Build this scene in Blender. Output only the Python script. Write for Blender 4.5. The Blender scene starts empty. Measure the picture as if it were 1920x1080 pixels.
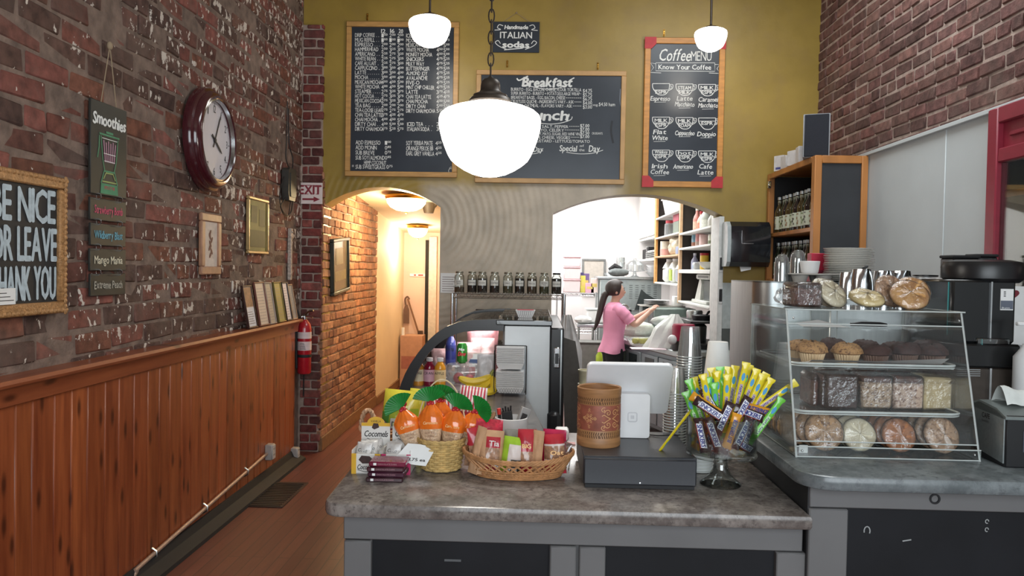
import bpy, bmesh, math, random
from mathutils import Vector, Matrix
random.seed(7)
S = bpy.context.scene
COL = S.collection
PI = math.pi
def lin(c):
    if isinstance(c, str):
        c = tuple(int(c[i:i+2], 16) for i in (0, 2, 4))
    return tuple(((x/255)/12.92 if x/255 <= .04045 else ((x/255+.055)/1.055)**2.4) for x in c)

# ------------------------------------------------------------------ camera
FPX = 1450.0; CAMZ = 1.62
_F = Vector((45, 35, -FPX)).normalized()
_U = Vector((.018, 1, 0)); _U = (_U - _F*_U.dot(_F)).normalized()
_R = _F.cross(_U)
ROT = Matrix((_R, _F, _U))                    # rows: room axes in camera space -> camera-to-room
cam_d = bpy.data.cameras.new('camera'); cam = bpy.data.objects.new('camera', cam_d); COL.objects.link(cam)
cam_d.sensor_width = 36; cam_d.lens = 36*FPX/1920; cam_d.clip_start = .05
cam.matrix_world = Matrix.Translation((0, 0, CAMZ)) @ ROT.to_4x4()
S.camera = cam
def ray(u, v): return ROT @ Vector(((u-960)/FPX, -(v-540)/FPX, -1))
def PY(u, v, Y): d = ray(u, v); return Vector((0, 0, CAMZ)) + d*(Y/d.y)      # where the sight line meets a plane of the room
def PX(u, v, X): d = ray(u, v); return Vector((0, 0, CAMZ)) + d*(X/d.x)
def PZ(u, v, Z): d = ray(u, v); return Vector((0, 0, CAMZ)) + d*((Z-CAMZ)/d.z)

# ------------------------------------------------------------------ world, light, exposure
S.view_settings.view_transform = 'Standard'; S.view_settings.look = 'None'
S.view_settings.gamma = 1; S.view_settings.exposure = 0.0
try: S.view_settings.use_curve_mapping = False
except Exception: pass
W = bpy.data.worlds.new('daylight'); S.world = W; W.use_nodes = True
W.node_tree.nodes['Background'].inputs[0].default_value = (.62, .72, .80, 1)
W.node_tree.nodes['Background'].inputs[1].default_value = 1.0
def area(name, loc, rot, sx, sy, power, col):
    d = bpy.data.lights.new(name, 'AREA'); d.shape = 'RECTANGLE'; d.size = sx; d.size_y = sy; d.energy = power; d.color = col
    o = bpy.data.objects.new(name, d); COL.objects.link(o); o.location = loc; o.rotation_euler = rot
    return o
def point(name, loc, power, col, r=.05):
    d = bpy.data.lights.new(name, 'POINT'); d.energy = power; d.color = col; d.shadow_soft_size = r
    o = bpy.data.objects.new(name, d); COL.objects.link(o); o.location = loc
    return o
area('front_fill_light', (.6, -1.9, 2.1), (math.radians(90), 0, 0), 3.4, 2.6, 160, (.88, .95, 1.0))  # fill light added behind the camera, standing in for unseen storefront daylight
area('kitchen_ceiling_light', (.9, 8.6, 2.92), (0, 0, 0), 1.6, 2.6, 80, (.96, 1.0, .98))
area('kitchen_ceiling_light_far', (.3, 11.0, 2.92), (0, 0, 0), 1.6, 1.6, 80, (1.0, .97, .97))
area('counter_ceiling_light', (1.5, 4.3, 4.3), (0, 0, 0), 1.2, 1.6, 60, (.93, .98, 1.0))

# ------------------------------------------------------------------ materials
MATS = {}
def newmat(name):
    m = bpy.data.materials.new(name); m.use_nodes = True
    nt = m.node_tree; return m, nt, nt.nodes['Principled BSDF']
def P(name, col, rough=.5, metal=0., var=.10, scale=25., bump=0., spec=.5, coat=0., emit=0., stretch=None, bscale=None, alpha=1.):
    if name in MATS: return MATS[name]
    m, nt, b = newmat(name); c = lin(col) if not isinstance(col[0], float) else col
    tc = nt.nodes.new('ShaderNodeTexCoord'); src = tc.outputs['Object']
    if stretch:
        mp = nt.nodes.new('ShaderNodeMapping'); mp.inputs['Scale'].default_value = stretch
        nt.links.new(src, mp.inputs[0]); src = mp.outputs[0]
    nz = nt.nodes.new('ShaderNodeTexNoise'); nz.inputs['Scale'].default_value = scale; nz.inputs['Detail'].default_value = 4
    nt.links.new(src, nz.inputs[0])
    mx = nt.nodes.new('ShaderNodeMix'); mx.data_type = 'RGBA'
    rp = nt.nodes.new('ShaderNodeMapRange'); rp.inputs[1].default_value = .3; rp.inputs[2].default_value = .7
    nt.links.new(nz.outputs[0], rp.inputs[0]); nt.links.new(rp.outputs[0], mx.inputs[0])
    mx.inputs[6].default_value = (*[x*(1-var) for x in c], 1); mx.inputs[7].default_value = (*[min(1, x*(1+var)) for x in c], 1)
    nt.links.new(mx.outputs[2], b.inputs['Base Color'])
    b.inputs['Roughness'].default_value = rough; b.inputs['Metallic'].default_value = metal
    b.inputs['Specular IOR Level'].default_value = spec; b.inputs['Coat Weight'].default_value = coat; b.inputs['Alpha'].default_value = alpha
    if emit:
        b.inputs['Emission Color'].default_value = (*c, 1); b.inputs['Emission Strength'].default_value = emit
    if bump:
        bp = nt.nodes.new('ShaderNodeBump'); bp.inputs['Strength'].default_value = bump; bp.inputs['Distance'].default_value = .01
        n2 = nz
        if bscale:
            n2 = nt.nodes.new('ShaderNodeTexNoise'); n2.inputs['Scale'].default_value = bscale; n2.inputs['Detail'].default_value = 5; nt.links.new(src, n2.inputs[0])
        nt.links.new(n2.outputs[0], bp.inputs['Height']); nt.links.new(bp.outputs[0], b.inputs['Normal'])
    MATS[name] = m; return m
def clear(name, tint=(.97, .985, .98), gloss=.06, rough=.03, haze=0.):
    """thin clear acrylic, glass or film: mostly see-through, mirror-like at grazing angles"""
    if name in MATS: return MATS[name]
    m = bpy.data.materials.new(name); m.use_nodes = True; nt = m.node_tree; nt.nodes.clear()
    out = nt.nodes.new('ShaderNodeOutputMaterial'); tr = nt.nodes.new('ShaderNodeBsdfTransparent'); tr.inputs[0].default_value = (*tint, 1)
    gl = nt.nodes.new('ShaderNodeBsdfGlossy'); gl.inputs['Roughness'].default_value = rough
    lw = nt.nodes.new('ShaderNodeLayerWeight'); lw.inputs[0].default_value = .25
    mr = nt.nodes.new('ShaderNodeMapRange'); mr.inputs[3].default_value = gloss; mr.inputs[4].default_value = .75
    nt.links.new(lw.outputs['Fresnel'], mr.inputs[0])
    mx = nt.nodes.new('ShaderNodeMixShader'); nt.links.new(mr.outputs[0], mx.inputs[0]); nt.links.new(tr.outputs[0], mx.inputs[1]); nt.links.new(gl.outputs[0], mx.inputs[2])
    last = mx
    if haze:
        df = nt.nodes.new('ShaderNodeBsdfDiffuse'); df.inputs[0].default_value = (.8, .82, .82, 1)
        nz = nt.nodes.new('ShaderNodeTexNoise'); nz.inputs['Scale'].default_value = 30
        mm = nt.nodes.new('ShaderNodeMath'); mm.operation = 'MULTIPLY'; mm.inputs[1].default_value = haze*2; nt.links.new(nz.outputs[0], mm.inputs[0])
        m2 = nt.nodes.new('ShaderNodeMixShader'); nt.links.new(mm.outputs[0], m2.inputs[0]); nt.links.new(mx.outputs[0], m2.inputs[1]); nt.links.new(df.outputs[0], m2.inputs[2]); last = m2
    nt.links.new(last.outputs[0], out.inputs[0]); MATS[name] = m; return m

# ------------------------------------------------------------------ mesh builder
GLYPH = {}
def glyph(ch):
    if ch in GLYPH: return GLYPH[ch]
    cu = bpy.data.curves.new('g', 'FONT'); cu.body = ch; cu.size = 1; cu.resolution_u = 2; cu.fill_mode = 'FRONT'
    o = bpy.data.objects.new('g', cu); COL.objects.link(o)
    dg = bpy.context.evaluated_depsgraph_get(); me = bpy.data.meshes.new_from_object(o.evaluated_get(dg))
    vs = [(v.co.x, v.co.y) for v in me.vertices]; fs = [tuple(p.vertices) for p in me.polygons]
    x0 = min((v[0] for v in vs), default=0); x1 = max((v[0] for v in vs), default=0)
    bpy.data.objects.remove(o); bpy.data.curves.remove(cu); bpy.data.meshes.remove(me)
    GLYPH[ch] = ([(x-x0, y) for x, y in vs], fs, x1-x0); return GLYPH[ch]
for _c in "ABCDEFGHIJKLMNOPQRSTUVWXYZabcdefghijklmnopqrstuvwxyz0123456789.,-+$/&#*()'": glyph(_c)

def hsh(*a):
    x = math.sin(sum((i+1)*12.9898*v for i, v in enumerate(a)))*43758.5453
    return x-math.floor(x)
def frame_of(d):
    d = d.normalized(); a = Vector((0, 0, 1)) if abs(d.z) < .9 else Vector((1, 0, 0))
    x = d.cross(a).normalized(); return x, d.cross(x).normalized()

class MB:
    def __init__(s): s.v = []; s.f = []; s.m = []; s.c = []; s.sm = []; s.mats = []; s.cur = 0; s.col = None; s.T = Matrix(); s.smooth = True; s.hascol = False
    def mat(s, m):
        if m not in s.mats: s.mats.append(m)
        s.cur = s.mats.index(m); return s
    def add(s, vs, fs, smooth=None):
        n = len(s.v); s.v += [s.T @ Vector(p) for p in vs]
        for f in fs:
            s.f.append(tuple(n+i for i in f)); s.m.append(s.cur); s.c.append(s.col); s.sm.append(s.smooth if smooth is None else smooth)
        if s.col: s.hascol = True
        return s
    def box(s, lo, hi, b=0., jit=0.):
        lo = Vector(lo); hi = Vector(hi)
        for k in range(3):
            if lo[k] > hi[k]: lo[k], hi[k] = hi[k], lo[k]
        c = (lo+hi)/2; h = (hi-lo)/2; b = min(b, h.x*.95, h.y*.95, h.z*.95)
        if b <= 0:
            vs = [(c.x+i*h.x, c.y+j*h.y, c.z+k*h.z) for i in (-1, 1) for j in (-1, 1) for k in (-1, 1)]
            return s.add(vs, [(0,1,3,2), (4,6,7,5), (0,4,5,1), (2,3,7,6), (0,2,6,4), (1,5,7,3)])
        vs = []; ix = {}
        for i in (-1, 1):
            for j in (-1, 1):
                for k in (-1, 1):
                    jj = [random.uniform(-jit, jit) for _ in range(3)] if jit else (0, 0, 0)
                    for a in range(3):
                        q = [c.x+i*(h.x-b)+jj[0], c.y+j*(h.y-b)+jj[1], c.z+k*(h.z-b)+jj[2]]
                        q[a] += (i, j, k)[a]*b; ix[(i, j, k, a)] = len(vs); vs.append(q)
        fs = []
        for a in range(3):
            o = [x for x in range(3) if x != a]
            for sg in (-1, 1):
                def key(p, q):
                    t = [0, 0, 0]; t[a] = sg; t[o[0]] = p; t[o[1]] = q; return ix[(*t, a)]
                r = [key(-1, -1), key(1, -1), key(1, 1), key(-1, 1)]
                if (sg == 1) ^ (a == 1): fs.append(tuple(r))
                else: fs.append(tuple(r[::-1]))
        for a in range(3):
            o = [x for x in range(3) if x != a]
            for p in (-1, 1):
                for q in (-1, 1):
                    def k2(sg, ax):
                        t = [0, 0, 0]; t[a] = sg; t[o[0]] = p; t[o[1]] = q; return ix[(*t, ax)]
                    r = [k2(-1, o[0]), k2(1, o[0]), k2(1, o[1]), k2(-1, o[1])]
                    if (p*q == 1) ^ (a == 1): r = r[::-1]
                    fs.append(tuple(r))
        for i in (-1, 1):
            for j in (-1, 1):
                for k in (-1, 1):
                    r = [ix[(i, j, k, 0)], ix[(i, j, k, 1)], ix[(i, j, k, 2)]]
                    fs.append(tuple(r if i*j*k == 1 else r[::-1]))
        return s.add(vs, fs)
    def lathe(s, prof, c=(0, 0, 0), n=24, sq=1., sx=1., sy=1.):
        """revolve [(r, z)] about z; r=0 ends close"""
        vs = []; fs = []; rows = []
        for r, z in prof:
            if r <= 1e-6: rows.append([len(vs)]); vs.append((c[0], c[1], c[2]+z))
            else:
                rows.append(list(range(len(vs), len(vs)+n)))
                vs += [(c[0]+r*sx*math.cos(2*PI*i/n), c[1]+r*sy*math.sin(2*PI*i/n), c[2]+z) for i in range(n)]
        for a, b in zip(rows, rows[1:]):
            for i in range(n):
                j = (i+1) % n
                if len(a) == 1 and len(b) == 1: continue
                if len(a) == 1: fs.append((a[0], b[j], b[i]))
                elif len(b) == 1: fs.append((a[i], a[j], b[0]))
                else: fs.append((a[i], a[j], b[j], b[i]))
        return s.add(vs, fs)
    def tube(s, pts, r, n=8, caps=True, closed=False, flat=1.):
        pts = [Vector(p) for p in pts]; rs = r if isinstance(r, (list, tuple)) else [r]*len(pts); vs = []; fs = []; N = len(pts)
        px = None
        for i, p in enumerate(pts):
            if closed: d = pts[(i+1) % N]-pts[i-1]
            else: d = pts[min(i+1, N-1)]-pts[max(i-1, 0)]
            if d.length < 1e-9: d = Vector((0, 0, 1))
            d.normalize()
            if px is None: x, y = frame_of(d)
            else:
                x = px-d*px.dot(d); x = x.normalized() if x.length > 1e-6 else frame_of(d)[0]; y = d.cross(x)
            px = x
            vs += [p+x*rs[i]*math.cos(2*PI*k/n)+y*rs[i]*flat*math.sin(2*PI*k/n) for k in range(n)]
        for i in range(N if closed else N-1):
            a = i*n; b = ((i+1) % N)*n
            for k in range(n): fs.append((a+k, a+(k+1) % n, b+(k+1) % n, b+k))
        if caps and not closed: fs += [tuple(range(n-1, -1, -1)), tuple(range((N-1)*n, N*n))]
        return s.add(vs, fs)
    def cyl(s, a, b, r, r2=None, n=16): return s.tube([a, b], [r, r if r2 is None else r2], n)
    def prism(s, poly, d0, d1, plane='xz'):
        """extrude a 2D outline along the third axis"""
        def p3(p, d): return {'xz': (p[0], d, p[1]), 'xy': (p[0], p[1], d), 'yz': (d, p[0], p[1])}[plane]
        n = len(poly); vs = [p3(p, d0) for p in poly]+[p3(p, d1) for p in poly]
        ar = sum(poly[i][0]*poly[(i+1) % n][1]-poly[(i+1) % n][0]*poly[i][1] for i in range(n))
        flip = (ar > 0) ^ (plane == 'xz') ^ (d1 > d0)
        fs = [tuple(range(n)), tuple(range(2*n-1, n-1, -1))]+[(i, n+i, n+(i+1) % n, (i+1) % n) for i in range(n)]
        if not flip: pass
        fs2 = [f if flip else f[::-1] for f in fs]
        return s.add(vs, fs2)
    def grid(s, fn, nu, nv, closed_u=False, flip=False):
        vs = [fn(i/(nu if closed_u else nu-1), j/(nv-1)) for j in range(nv) for i in range(nu)]; fs = []
        for j in range(nv-1):
            for i in range(nu if closed_u else nu-1):
                q = (j*nu+i, j*nu+(i+1) % nu, (j+1)*nu+(i+1) % nu, (j+1)*nu+i); fs.append(q[::-1] if flip else q)
        return s.add(vs, fs)
    def ball(s, c, rx, ry=None, rz=None, n=14, m=9, bump=0., seed=0., p=1.):
        ry = ry or rx; rz = rz or rx
        def sp(x): return math.copysign(abs(x)**p, x)
        def f(u, v):
            a = 2*PI*u; b = PI*(v-.5); k = 1+bump*(hsh(seed, round(u*n), round(v*m))-.5)*2 if 0 < v < 1 else 1
            return (c[0]+rx*k*sp(math.cos(a))*sp(math.cos(b)), c[1]+ry*k*sp(math.sin(a))*sp(math.cos(b)), c[2]+rz*k*sp(math.sin(b)))
        return s.grid(f, n, m, True)
    def text(s, txt, x, y, h, w=None, z=.001, sx=1., shear=0., bold=0., jit=0., gap=.07, align='l', arc=0.):
        """lettering on the local xz plane facing -y; x,y lower-left; h cap height; w forces total width"""
        k = h/.70; adv = 0; lay = []
        for ch in txt:
            if ch == ' ': adv += .27; continue
            g = glyph(ch); lay.append((ch, adv, g)); adv += g[2]+gap
        tot = max(adv-gap, 1e-4)
        kx = (w/tot if w else k*sx); W_ = tot*kx
        x0 = x-(W_/2 if align == 'c' else W_ if align == 'r' else 0)
        offs = [(0, 0)] if not bold else [(-bold, 0), (bold, 0), (0, bold*.8), (0, -bold*.8)]
        for n_, (ch, a, g) in enumerate(lay):
            jy = (hsh(n_, x, y, 3.1)-.5)*jit*h; jr = (hsh(n_, x, y, 7.7)-.5)*jit*.5
            cx = x0+(a+g[2]/2)*kx; t = (a+g[2]/2)/tot*2-1; ay = arc*(1-t*t)
            for qi, (ox, oy) in enumerate(offs):
                vs = []
                for px, py in g[0]:
                    X = (px-g[2]/2)*kx+py*k*shear; Z = py*k
                    X, Z = X-Z*jr, Z+X*jr
                    vs.append((cx+X+ox, -z-.00008*qi, y+Z+jy+ay+oy))
                s.add(vs, g[1], False)
        return s
    def stroke(s, pts, w, z=.001):
        """flat chalk line on the local xz plane facing -y"""
        n = len(pts); vs = []
        for i, p in enumerate(pts):
            a = Vector(pts[max(i-1, 0)]); b = Vector(pts[min(i+1, n-1)]); d = (b-a); d = d.normalized() if d.length > 0 else Vector((1, 0))
            nn = Vector((-d.y, d.x))*w/2
            vs += [(p[0]+nn.x, -z, p[1]+nn.y), (p[0]-nn.x, -z, p[1]-nn.y)]
        return s.add(vs, [(2*i, 2*i+1, 2*i+3, 2*i+2) for i in range(n-1)], False)
    def fillp(s, pts, z=.001): return s.add([(p[0], -z, p[1]) for p in pts], [tuple(range(len(pts)))], False)
    def build(s, name, m=None, parent=None, sharp=38, kind=None, label=None, loc=None, fix=True):
        me = bpy.data.meshes.new(name); me.from_pydata([tuple(v) for v in s.v], [], s.f)
        mats = s.mats if s.mats else [m]
        for x in mats: me.materials.append(x)
        if s.mats: me.polygons.foreach_set('material_index', s.m)
        me.polygons.foreach_set('use_smooth', s.sm)
        if s.hascol:
            at = me.color_attributes.new('Col', 'FLOAT_COLOR', 'CORNER'); d = []
            for f, c in zip(s.f, s.c): d += list(c or (1, 1, 1, 1))*len(f)
            at.data.foreach_set('color', d)
        me.update()
        if fix and len(s.f) < 150000:
            bm = bmesh.new(); bm.from_mesh(me); bmesh.ops.recalc_face_normals(bm, faces=bm.faces); bm.to_mesh(me); bm.free()
        if sharp: me.set_sharp_from_angle(angle=math.radians(sharp))
        o = bpy.data.objects.new(name, me); COL.objects.link(o)
        if parent: o.parent = parent
        if kind: o['kind'] = kind
        if label: o['label'] = label
        if loc is not None: o.location = loc
        return o
def tag(o, label, cat, group=None, kind=None):
    o['label'] = label; o['category'] = cat
    if group: o['group'] = group
    if kind: o['kind'] = kind
    return o
def thing(name, label, cat, loc=(0, 0, 0), rz=0., group=None, rot=None):
    o = bpy.data.objects.new(name, None); COL.objects.link(o); o.location = loc
    o.rotation_euler = rot if rot else (0, 0, rz); o.empty_display_size = .05
    return tag(o, label, cat, group)
def struct(mb, name, m=None, **k): return mb.build(name, m, kind='structure', **k)
def dup(o, loc=None, rz=None, label=None, group=None, rot=None, scale=None):
    c = o.copy(); COL.objects.link(c)
    if loc is not None: c.location = loc
    if rz is not None: c.rotation_euler = (0, 0, rz)
    if rot is not None: c.rotation_euler = rot
    if scale is not None: c.scale = scale
    if label: c['label'] = label
    if group: c['group'] = group
    for ch in list(o.children):
        d = ch.copy(); COL.objects.link(d); d.parent = c
        for g in list(ch.children):
            e = g.copy(); COL.objects.link(e); e.parent = d
    return c
def Rz(a): return Matrix.Rotation(a, 4, 'Z')
def Rx(a): return Matrix.Rotation(a, 4, 'X')
def Ry(a): return Matrix.Rotation(a, 4, 'Y')
def Tr(*p): return Matrix.Translation(p)
def arcpts(cx, cy, rx, ry, a0, a1, n=16): return [(cx+rx*math.cos(math.radians(a0+(a1-a0)*i/(n-1))), cy+ry*math.sin(math.radians(a0+(a1-a0)*i/(n-1)))) for i in range(n)]
def smoothpts(pts, n=6):
    out = []; P_ = [Vector(p) for p in pts]
    for i in range(len(P_)-1):
        a = P_[max(i-1, 0)]; b = P_[i]; c = P_[i+1]; d = P_[min(i+2, len(P_)-1)]
        for k in range(n):
            t = k/n; out.append(.5*((2*b)+(c-a)*t+(2*a-5*b+4*c-d)*t*t+(3*b-a-3*c+d)*t**3))
    out.append(P_[-1]); return out
# ================================================================== ROOM SHELL
CT = .90; RT = 1.03                     # heights of the low and the raised counter
XL, XR, YB = -2.06, 2.38, 6.69
def mixnode(nt, fac, a, b, mode='MIX'):
    mx = nt.nodes.new('ShaderNodeMix'); mx.data_type = 'RGBA'; mx.blend_type = mode
    for sock, val in ((0, fac), (6, a), (7, b)):
        if isinstance(val, (int, float)): mx.inputs[sock].default_value = val
        elif isinstance(val, tuple): mx.inputs[sock].default_value = (*val, 1)
        else: nt.links.new(val, mx.inputs[sock])
    return mx.outputs[2]
def noise(nt, scale, src, detail=4, rough=.5):
    nz = nt.nodes.new('ShaderNodeTexNoise'); nz.inputs['Scale'].default_value = scale; nz.inputs['Detail'].default_value = detail; nz.inputs['Roughness'].default_value = rough
    nt.links.new(src, nz.inputs[0]); return nz.outputs[0]
def ramp(nt, src, a, b, lo=0., hi=1.):
    r = nt.nodes.new('ShaderNodeMapRange'); r.inputs[1].default_value = a; r.inputs[2].default_value = b; r.inputs[3].default_value = lo; r.inputs[4].default_value = hi
    nt.links.new(src, r.inputs[0]); return r.outputs[0]
def mapping(nt, src, sc):
    mp = nt.nodes.new('ShaderNodeMapping'); mp.inputs['Scale'].default_value = sc; nt.links.new(src, mp.inputs[0]); return mp.outputs[0]
def bumpn(nt, h, st, dist, b):
    bp = nt.nodes.new('ShaderNodeBump'); bp.inputs['Strength'].default_value = st; bp.inputs['Distance'].default_value = dist
    nt.links.new(h, bp.inputs['Height']); nt.links.new(bp.outputs[0], b.inputs['Normal'])
def brickmat(name, fleck, fleckcol=(205, 195, 185)):
    m, nt, b = newmat(name); tc = nt.nodes.new('ShaderNodeTexCoord').outputs['Object']
    at = nt.nodes.new('ShaderNodeAttribute'); at.attribute_name = 'Col'
    n1 = noise(nt, 18, tc, 6); c = mixnode(nt, 1., at.outputs['Color'], mixnode(nt, ramp(nt, n1, .3, .7), (.55, .55, .55), (1.25, 1.22, 1.2)), 'MULTIPLY')
    st = noise(nt, 3.5, tc, 5, .6); c = mixnode(nt, ramp(nt, st, .48, .66, 0, .5), c, lin((106, 90, 82)))
    if fleck:
        v = noise(nt, 1, mapping(nt, tc, (20, 21, 13)), 4, .6); w = noise(nt, 1.6, tc, 2)
        ad = nt.nodes.new('ShaderNodeMath'); ad.operation = 'ADD'; nt.links.new(v, ad.inputs[0]); nt.links.new(ramp(nt, w, .3, .7, -.07, .07), ad.inputs[1])
        sy_ = nt.nodes.new('ShaderNodeSeparateXYZ'); nt.links.new(tc, sy_.inputs[0]); a2 = nt.nodes.new('ShaderNodeMath'); a2.operation = 'ADD'; nt.links.new(ad.outputs[0], a2.inputs[0]); nt.links.new(ramp(nt, sy_.outputs[1], 2.5, 6, -.035, .015), a2.inputs[1]); ad = a2
        c = mixnode(nt, ramp(nt, ad.outputs[0], fleck, fleck+.015), c, lin(fleckcol))
    nt.links.new(c, b.inputs['Base Color']); b.inputs['Roughness'].default_value = .85; b.inputs['Specular IOR Level'].default_value = .25
    bumpn(nt, noise(nt, 45, tc, 6, .65), .55, .012, b); return m
def bricks(mb, u0, u1, z0, z1, ch, bl, mort, dep, cols, jit=.003, off=0., wob=.004):
    n = int(math.ceil((z1-z0)/ch))
    for k in range(n):
        za = z0+k*ch; zb = min(za+ch-mort, z1)
        if zb-za < .01: continue
        header = (k % 6 == 5)
        L = bl*(.52 if header else 1); x = u0-(k % 2)*L*.5-random.random()*L*.2
        while x < u1:
            l = L*random.uniform(.88, 1.1); a = max(x, u0); e = min(x+l-mort, u1); x += l
            if e-a < .02: continue
            c = random.choice(cols); g = random.uniform(.75, 1.2); c = lin(c); mb.col = (c[0]*g, c[1]*g, c[2]*g, 1)
            dz = random.uniform(-wob, wob)
            mb.box((a, -.03, za+dz), (e, dep*random.uniform(.5, 1.15), zb+dz), .006, jit)
    mb.col = None
BR_L = [(124, 78, 68), (108, 72, 64), (98, 74, 66), (116, 76, 62), (92, 70, 64), (128, 80, 72)]
BR_R = [(116, 82, 78), (108, 78, 75), (122, 90, 84), (102, 76, 72)]
BR_P = [(126, 66, 62), (112, 56, 54), (136, 78, 72), (98, 58, 56)]
M_brl = brickmat('old_brick_left', .60); M_brr = brickmat('brick_right', 0); M_brp = brickmat('brick_pillar', 0)
M_mortar = P('mortar', (116, 98, 88), .95, var=.35, scale=14, bump=.6, bscale=60)
M_mortar_r = P('mortar_pale', (158, 140, 130), .95, var=.25, scale=14, bump=.5, bscale=60)
TL = Matrix(((0, 1, 0, XL), (1, 0, 0, 0), (0, 0, 1, 0), (0, 0, 0, 1)))           # local x along the wall, y out of it
mb = MB(); mb.mat(M_mortar); mb.box((XL-.2, -2, 0), (XL+.012, YB, 4.4))
mb.mat(M_brl); mb.T = TL; mb.smooth = False; bricks(mb, .8, YB-.02, 1.0, 4.4, .105, .30, .017, .02, BR_L, .006)
struct(mb, 'wall_left')
# right wall: brick above, painted panels below
mb = MB(); mb.mat(M_mortar_r); mb.box((XR-.004, -2, 0), (XR+.2, YB+.1, 4.4))
mb.mat(M_brr); mb.smooth = False; mb.T = Matrix(((0, -1, 0, XR), (1, 0, 0, 0), (0, 0, 1, 0), (0, 0, 0, 1)))
bricks(mb, 1.4, YB, 2.45, 4.4, .081, .235, .014, .014, BR_R, .003)
struct(mb, 'wall_right')
M_panel = P('pale_grey_panel', (196, 203, 205), .55, var=.03, scale=4)
mb = MB(); ys = [-2, 1.2, 2.4, 3.6, 4.07, 4.53, 5.57, YB]
for a, b_ in zip(ys, ys[1:]): mb.box((XR-.045, a+.004, 0), (XR, b_-.004, 2.47), .003)
for y in ys[1:-1]: mb.box((XR-.05, y-.012, 0), (XR-.03, y+.012, 2.47), .003)
mb.box((XR-.07, -2, 2.46), (XR, YB, 2.485), .003)
struct(mb, 'trim_1', M_panel)
# unseen street wall behind the camera, with an opening made up to frame the area light
mb = MB(); mb.mat(M_mortar)
for lo, hi in (((XL-.2, -2.15, 0), (XR+.2, -2, .75)), ((XL-.2, -2.15, 3.45), (XR+.2, -2, 4.4)), ((XL-.2, -2.15, .75), (-1.15, -2, 3.45)), ((2.32, -2.15, .75), (XR+.2, -2, 3.45))): mb.box(lo, hi)
struct(mb, 'wall_front')
# floor and ceiling
def floormat():
    m, nt, b = newmat('floor_boards'); tc = nt.nodes.new('ShaderNodeTexCoord').outputs['Object']
    br = nt.nodes.new('ShaderNodeTexBrick'); nt.links.new(mapping(nt, tc, (1, 1, 1)), br.inputs[0])
    mp = nt.nodes.new('ShaderNodeMapping'); mp.inputs['Rotation'].default_value = (0, 0, PI/2); nt.links.new(tc, mp.inputs[0]); nt.links.new(mp.outputs[0], br.inputs[0])
    br.inputs['Color1'].default_value = (*lin((118, 66, 54)), 1); br.inputs['Color2'].default_value = (*lin((100, 54, 45)), 1); br.inputs['Mortar'].default_value = (*lin((70, 38, 32)), 1)
    br.inputs['Scale'].default_value = 1; br.inputs['Brick Width'].default_value = 1.2; br.inputs['Row Height'].default_value = .07; br.inputs['Mortar Size'].default_value = .003
    n = noise(nt, 6, mapping(nt, tc, (8, .6, 1)), 5)
    c = mixnode(nt, ramp(nt, n, .35, .7, 0, .5), br.outputs['Color'], lin((84, 44, 37)))
    nt.links.new(c, b.inputs['Base Color']); b.inputs['Roughness'].default_value = .38; bumpn(nt, br.outputs['Fac'], -.2, .003, b); return m
mb = MB(); mb.box((XL-.2, -2, -.1), (XR+.2, 13, 0)); struct(mb, 'floor', floormat())
mb = MB(); mb.box((XL-.2, -2, 4.4), (XR+.2, YB+.3, 4.5)); struct(mb, 'ceiling', P('ceiling_paint', (190, 180, 160), .9))
# back wall with its two arches
a1l = PY(607, 384, YB); a1t = PY(722, 351, YB); a1r = PY(826, 391, YB)
a2l = PY(1037, 397, YB); a2t = PY(1195, 364, YB); a2r = PY(1356, 408, YB)
def archline(l, t, r, n=22):
    w = (r.x-l.x)/2; cx = (l.x+r.x)/2; z0 = (l.z+r.z)/2; h = t.z-z0; R = (w*w+h*h)/(2*h)
    return [(l.x+(r.x-l.x)*i/(n-1), z0+math.sqrt(max(0, R*R-(l.x+(r.x-l.x)*i/(n-1)-cx)**2))-(R-h)) for i in range(n)]
A1 = archline(a1l, a1t, a1r); A2 = archline(a2l, a2t, a2r)
XP = a1l.x                                              # corridor wall / pillar face
out = [(XL, 0), (XP, 0)]+A1+[(A1[-1][0], 0), (A2[0][0], 0)]+A2+[(A2[-1][0], 0), (XR, 0), (XR, 4.4), (XL, 4.4)]
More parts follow.
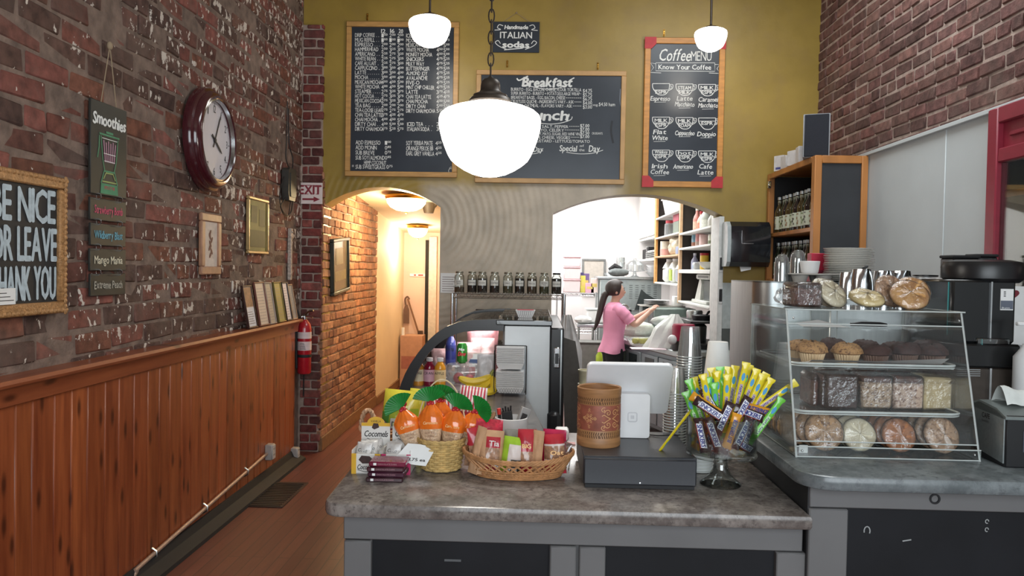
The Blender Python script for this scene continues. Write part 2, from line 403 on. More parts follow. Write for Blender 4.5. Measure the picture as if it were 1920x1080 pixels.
def plastermat():
    m, nt, b = newmat('mustard_and_taupe_plaster'); tc = nt.nodes.new('ShaderNodeTexCoord').outputs['Object']
    sep = nt.nodes.new('ShaderNodeSeparateXYZ'); nt.links.new(tc, sep.inputs[0])
    n = noise(nt, 1.6, tc, 5, .6); n2 = noise(nt, 5, tc, 4)
    must = mixnode(nt, ramp(nt, n, .35, .65), lin((142, 118, 50)), lin((162, 136, 62)))
    must = mixnode(nt, ramp(nt, n2, .5, .75, 0, .35), must, lin((140, 114, 72)))
    tau = mixnode(nt, ramp(nt, n2, .35, .65), lin((170, 158, 140)), lin((192, 178, 158)))
    zz = nt.nodes.new('ShaderNodeMath'); zz.operation = 'ADD'; nt.links.new(sep.outputs[2], zz.inputs[0]); nt.links.new(ramp(nt, n, .3, .7, -.08, .08), zz.inputs[1])
    f1 = ramp(nt, zz.outputs[0], 2.32, 2.44, 1, 0); f2 = ramp(nt, sep.outputs[0], .62, .80, 1, 0); f3 = ramp(nt, sep.outputs[0], -1.05, -.92, 0, 1)
    def mul(a, c):
        k = nt.nodes.new('ShaderNodeMath'); k.operation = 'MULTIPLY'; nt.links.new(a, k.inputs[0]); nt.links.new(c, k.inputs[1]); return k.outputs[0]
    nt.links.new(mixnode(nt, mul(f1, mul(f2, f3)), must, tau), b.inputs['Base Color'])
    b.inputs['Roughness'].default_value = .42; b.inputs['Specular IOR Level'].default_value = .5
    w = nt.nodes.new('ShaderNodeTexWave'); w.wave_type = 'RINGS'; w.rings_direction = 'SPHERICAL'
    mp = nt.nodes.new('ShaderNodeMapping'); mp.vector_type = 'POINT'; mp.inputs['Location'].default_value = (.98, -YB, -2.02); nt.links.new(tc, mp.inputs[0]); nt.links.new(mp.outputs[0], w.inputs[0])
    w.inputs['Scale'].default_value = 5.5; w.inputs['Distortion'].default_value = 1.6; w.inputs['Detail'].default_value = 5; w.inputs['Detail Roughness'].default_value = .75
    h = nt.nodes.new('ShaderNodeMath'); h.operation = 'MULTIPLY'; nt.links.new(w.outputs[1], h.inputs[0]); nt.links.new(mul(f1, f2), h.inputs[1])
    ad = nt.nodes.new('ShaderNodeMath'); ad.operation = 'ADD'; nt.links.new(h.outputs[0], ad.inputs[0]); nt.links.new(noise(nt, 12, tc, 5), ad.inputs[1])
    bumpn(nt, ad.outputs[0], .22, .008, b); return m
mb = MB(); mb.prism(out, YB, YB+.25); mb.smooth = False; struct(mb, 'wall_back', plastermat(), sharp=20)
# pillar that ends the corridor wall
ptop = PY(590, 50, YB).z
mb = MB(); mb.mat(M_mortar_r); mb.box((XL, YB-.045, 0), (XP-.012, YB-.001, ptop)); mb.mat(M_brp); mb.smooth = False
mb.T = Matrix(((1, 0, 0, 0), (0, -1, 0, YB-.045), (0, 0, 1, 0), (0, 0, 0, 1)))
bricks(mb, XL+.03, XP, .01, ptop, .0775, .215, .013, .012, BR_P, .002); struct(mb, 'pillar')
# corridor
def zc(y): return 2.34-(y-7.75)*.078
mb = MB(); mb.mat(M_mortar_r); mb.box((XP-.2, YB+.001, 0), (XP-.008, 8.94, 2.5)); mb.mat(M_brp); mb.smooth = False
mb.T = Matrix(((0, 1, 0, XP), (1, 0, 0, 0), (0, 0, 1, 0), (0, 0, 0, 1)))
mb.T[0][3] = XP+.001
bricks(mb, YB-.045, 8.93, .12, 2.45, .0775, .215, .013, .012, [(164, 118, 92), (152, 106, 82), (172, 128, 100), (142, 98, 78)], .003)
struct(mb, 'wall_corridor_side')
M_cream = P('cream_wall_paint', (226, 208, 178), .7, var=.04, scale=3)
M_pink = P('tan_end_wall_paint', (222, 190, 172), .75, var=.04, scale=3)
YE = 10.75
mb = MB(); mb.box((XP-.2, 8.94, 0), (XP+.01, YE, 2.4)); struct(mb, 'wall_corridor_plaster', M_cream)
mb = MB(); mb.box((XP-.2, YE, 0), (-.6, YE+.1, 2.4)); struct(mb, 'wall_corridor_end', M_pink)
mb = MB(); mb.box((-.74, YB+.25, 0), (-.62, YE, 2.6)); struct(mb, 'wall_corridor_inner', M_cream)
mb = MB(); mb.prism([(YB+.25, zc(YB)+.0), (YE, zc(YE)), (YE, 2.75), (YB+.25, 2.75)], XP-.1, -.74, 'yz'); struct(mb, 'ceiling_corridor', M_cream)
M_base = P('worn_wood_base', (126, 92, 62), .6, var=.2)
mb = MB(); mb.box((XP-.02, YB-.04, 0), (XP+.02, 8.94, .12), .004); mb.box((XP-.02, 8.94, 0), (XP+.03, YE, .1), .004); struct(mb, 'baseboard_corridor', M_base)
# doorway at the corridor's end
mb = MB(); x0 = PY(797, 560, YE).x
mb.mat(P('door_gap_dark', (30, 26, 22), .8)); mb.box((x0, YE-.03, 0), (x0+.05, YE, 2.0))
mb.mat(P('white_door_trim', (206, 196, 184), .5)); mb.box((x0+.05, YE-.04, 0), (x0+.16, YE, 2.05), .004); struct(mb, 'trim_2')
# kitchen shell
M_kwall = P('kitchen_white', (236, 234, 232), .6, var=.02, scale=3)
mb = MB(); mb.box((-.62, 12.3, 0), (2.4, 12.4, 3.0)); struct(mb, 'wall_kitchen_far', M_kwall)
mb = MB(); mb.box((2.12, YB+.25, 0), (2.3, 12.3, 3.0)); struct(mb, 'wall_kitchen_side', M_kwall)
mb = MB(); mb.box((-.62, YB+.25, 0), (-.6, 12.3, 3.0)); struct(mb, 'wall_kitchen_inner', M_kwall)
mb = MB(); mb.box((-.62, YB+.25, 3.0), (2.3, 12.4, 3.1)); struct(mb, 'ceiling_kitchen', M_kwall)
mb = MB(); mb.box((-.62, YB+.25, 2.6), (-.74, YE, 3.1)); struct(mb, 'wall_corridor_head', M_kwall)
# white jamb of the kitchen opening and the grey dado beside it
mb = MB(); mb.box((A2[-1][0]-.035, YB-.012, 0), (A2[-1][0]+.008, YB+.26, A2[-1][1]-.005), .003); struct(mb, 'trim_3', P('jamb_white', (214, 216, 214), .5))
d0 = PY(1358, 530, YB); d1 = PY(1358, 616, YB)
mb = MB(); mb.mat(P('dado_pale', (176, 184, 184), .5)); mb.box((A2[-1][0]+.008, YB-.012, d1.z), (XR-.05, YB, d0.z), .002)
mb.mat(P('dado_dark', (84, 88, 86), .5)); mb.box((A2[-1][0]+.008, YB-.014, .0), (XR-.05, YB, d1.z), .002); struct(mb, 'trim_4')

# ------------------------------------------------------------------ wainscot on the left wall
def pinemat(name, c1, c2, ax):
    m, nt, b = newmat(name); tc = nt.nodes.new('ShaderNodeTexCoord').outputs['Object']
    at = nt.nodes.new('ShaderNodeAttribute'); at.attribute_name = 'Col'
    sc = [22, 22, 22]; sc[ax] = 1.6
    n = noise(nt, 1, mapping(nt, tc, tuple(sc)), 6, .6)
    c = mixnode(nt, ramp(nt, n, .35, .68), lin(c1), lin(c2)); c = mixnode(nt, 1., c, at.outputs['Color'], 'MULTIPLY')
    vo = nt.nodes.new('ShaderNodeTexVoronoi'); s3 = nt.nodes.new('ShaderNodeSeparateXYZ'); nt.links.new(tc, s3.inputs[0]); c3 = nt.nodes.new('ShaderNodeCombineXYZ'); nt.links.new(s3.outputs[3-ax], c3.inputs[0]); nt.links.new(s3.outputs[ax], c3.inputs[1]); vo.voronoi_dimensions = '2D'; nt.links.new(mapping(nt, c3.outputs[0], (8, 2.6, 1)), vo.inputs[0]); vo.inputs['Scale'].default_value = 1
    nt.links.new(mixnode(nt, ramp(nt, vo.outputs['Distance'], .05, .15, .9, 0), c, lin((74, 34, 20))), b.inputs['Base Color'])
    b.inputs['Roughness'].default_value = .34; b.inputs['Coat Weight'].default_value = .15; bumpn(nt, n, .06, .004, b); return m
M_pine = pinemat('knotty_pine', (164, 88, 50), (122, 57, 32), 2); M_rail = pinemat('stained_rail', (150, 82, 50), (122, 60, 38), 1)
XW = -1.99; YWE = 6.36
mb = MB(); y = .6; YW1 = YWE
while y < YW1:
    w = random.choice((.10, .14, .14, .12)); g = random.uniform(.82, 1.12); mb.col = (g, g*random.uniform(.96, 1.03), g*.98, 1)
    mb.box((XL, y, .04), (XW, min(y+w, YW1)-.001, 1.09), .006); y += w
struct(mb, 'trim_5', M_pine)
mb = MB(); mb.col = (1, 1, 1, 1)
prof = [(XL-.03, 1.175), (XW+.055, 1.175), (XW+.06, 1.16), (XW+.055, 1.148), (XW+.03, 1.143), (XW+.02, 1.115), (XW+.016, 1.07), (XL, 1.07)]
mb.prism(prof, .6, YW1+.02, 'xz'); struct(mb, 'trim_6', M_rail)
mb = MB(); mb.prism([(XW-.03, 0), (XW+.10, 0), (XW+.095, .02), (XW+.03, .05), (XW+.012, .09), (XW-.03, .09)], .6, YW1, 'xz'); struct(mb, 'baseboard_left', P('black_rubber_base', (26, 23, 23), .75))
# ================================================================== ON THE WALLS
M_black = P('black_plastic', (26, 26, 28), .35); M_blackm = P('black_matte', (28, 28, 30), .7); M_chrome = P('chrome', (205, 208, 210), .18, 1., var=.04)
M_steel = P('brushed_steel', (178, 182, 182), .32, 1., var=.08, scale=60, stretch=(1, 1, .1)); M_white = P('white_plastic', (226, 226, 226), .4, var=.03)
M_wire = P('dark_wire', (38, 34, 34), .5); M_brass = P('brass', (170, 130, 60), .3, 1.); M_paper = P('white_paper', (228, 228, 226), .7, var=.03)
M_chalk = P('chalk_white', (226, 228, 226), .9, var=.06, scale=120); M_slate = P('chalkboard', (48, 54, 63), .29, var=.16, scale=3, spec=.45)
M_slatek = P('chalkboard_black', (42, 43, 40), .5, var=.2, scale=6); M_inkd = P('dark_ink', (40, 36, 36), .6)
M_oak = P('oak_frame', (186, 142, 84), .42, var=.15, scale=8, stretch=(1, 1, 6)); M_orangewood = P('orange_stained_frame', (196, 136, 66), .4, var=.16, scale=8, stretch=(1, 1, 5))
M_gold = P('antique_gold_frame', (164, 122, 78), .45, .25, var=.25, scale=60, bump=.5, bscale=120); M_red = P('red_corner_paint', (186, 44, 50), .5)
M_rope = P('jute_string', (150, 132, 108), .9)
def framed(name, label, cat, p, w, h, mf, mp, fw=.03, th=.025, rz=0., rot=None, group=None, mat_w=0, mm=None, inner='panel', glass=None):
    """a framed flat thing: origin at its lower left corner on the wall, front towards local -y"""
    t = thing(name, label, cat, p, rz, group, rot)
    mb = MB(); mb.mat(mf)
    for lo, hi in (((0, 0, 0), (w, -th, fw)), ((0, 0, h-fw), (w, -th, h)), ((0, 0, fw), (fw, -th, h-fw)), ((w-fw, 0, fw), (w, -th, h-fw))): mb.box(lo, hi, min(.006, fw*.25))
    mb.build('frame', None, t)
    mb = MB(); mb.mat(mp); mb.box((fw*.8, -.002, fw*.8), (w-fw*.8, -th*.55, h-fw*.8)); mb.build(inner, None, t)
    if mat_w:
        mb = MB(); mb.mat(mm); g = fw
        for lo, hi in (((g, 0, g), (w-g, -th*.6, g+mat_w)), ((g, 0, h-g-mat_w), (w-g, -th*.6, h-g)), ((g, 0, g+mat_w), (g+mat_w, -th*.6, h-g-mat_w)), ((w-g-mat_w, 0, g+mat_w), (w-g, -th*.6, h-g-mat_w))): mb.box(lo, hi)
        mb.build('mount', None, t)
    if glass: mb = MB(); mb.mat(glass); mb.box((fw*.9, -th*.66, fw*.9), (w-fw*.9, -th*.7, h-fw*.9)); mb.build('glass', None, t)
    return t
M_pglass = clear('picture_glass', gloss=.04)
LW = -2.034                                             # where things touch the rough brick of the left wall
# "be nice" sign
pr = PX(112, 335, LW); pb = PX(108, 586, LW); W_ = .50; H_ = pr.z-pb.z
t = framed('framed_sign', 'gold ornate framed black sign with big white letters BE NICE OR LEAVE THANK YOU', 'sign', (LW, pr.y-W_, pb.z), W_, H_, M_gold, P('black_sign_board', (34, 34, 36), .6), .05, .035, PI/2)
mb = MB(); mb.mat(P('pale_blue_paint', (176, 190, 198), .7, var=.16, scale=40)); ih = (H_-.10)/3
mb.text('BE NICE', .055, .05+2*ih+.012, ih*.86, W_-.12, .0215, bold=.0038, jit=.03); mb.text('OR LEAVE', .055, .05+ih+.012, ih*.86, W_-.11, .0215, bold=.0038, jit=.03); mb.text('THANK YOU', .055, .05+.012, ih*.86, W_-.115, .0215, bold=.0038, jit=.03)
mb.build('lettering', None, t)
mb = MB(); mb.mat(M_gold)
for k in range(26):
    a = k/25*(H_-.01); mb.ball((W_-.012, -.034, .005+a), .011, .006, .013, 6, 5)
for k in range(20):
    a = k/19*(W_-.01); mb.ball((.005+a, -.034, .012), .013, .006, .011, 6, 5); mb.ball((.005+a, -.034, H_-.012), .013, .006, .011, 6, 5)
mb.build('carved_edge', None, t)
q = PX(8, 577, LW); mb = MB(); mb.mat(M_paper); mb.box((-.07, 0, 0), (.06, -.0015, .062)); mb.mat(M_inkd)
for k in range(3): mb.box((-.05, -.0015, .014+k*.014), (.05-.02*k, -.0018, .017+k*.014))
c = mb.build('paper_card'); c.location = (LW+.036, q.y-.05, pb.z+.051); c.rotation_euler = (0, 0, PI/2)
tag(c, 'small white paper card tucked in the lower edge of the gold framed sign', 'card')
# smoothies chalkboard with four slats
pl = PX(163, 186, LW); pR = PX(231, 205, LW); pbm = PX(230, 375, LW); w = pR.y-pl.y; h = pR.z-pbm.z-.01
t = thing('smoothie_sign', 'tall black chalkboard smoothies sign on a string with four linked flavour slats', 'sign', (LW+.006, pl.y, pbm.z), PI/2)
mb = MB(); mb.mat(M_slatek); mb.box((0, 0, .005), (w, -.012, h), .002); mb.build('board', None, t)
mb = MB(); mb.mat(M_chalk); mb.text('Smoothies', w*.05, h*.755, h*.125, w*.90, .0135, bold=.003, arc=-.0, shear=.1, jit=.10)
mb.mat(P('chalk_green', (84, 138, 104), .9)); cx = w*.5
mb.fillp([(cx-.075, .012), (cx+.075, .012), (cx+.07, .060), (cx-.07, .060)], .0132); mb.stroke([(cx-.07, .06), (cx-.045, .118), (cx+.045, .118), (cx+.07, .06)], .008, .0132)
for s_ in (-1, 1): mb.stroke([(cx+s_*.04, .12), (cx+s_*.058, .17), (cx+s_*.072, h*.64)], .006, .0134)
mb.stroke([(cx-.085, h*.66), (cx+.085, h*.66)], .008, .0134); mb.stroke([(cx-.085, h*.64), (cx-.088, h*.52), (cx-.1, h*.40)], .007, .0134); mb.stroke([(cx-.03, h*.69), (cx+.03, h*.69)], .01, .0134)
mb.mat(P('chalk_yellow_green', (150, 168, 104), .9)); mb.stroke([(cx-.05, .08), (cx-.03, .11), (cx+.03, .11), (cx+.05, .08)], .006, .0136); mb.fillp([(cx-.06, .066), (cx+.06, .066), (cx+.06, .072), (cx-.06, .072)], .0136)
mb.mat(P('chalk_pink', (168, 128, 146), .9))
for k in range(6): mb.stroke([(cx-.05+k*.02, h*.60-.008*(k % 2)), (cx-.035+k*.0145, .16)], .009, .0136)
mb.mat(M_chalk); mb.stroke([(cx-.064, h*.62), (cx+.064, h*.62)], .003, .0138); mb.stroke([(cx-.05, h*.46), (cx+.05, h*.46)], .003, .0138); mb.stroke([(cx-.045, h*.38), (cx+.045, h*.38)], .003, .0138)
mb.mat(P('chalk_red', (190, 70, 90), .9)); mb.text('SMOOTHIE', cx, .034, .016, .09, .0138, align='c')
mb.build('drawing', None, t)
sy = [PX(231, v, LW).z-pbm.z for v in (376, 414, 462, 510, 553)]; zz = -.012
for k, (txt, colr) in enumerate((('Strawberry Bomb', (198, 84, 112)), ('Wildberry Blast', (110, 170, 190)), ('Mango Mania', (214, 208, 186)), ('Extreme Peach', (176, 172, 160)))):
    hh = (sy[0]-sy[4])/4-.014; z1 = zz-k*(hh+.014)
    mb = MB(); mb.mat(M_slatek); mb.box((.004*(k % 2), 0, z1-hh), (w-.003*(k % 2), -.011, z1), .002); s_ = mb.build('flavour_slat', None, t)
    mb = MB(); mb.mat(P('chalk_slat_%s' % txt.split()[0].lower(), colr, .9)); mb.text(txt, w*.5, z1-hh*.68, hh*.36, w*.78, .0122, align='c', jit=.12, bold=.0006); mb.build('lettering', None, s_)
    for x in (w*.2, w*.8): mb = MB(); mb.mat(M_chrome); mb.tube([(x, -.014+.012*math.sin(a), z1+.007+.014*math.cos(a)) for a in [2*PI*i/10 for i in range(10)]], .0022, 5, closed=True); mb.build('ring', None, s_)
mb = MB(); mb.mat(M_rope); top = PX(203, 88, LW).z-pbm.z
for x in (w*.28, w*.72): mb.tube([(x, -.008, h-.01), (w*.5, -.012, top)], .0025, 5)
mb.ball((w*.5, -.012, top), .016, .012, .02); mb.build('hanging_string', None, t)
# clock
cc = PX(386, 262, LW); R = .315
t = thing('wall_clock', 'large round wall clock in a thick glossy dark red rim', 'clock', (LW, 4.68, cc.z-.005), PI/2)
M_crim = P('oxblood_lacquer', (66, 22, 30), .16, coat=.6)
mb = MB(); mb.mat(M_crim); mb.T = Rx(PI/2)
mb.lathe([(R*.9, 0), (R, .006), (R*1.0, .03), (R*.975, .05), (R*.93, .058), (R*.92, .075), (R*.86, .092), (R*.80, .095), (R*.765, .085), (R*.75, .05), (0, .045)], n=56); mb.build('rim', None, t)
mb = MB(); mb.mat(P('clock_face', (206, 200, 204), .5, var=.05, scale=6)); mb.T = Rx(PI/2); mb.lathe([(0, .058), (R*.765, .058)], n=48); mb.build('dial', None, t)
mb = MB(); mb.mat(M_chrome); mb.T = Rx(PI/2); mb.lathe([(R*.775, .07), (R*.79, .088), (R*.76, .092), (R*.745, .07)], n=48); mb.build('bezel', None, t)
mb = MB(); mb.mat(M_inkd)
for k in range(1, 13):
    a = math.radians(90-30*k); mb.text(str(k), R*.60*math.cos(a), R*.60*math.sin(a)-.022, .046, None, .0595, sx=.8, align='c')
for k in range(60):
    a = 2*PI*k/60; l = .92 if k % 5 else .88; mb.stroke([(R*.71*math.cos(a)*l/.92, R*.71*math.sin(a)*l/.92), (R*.72*math.cos(a), R*.72*math.sin(a))], .003 if k % 5 else .006, .0595)
mb.text('CLOCKWORKS', 0, -.075, .012, .08, .0595, align='c') if False else None
mb.build('numerals', None, t)
for nm, a, l, w_ in (('hour_hand', 90-30*4.1, R*.40, .014), ('minute_hand', 90-6*4.5, R*.62, .009)):
    a = math.radians(a); d = Vector((math.cos(a), math.sin(a))); n_ = Vector((-d.y, d.x))*w_/2; mb = MB(); mb.mat(M_inkd)
    b0 = -d*.05; ti = d*l; md = d*l*.75
    mb.prism([tuple(b0-n_), tuple(md-n_), tuple(ti), tuple(md+n_), tuple(b0+n_)], -.062, -.065); mb.build(nm, None, t)
mb = MB(); mb.mat(M_inkd); mb.T = Rx(PI/2); mb.lathe([(.014, .058), (.014, .068), (0, .07)], n=14); mb.build('hub', None, t)
# small framed pictures
a = PX(371, 515, LW); b_ = PX(409, 404, LW); w = b_.y-a.y; h = b_.z-a.z
t = framed('framed_print', 'narrow pale wood framed botanical print with cream mount on brick wall', 'picture', (LW, a.y, a.z), w, h, P('pale_wood_frame', (160, 120, 96), .5, var=.15), P('print_paper', (196, 182, 172), .7), .05, .025, PI/2, mat_w=.05, mm=P('cream_mount', (206, 192, 182), .8))
mb = MB(); mb.mat(P('sepia_ink', (120, 86, 74), .8))
for k in range(7): mb.T = Tr(w*.5+.015*math.sin(k*2), -.0145, h*.33+k*.022) @ Ry(.7*(-1)**k); mb.ball((0, 0, 0), .012, .0008, .028, 8, 5)
mb.T = Matrix(); mb.stroke([(w*.5, h*.28), (w*.52, h*.5), (w*.5, h*.7)], .004, .0142); mb.build('illustration', None, t)
a = PX(460, 475, LW); b_ = PX(499, 376, LW); w = b_.y-a.y; h = b_.z-a.z
M_mirg = P('olive_gold_mirror', (112, 106, 60), .6, 0., spec=.15, var=.3, scale=5)
t = framed('gold_framed_picture', 'gold framed picture with olive tinted reflecting glass high on brick wall', 'picture', (LW, a.y, a.z), w, h, P('gilt_frame', (176, 150, 104), .4, .3), M_mirg, .022, .025, PI/2)
mb = MB(); mb.mat(P('dark_olive_print', (78, 74, 44), .6, spec=.15)); mb.box((.05, -.0145, h*.12), (w-.05, -.0155, h*.42)); mb.box((.06, -.0145, h*.55), (w*.45, -.0155, h*.85)); mb.box((w*.55, -.0145, h*.5), (w-.06, -.0155, h*.8)); mb.build('print', None, t)
# six frames leaning on the wainscot rail
M_dk = P('dark_wood_frame', (58, 34, 30), .4)
M_dk2 = P('reddish_brown_frame', (112, 66, 54), .42, var=.15); M_gr = P('weathered_grey_frame', (150, 138, 132), .5, var=.15); M_oliveframe = P('moss_gold_frame', (124, 112, 64), .4, .3, var=.15); M_bl = P('thin_black_frame', (34, 30, 32), .35); M_tan = P('tan_wood_frame', (168, 138, 112), .45, var=.15)
M_ptxt = P('grey_print', (150, 140, 138), .8)
rows = [(5.23, 5.40, .30, (200, 186, 178), M_dk, 'dark framed leaflet with a photo above white text, first on the rail'),
        (5.45, 5.645, .32, (206, 190, 176), M_dk2, 'cream certificate in reddish brown frame leaning on the wainscot rail'),
        (5.66, 5.80, .315, (176, 164, 150), M_gr, 'grey beige certificate in weathered grey frame leaning on the rail'),
        (5.855, 6.02, .315, (158, 146, 84), M_oliveframe, 'olive yellow certificate in moss gold frame leaning on the rail'),
        (6.045, 6.175, .31, (208, 200, 208), M_bl, 'bright lavender white certificate in thin black frame on the rail'),
        (6.195, 6.31, .29, (128, 128, 136), M_tan, 'small slate grey certificate in tan frame nearest the brick pillar')]
for k, (y0, y1, h, c, mf, lb) in enumerate(rows):
    t = framed('framed_certificate', lb, 'picture frame', (XW+.022, y0, 1.1765), y1-y0, h, mf, P('certificate_paper_%s' % 'abcdef'[k], c, .6, var=.05), .010, .016, rot=(-math.asin(min(.9, .052/h)), 0, PI/2), group='frames leaning on the wainscot rail')
    w = y1-y0; mb = MB()
    if k == 0:
        mb.mat(P('faded_photo', (150, 112, 84), .6, var=.4, scale=30)); mb.box((.014, -.0088, h*.5), (w-.014, -.0095, h-.014)); mb.mat(P('leaflet_white', (214, 214, 220), .7)); mb.box((.014, -.0088, .014), (w-.014, -.0095, h*.48))
        mb.mat(M_ptxt)
        for j in range(6): mb.box((.03, -.0095, .03+j*.016), (w-.03-.01*(j % 3), -.0099, .035+j*.016))
    else:
        mb.mat(M_ptxt)
        for j in range(12): mb.box((.028+.006*(j % 2), -.0089, .03+j*(h-.06)/12), (w-.028-.006*(j % 3), -.0093, .033+j*(h-.06)/12))
    mb.build('print', None, t)
# wall speaker with cables
a = PX(532, 376, LW); b_ = PX(560, 322, LW)
t = thing('wall_speaker', 'dark tapered wall box with looped cables high beside the exit sign', 'speaker', (LW, 6.10, a.z), PI/2)
mb = MB(); mb.mat(P('dark_green_grey_metal', (52, 50, 46), .5, var=.2)); mb.prism([(.02, 0), (.16, 0), (.20, .06), (.20, .24), (.17, .26), (.03, .26), (0, .24), (0, .06)], -.005, -.06); mb.prism([(.04, .03), (.15, .03), (.17, .08), (.17, .22), (.03, .22), (.03, .08)], -.06, -.068); mb.build('body', None, t)
mb = MB(); mb.mat(M_wire); mb.tube(smoothpts([(.10, -.04, .25), (.02, -.03, .33), (.06, -.02, .5), (.1, -.01, .8)]), .005, 6); mb.tube(smoothpts([(.14, -.04, .25), (.19, -.03, .35), (.12, -.02, .48), (.13, -.01, .75)]), .005, 6)
mb.tube(smoothpts([(.02, -.03, .02), (-.10, -.03, -.06), (.02, -.04, -.12), (.16, -.03, -.08), (.2, -.03, .04)]), .005, 6); mb.tube(smoothpts([(.04, -.02, .22), (-.12, -.03, .05), (-.06, -.03, -.1), (.1, -.03, -.1), (.19, -.03, .22)]), .004, 6); mb.build('cable', None, t)
a = PX(542, 525, LW); b_ = PX(542, 428, LW)
mb = MB(); mb.mat(P('peeling_white_strip', (176, 164, 154), .8, var=.4, scale=50)); mb.box((LW-.01, a.y-.02, a.z), (LW+.02, a.y+.02, b_.z), .004); mb.mat(M_chrome); mb.ball((LW+.024, a.y, b_.z-.03), .008)
tag(mb.build('cable_raceway'), 'vertical peeling white cable strip on the brick above leaning frames', 'cable cover')
p = PY(554, 526, YB-.05)
t = thing('junction_box', 'white junction box in the brick corner below the exit sign', 'junction box', (p.x-.01, YB-.062, p.z))
mb = MB(); mb.mat(P('box_offwhite', (196, 188, 182), .5)); mb.box((-.045, 0, 0), (.045, -.05, .11), .006); mb.build('body', None, t)
mb = MB(); mb.mat(P('box_cover', (180, 172, 166), .5)); mb.box((-.03, -.05, .02), (.03, -.056, .09), .003); mb.build('cover', None, t)
mb = MB(); mb.mat(M_wire); mb.tube(smoothpts([(-.01, -.03, 0), (.0, -.03, -.12), (.06, -.03, -.3), (.1, -.02, -.42), (.1, -.02, -1.0)]), .006, 6); mb.build('cable', None, t)
# fire extinguisher
M_fire = P('extinguisher_red', (172, 28, 42), .25, coat=.4)
z0 = PY(565, 700, 6.5).z
t = thing('fire_extinguisher', 'red fire extinguisher with black hose hanging at the end of the wainscot', 'fire extinguisher', (-1.955, 6.50, z0))
mb = MB(); mb.mat(M_fire); mb.lathe([(0, 0), (.05, 0), (.058, .012), (.058, .38), (.05, .42), (.03, .45), (.02, .46), (0, .46)], n=24); mb.build('cylinder', None, t)
mb = MB(); mb.mat(P('extinguisher_label', (214, 196, 196), .5)); mb.lathe([(.0588, .20), (.0588, .275)], n=24); mb.lathe([(.0588, .30), (.0588, .355)], n=24); mb.mat(M_inkd)
for k in range(5): mb.box((-.02, -.0592, .21+k*.012), (.03-.004*k, -.0575, .2135+k*.012))
mb.build('label', None, t)
mb = MB(); mb.mat(M_blackm); mb.tube(smoothpts([(-.01, -.01, .47), (-.06, -.02, .45), (-.062, -.035, .30), (-.055, -.04, .05)]), .011, 8); mb.build('hose', None, t)
mb = MB(); mb.mat(M_chrome); mb.cyl((0, 0, .455), (0, 0, .49), .018); mb.tube([(-.01, 0, .49), (.04, -.02, .53), (.085, -.04, .54)], .008, 6); mb.tube([(-.01, 0, .485), (.04, -.02, .49), (.08, -.04, .48)], .007, 6); mb.ball((-.02, -.02, .48), .016); mb.build('valve_handle', None, t)
mb = MB(); mb.mat(M_blackm); mb.lathe([(.06, .14), (.061, .145), (.061, .16), (.06, .165)], n=24); mb.box((-.02, .05, .1), (.02, .12, .35)); mb.build('bracket_strap', None, t)
# electrical conduit and outlet boxes along the wainscot foot
xs = XW+.016; p0 = PX(262, 1062, xs); p1 = PX(500, 851, xs)
t = thing('electrical_conduit', 'long painted metal conduit pipe running low along the pine wainscot', 'conduit', (xs, p0.y, p0.z))
mb = MB(); mb.mat(P('conduit_paint', (176, 146, 128), .45, .3)); L = p1.y-p0.y; dz = p1.z-p0.z; mb.tube(smoothpts([(0, -.10, -.05), (0, -.03, -.01), (0, .03, .002), (0, L*.5, dz*.5), (0, L, dz)]), .0115, 10); mb.build('pipe', None, t)
for f in (.08, .42, .78): mb = MB(); mb.mat(M_steel); mb.tube([(-.012, L*f, dz*f-.03), (.014, L*f, dz*f-.014), (.014, L*f, dz*f+.014), (-.012, L*f, dz*f+.03)], .005, 6); mb.build('pipe_clip', None, t)
def outlet(y, z, lb, w=.075, h=.115):
    t = thing('outlet_box', lb, 'outlet', (XW, y, z), PI/2); mb = MB(); mb.mat(P('outlet_grey', (168, 162, 158), .5, .2)); mb.box((0, 0, 0), (w, -.055, h), .006); mb.build('body', None, t)
    mb = MB(); mb.mat(P('outlet_plate', (190, 186, 182), .4)); mb.box((.006, -.055, .006), (w-.006, -.06, h-.006), .002); mb.mat(M_inkd)
    for zz in (.03, .075): mb.box((w*.32, -.06, zz), (w*.38, -.0608, zz+.014)); mb.box((w*.62, -.06, zz), (w*.68, -.0608, zz+.014))
    mb.build('cover_plate', None, t)
outlet(p1.y, p1.z-.05, 'grey metal outlet box where the low conduit ends on the wainscot')
outlet(YWE-.10, PX(551, 858, XW).z, 'grey outlet box low on the wainscot right beside brick pillar foot', .07, .10)
outlet(p0.y-.20, p0.z-.12, 'grey outlet box near floor at the front end of the conduit')
# exit sign
a = PY(559, 382, YB-.062); b_ = PY(605, 343, YB-.062)
t = thing('exit_sign', 'white EXIT sign with dark red letters and arrow on brick pillar', 'sign', (a.x, YB-.06, a.z)); w = b_.x-a.x; h = b_.z-a.z
mb = MB(); mb.mat(P('sign_white', (222, 208, 206), .5, var=.03)); mb.box((0, 0, 0), (w, -.006, h), .001); mb.build('plate', None, t)
mb = MB(); mb.mat(P('sign_maroon', (134, 42, 56), .5)); mb.text('EXIT', w*.5, h*.46, h*.42, w*.9, .0065, bold=.004, align='c')
mb.stroke([(w*.18, h*.22), (w*.7, h*.22)], h*.09, .0066); mb.fillp([(w*.64, h*.09), (w*.9, h*.22), (w*.64, h*.35)], .0067)
for k, (x0_, x1_) in enumerate(((.05, .28), (.33, .53), (.58, .68), (.73, .95))): mb.stroke([(w*x0_, h*.875), (w*x1_, h*.875)], h*.03, .0066); mb.stroke([(w*x0_, h*.465), (w*(x0_+x1_)/2, h*.465)], h*.03, .0066)
mb.build('lettering', None, t)
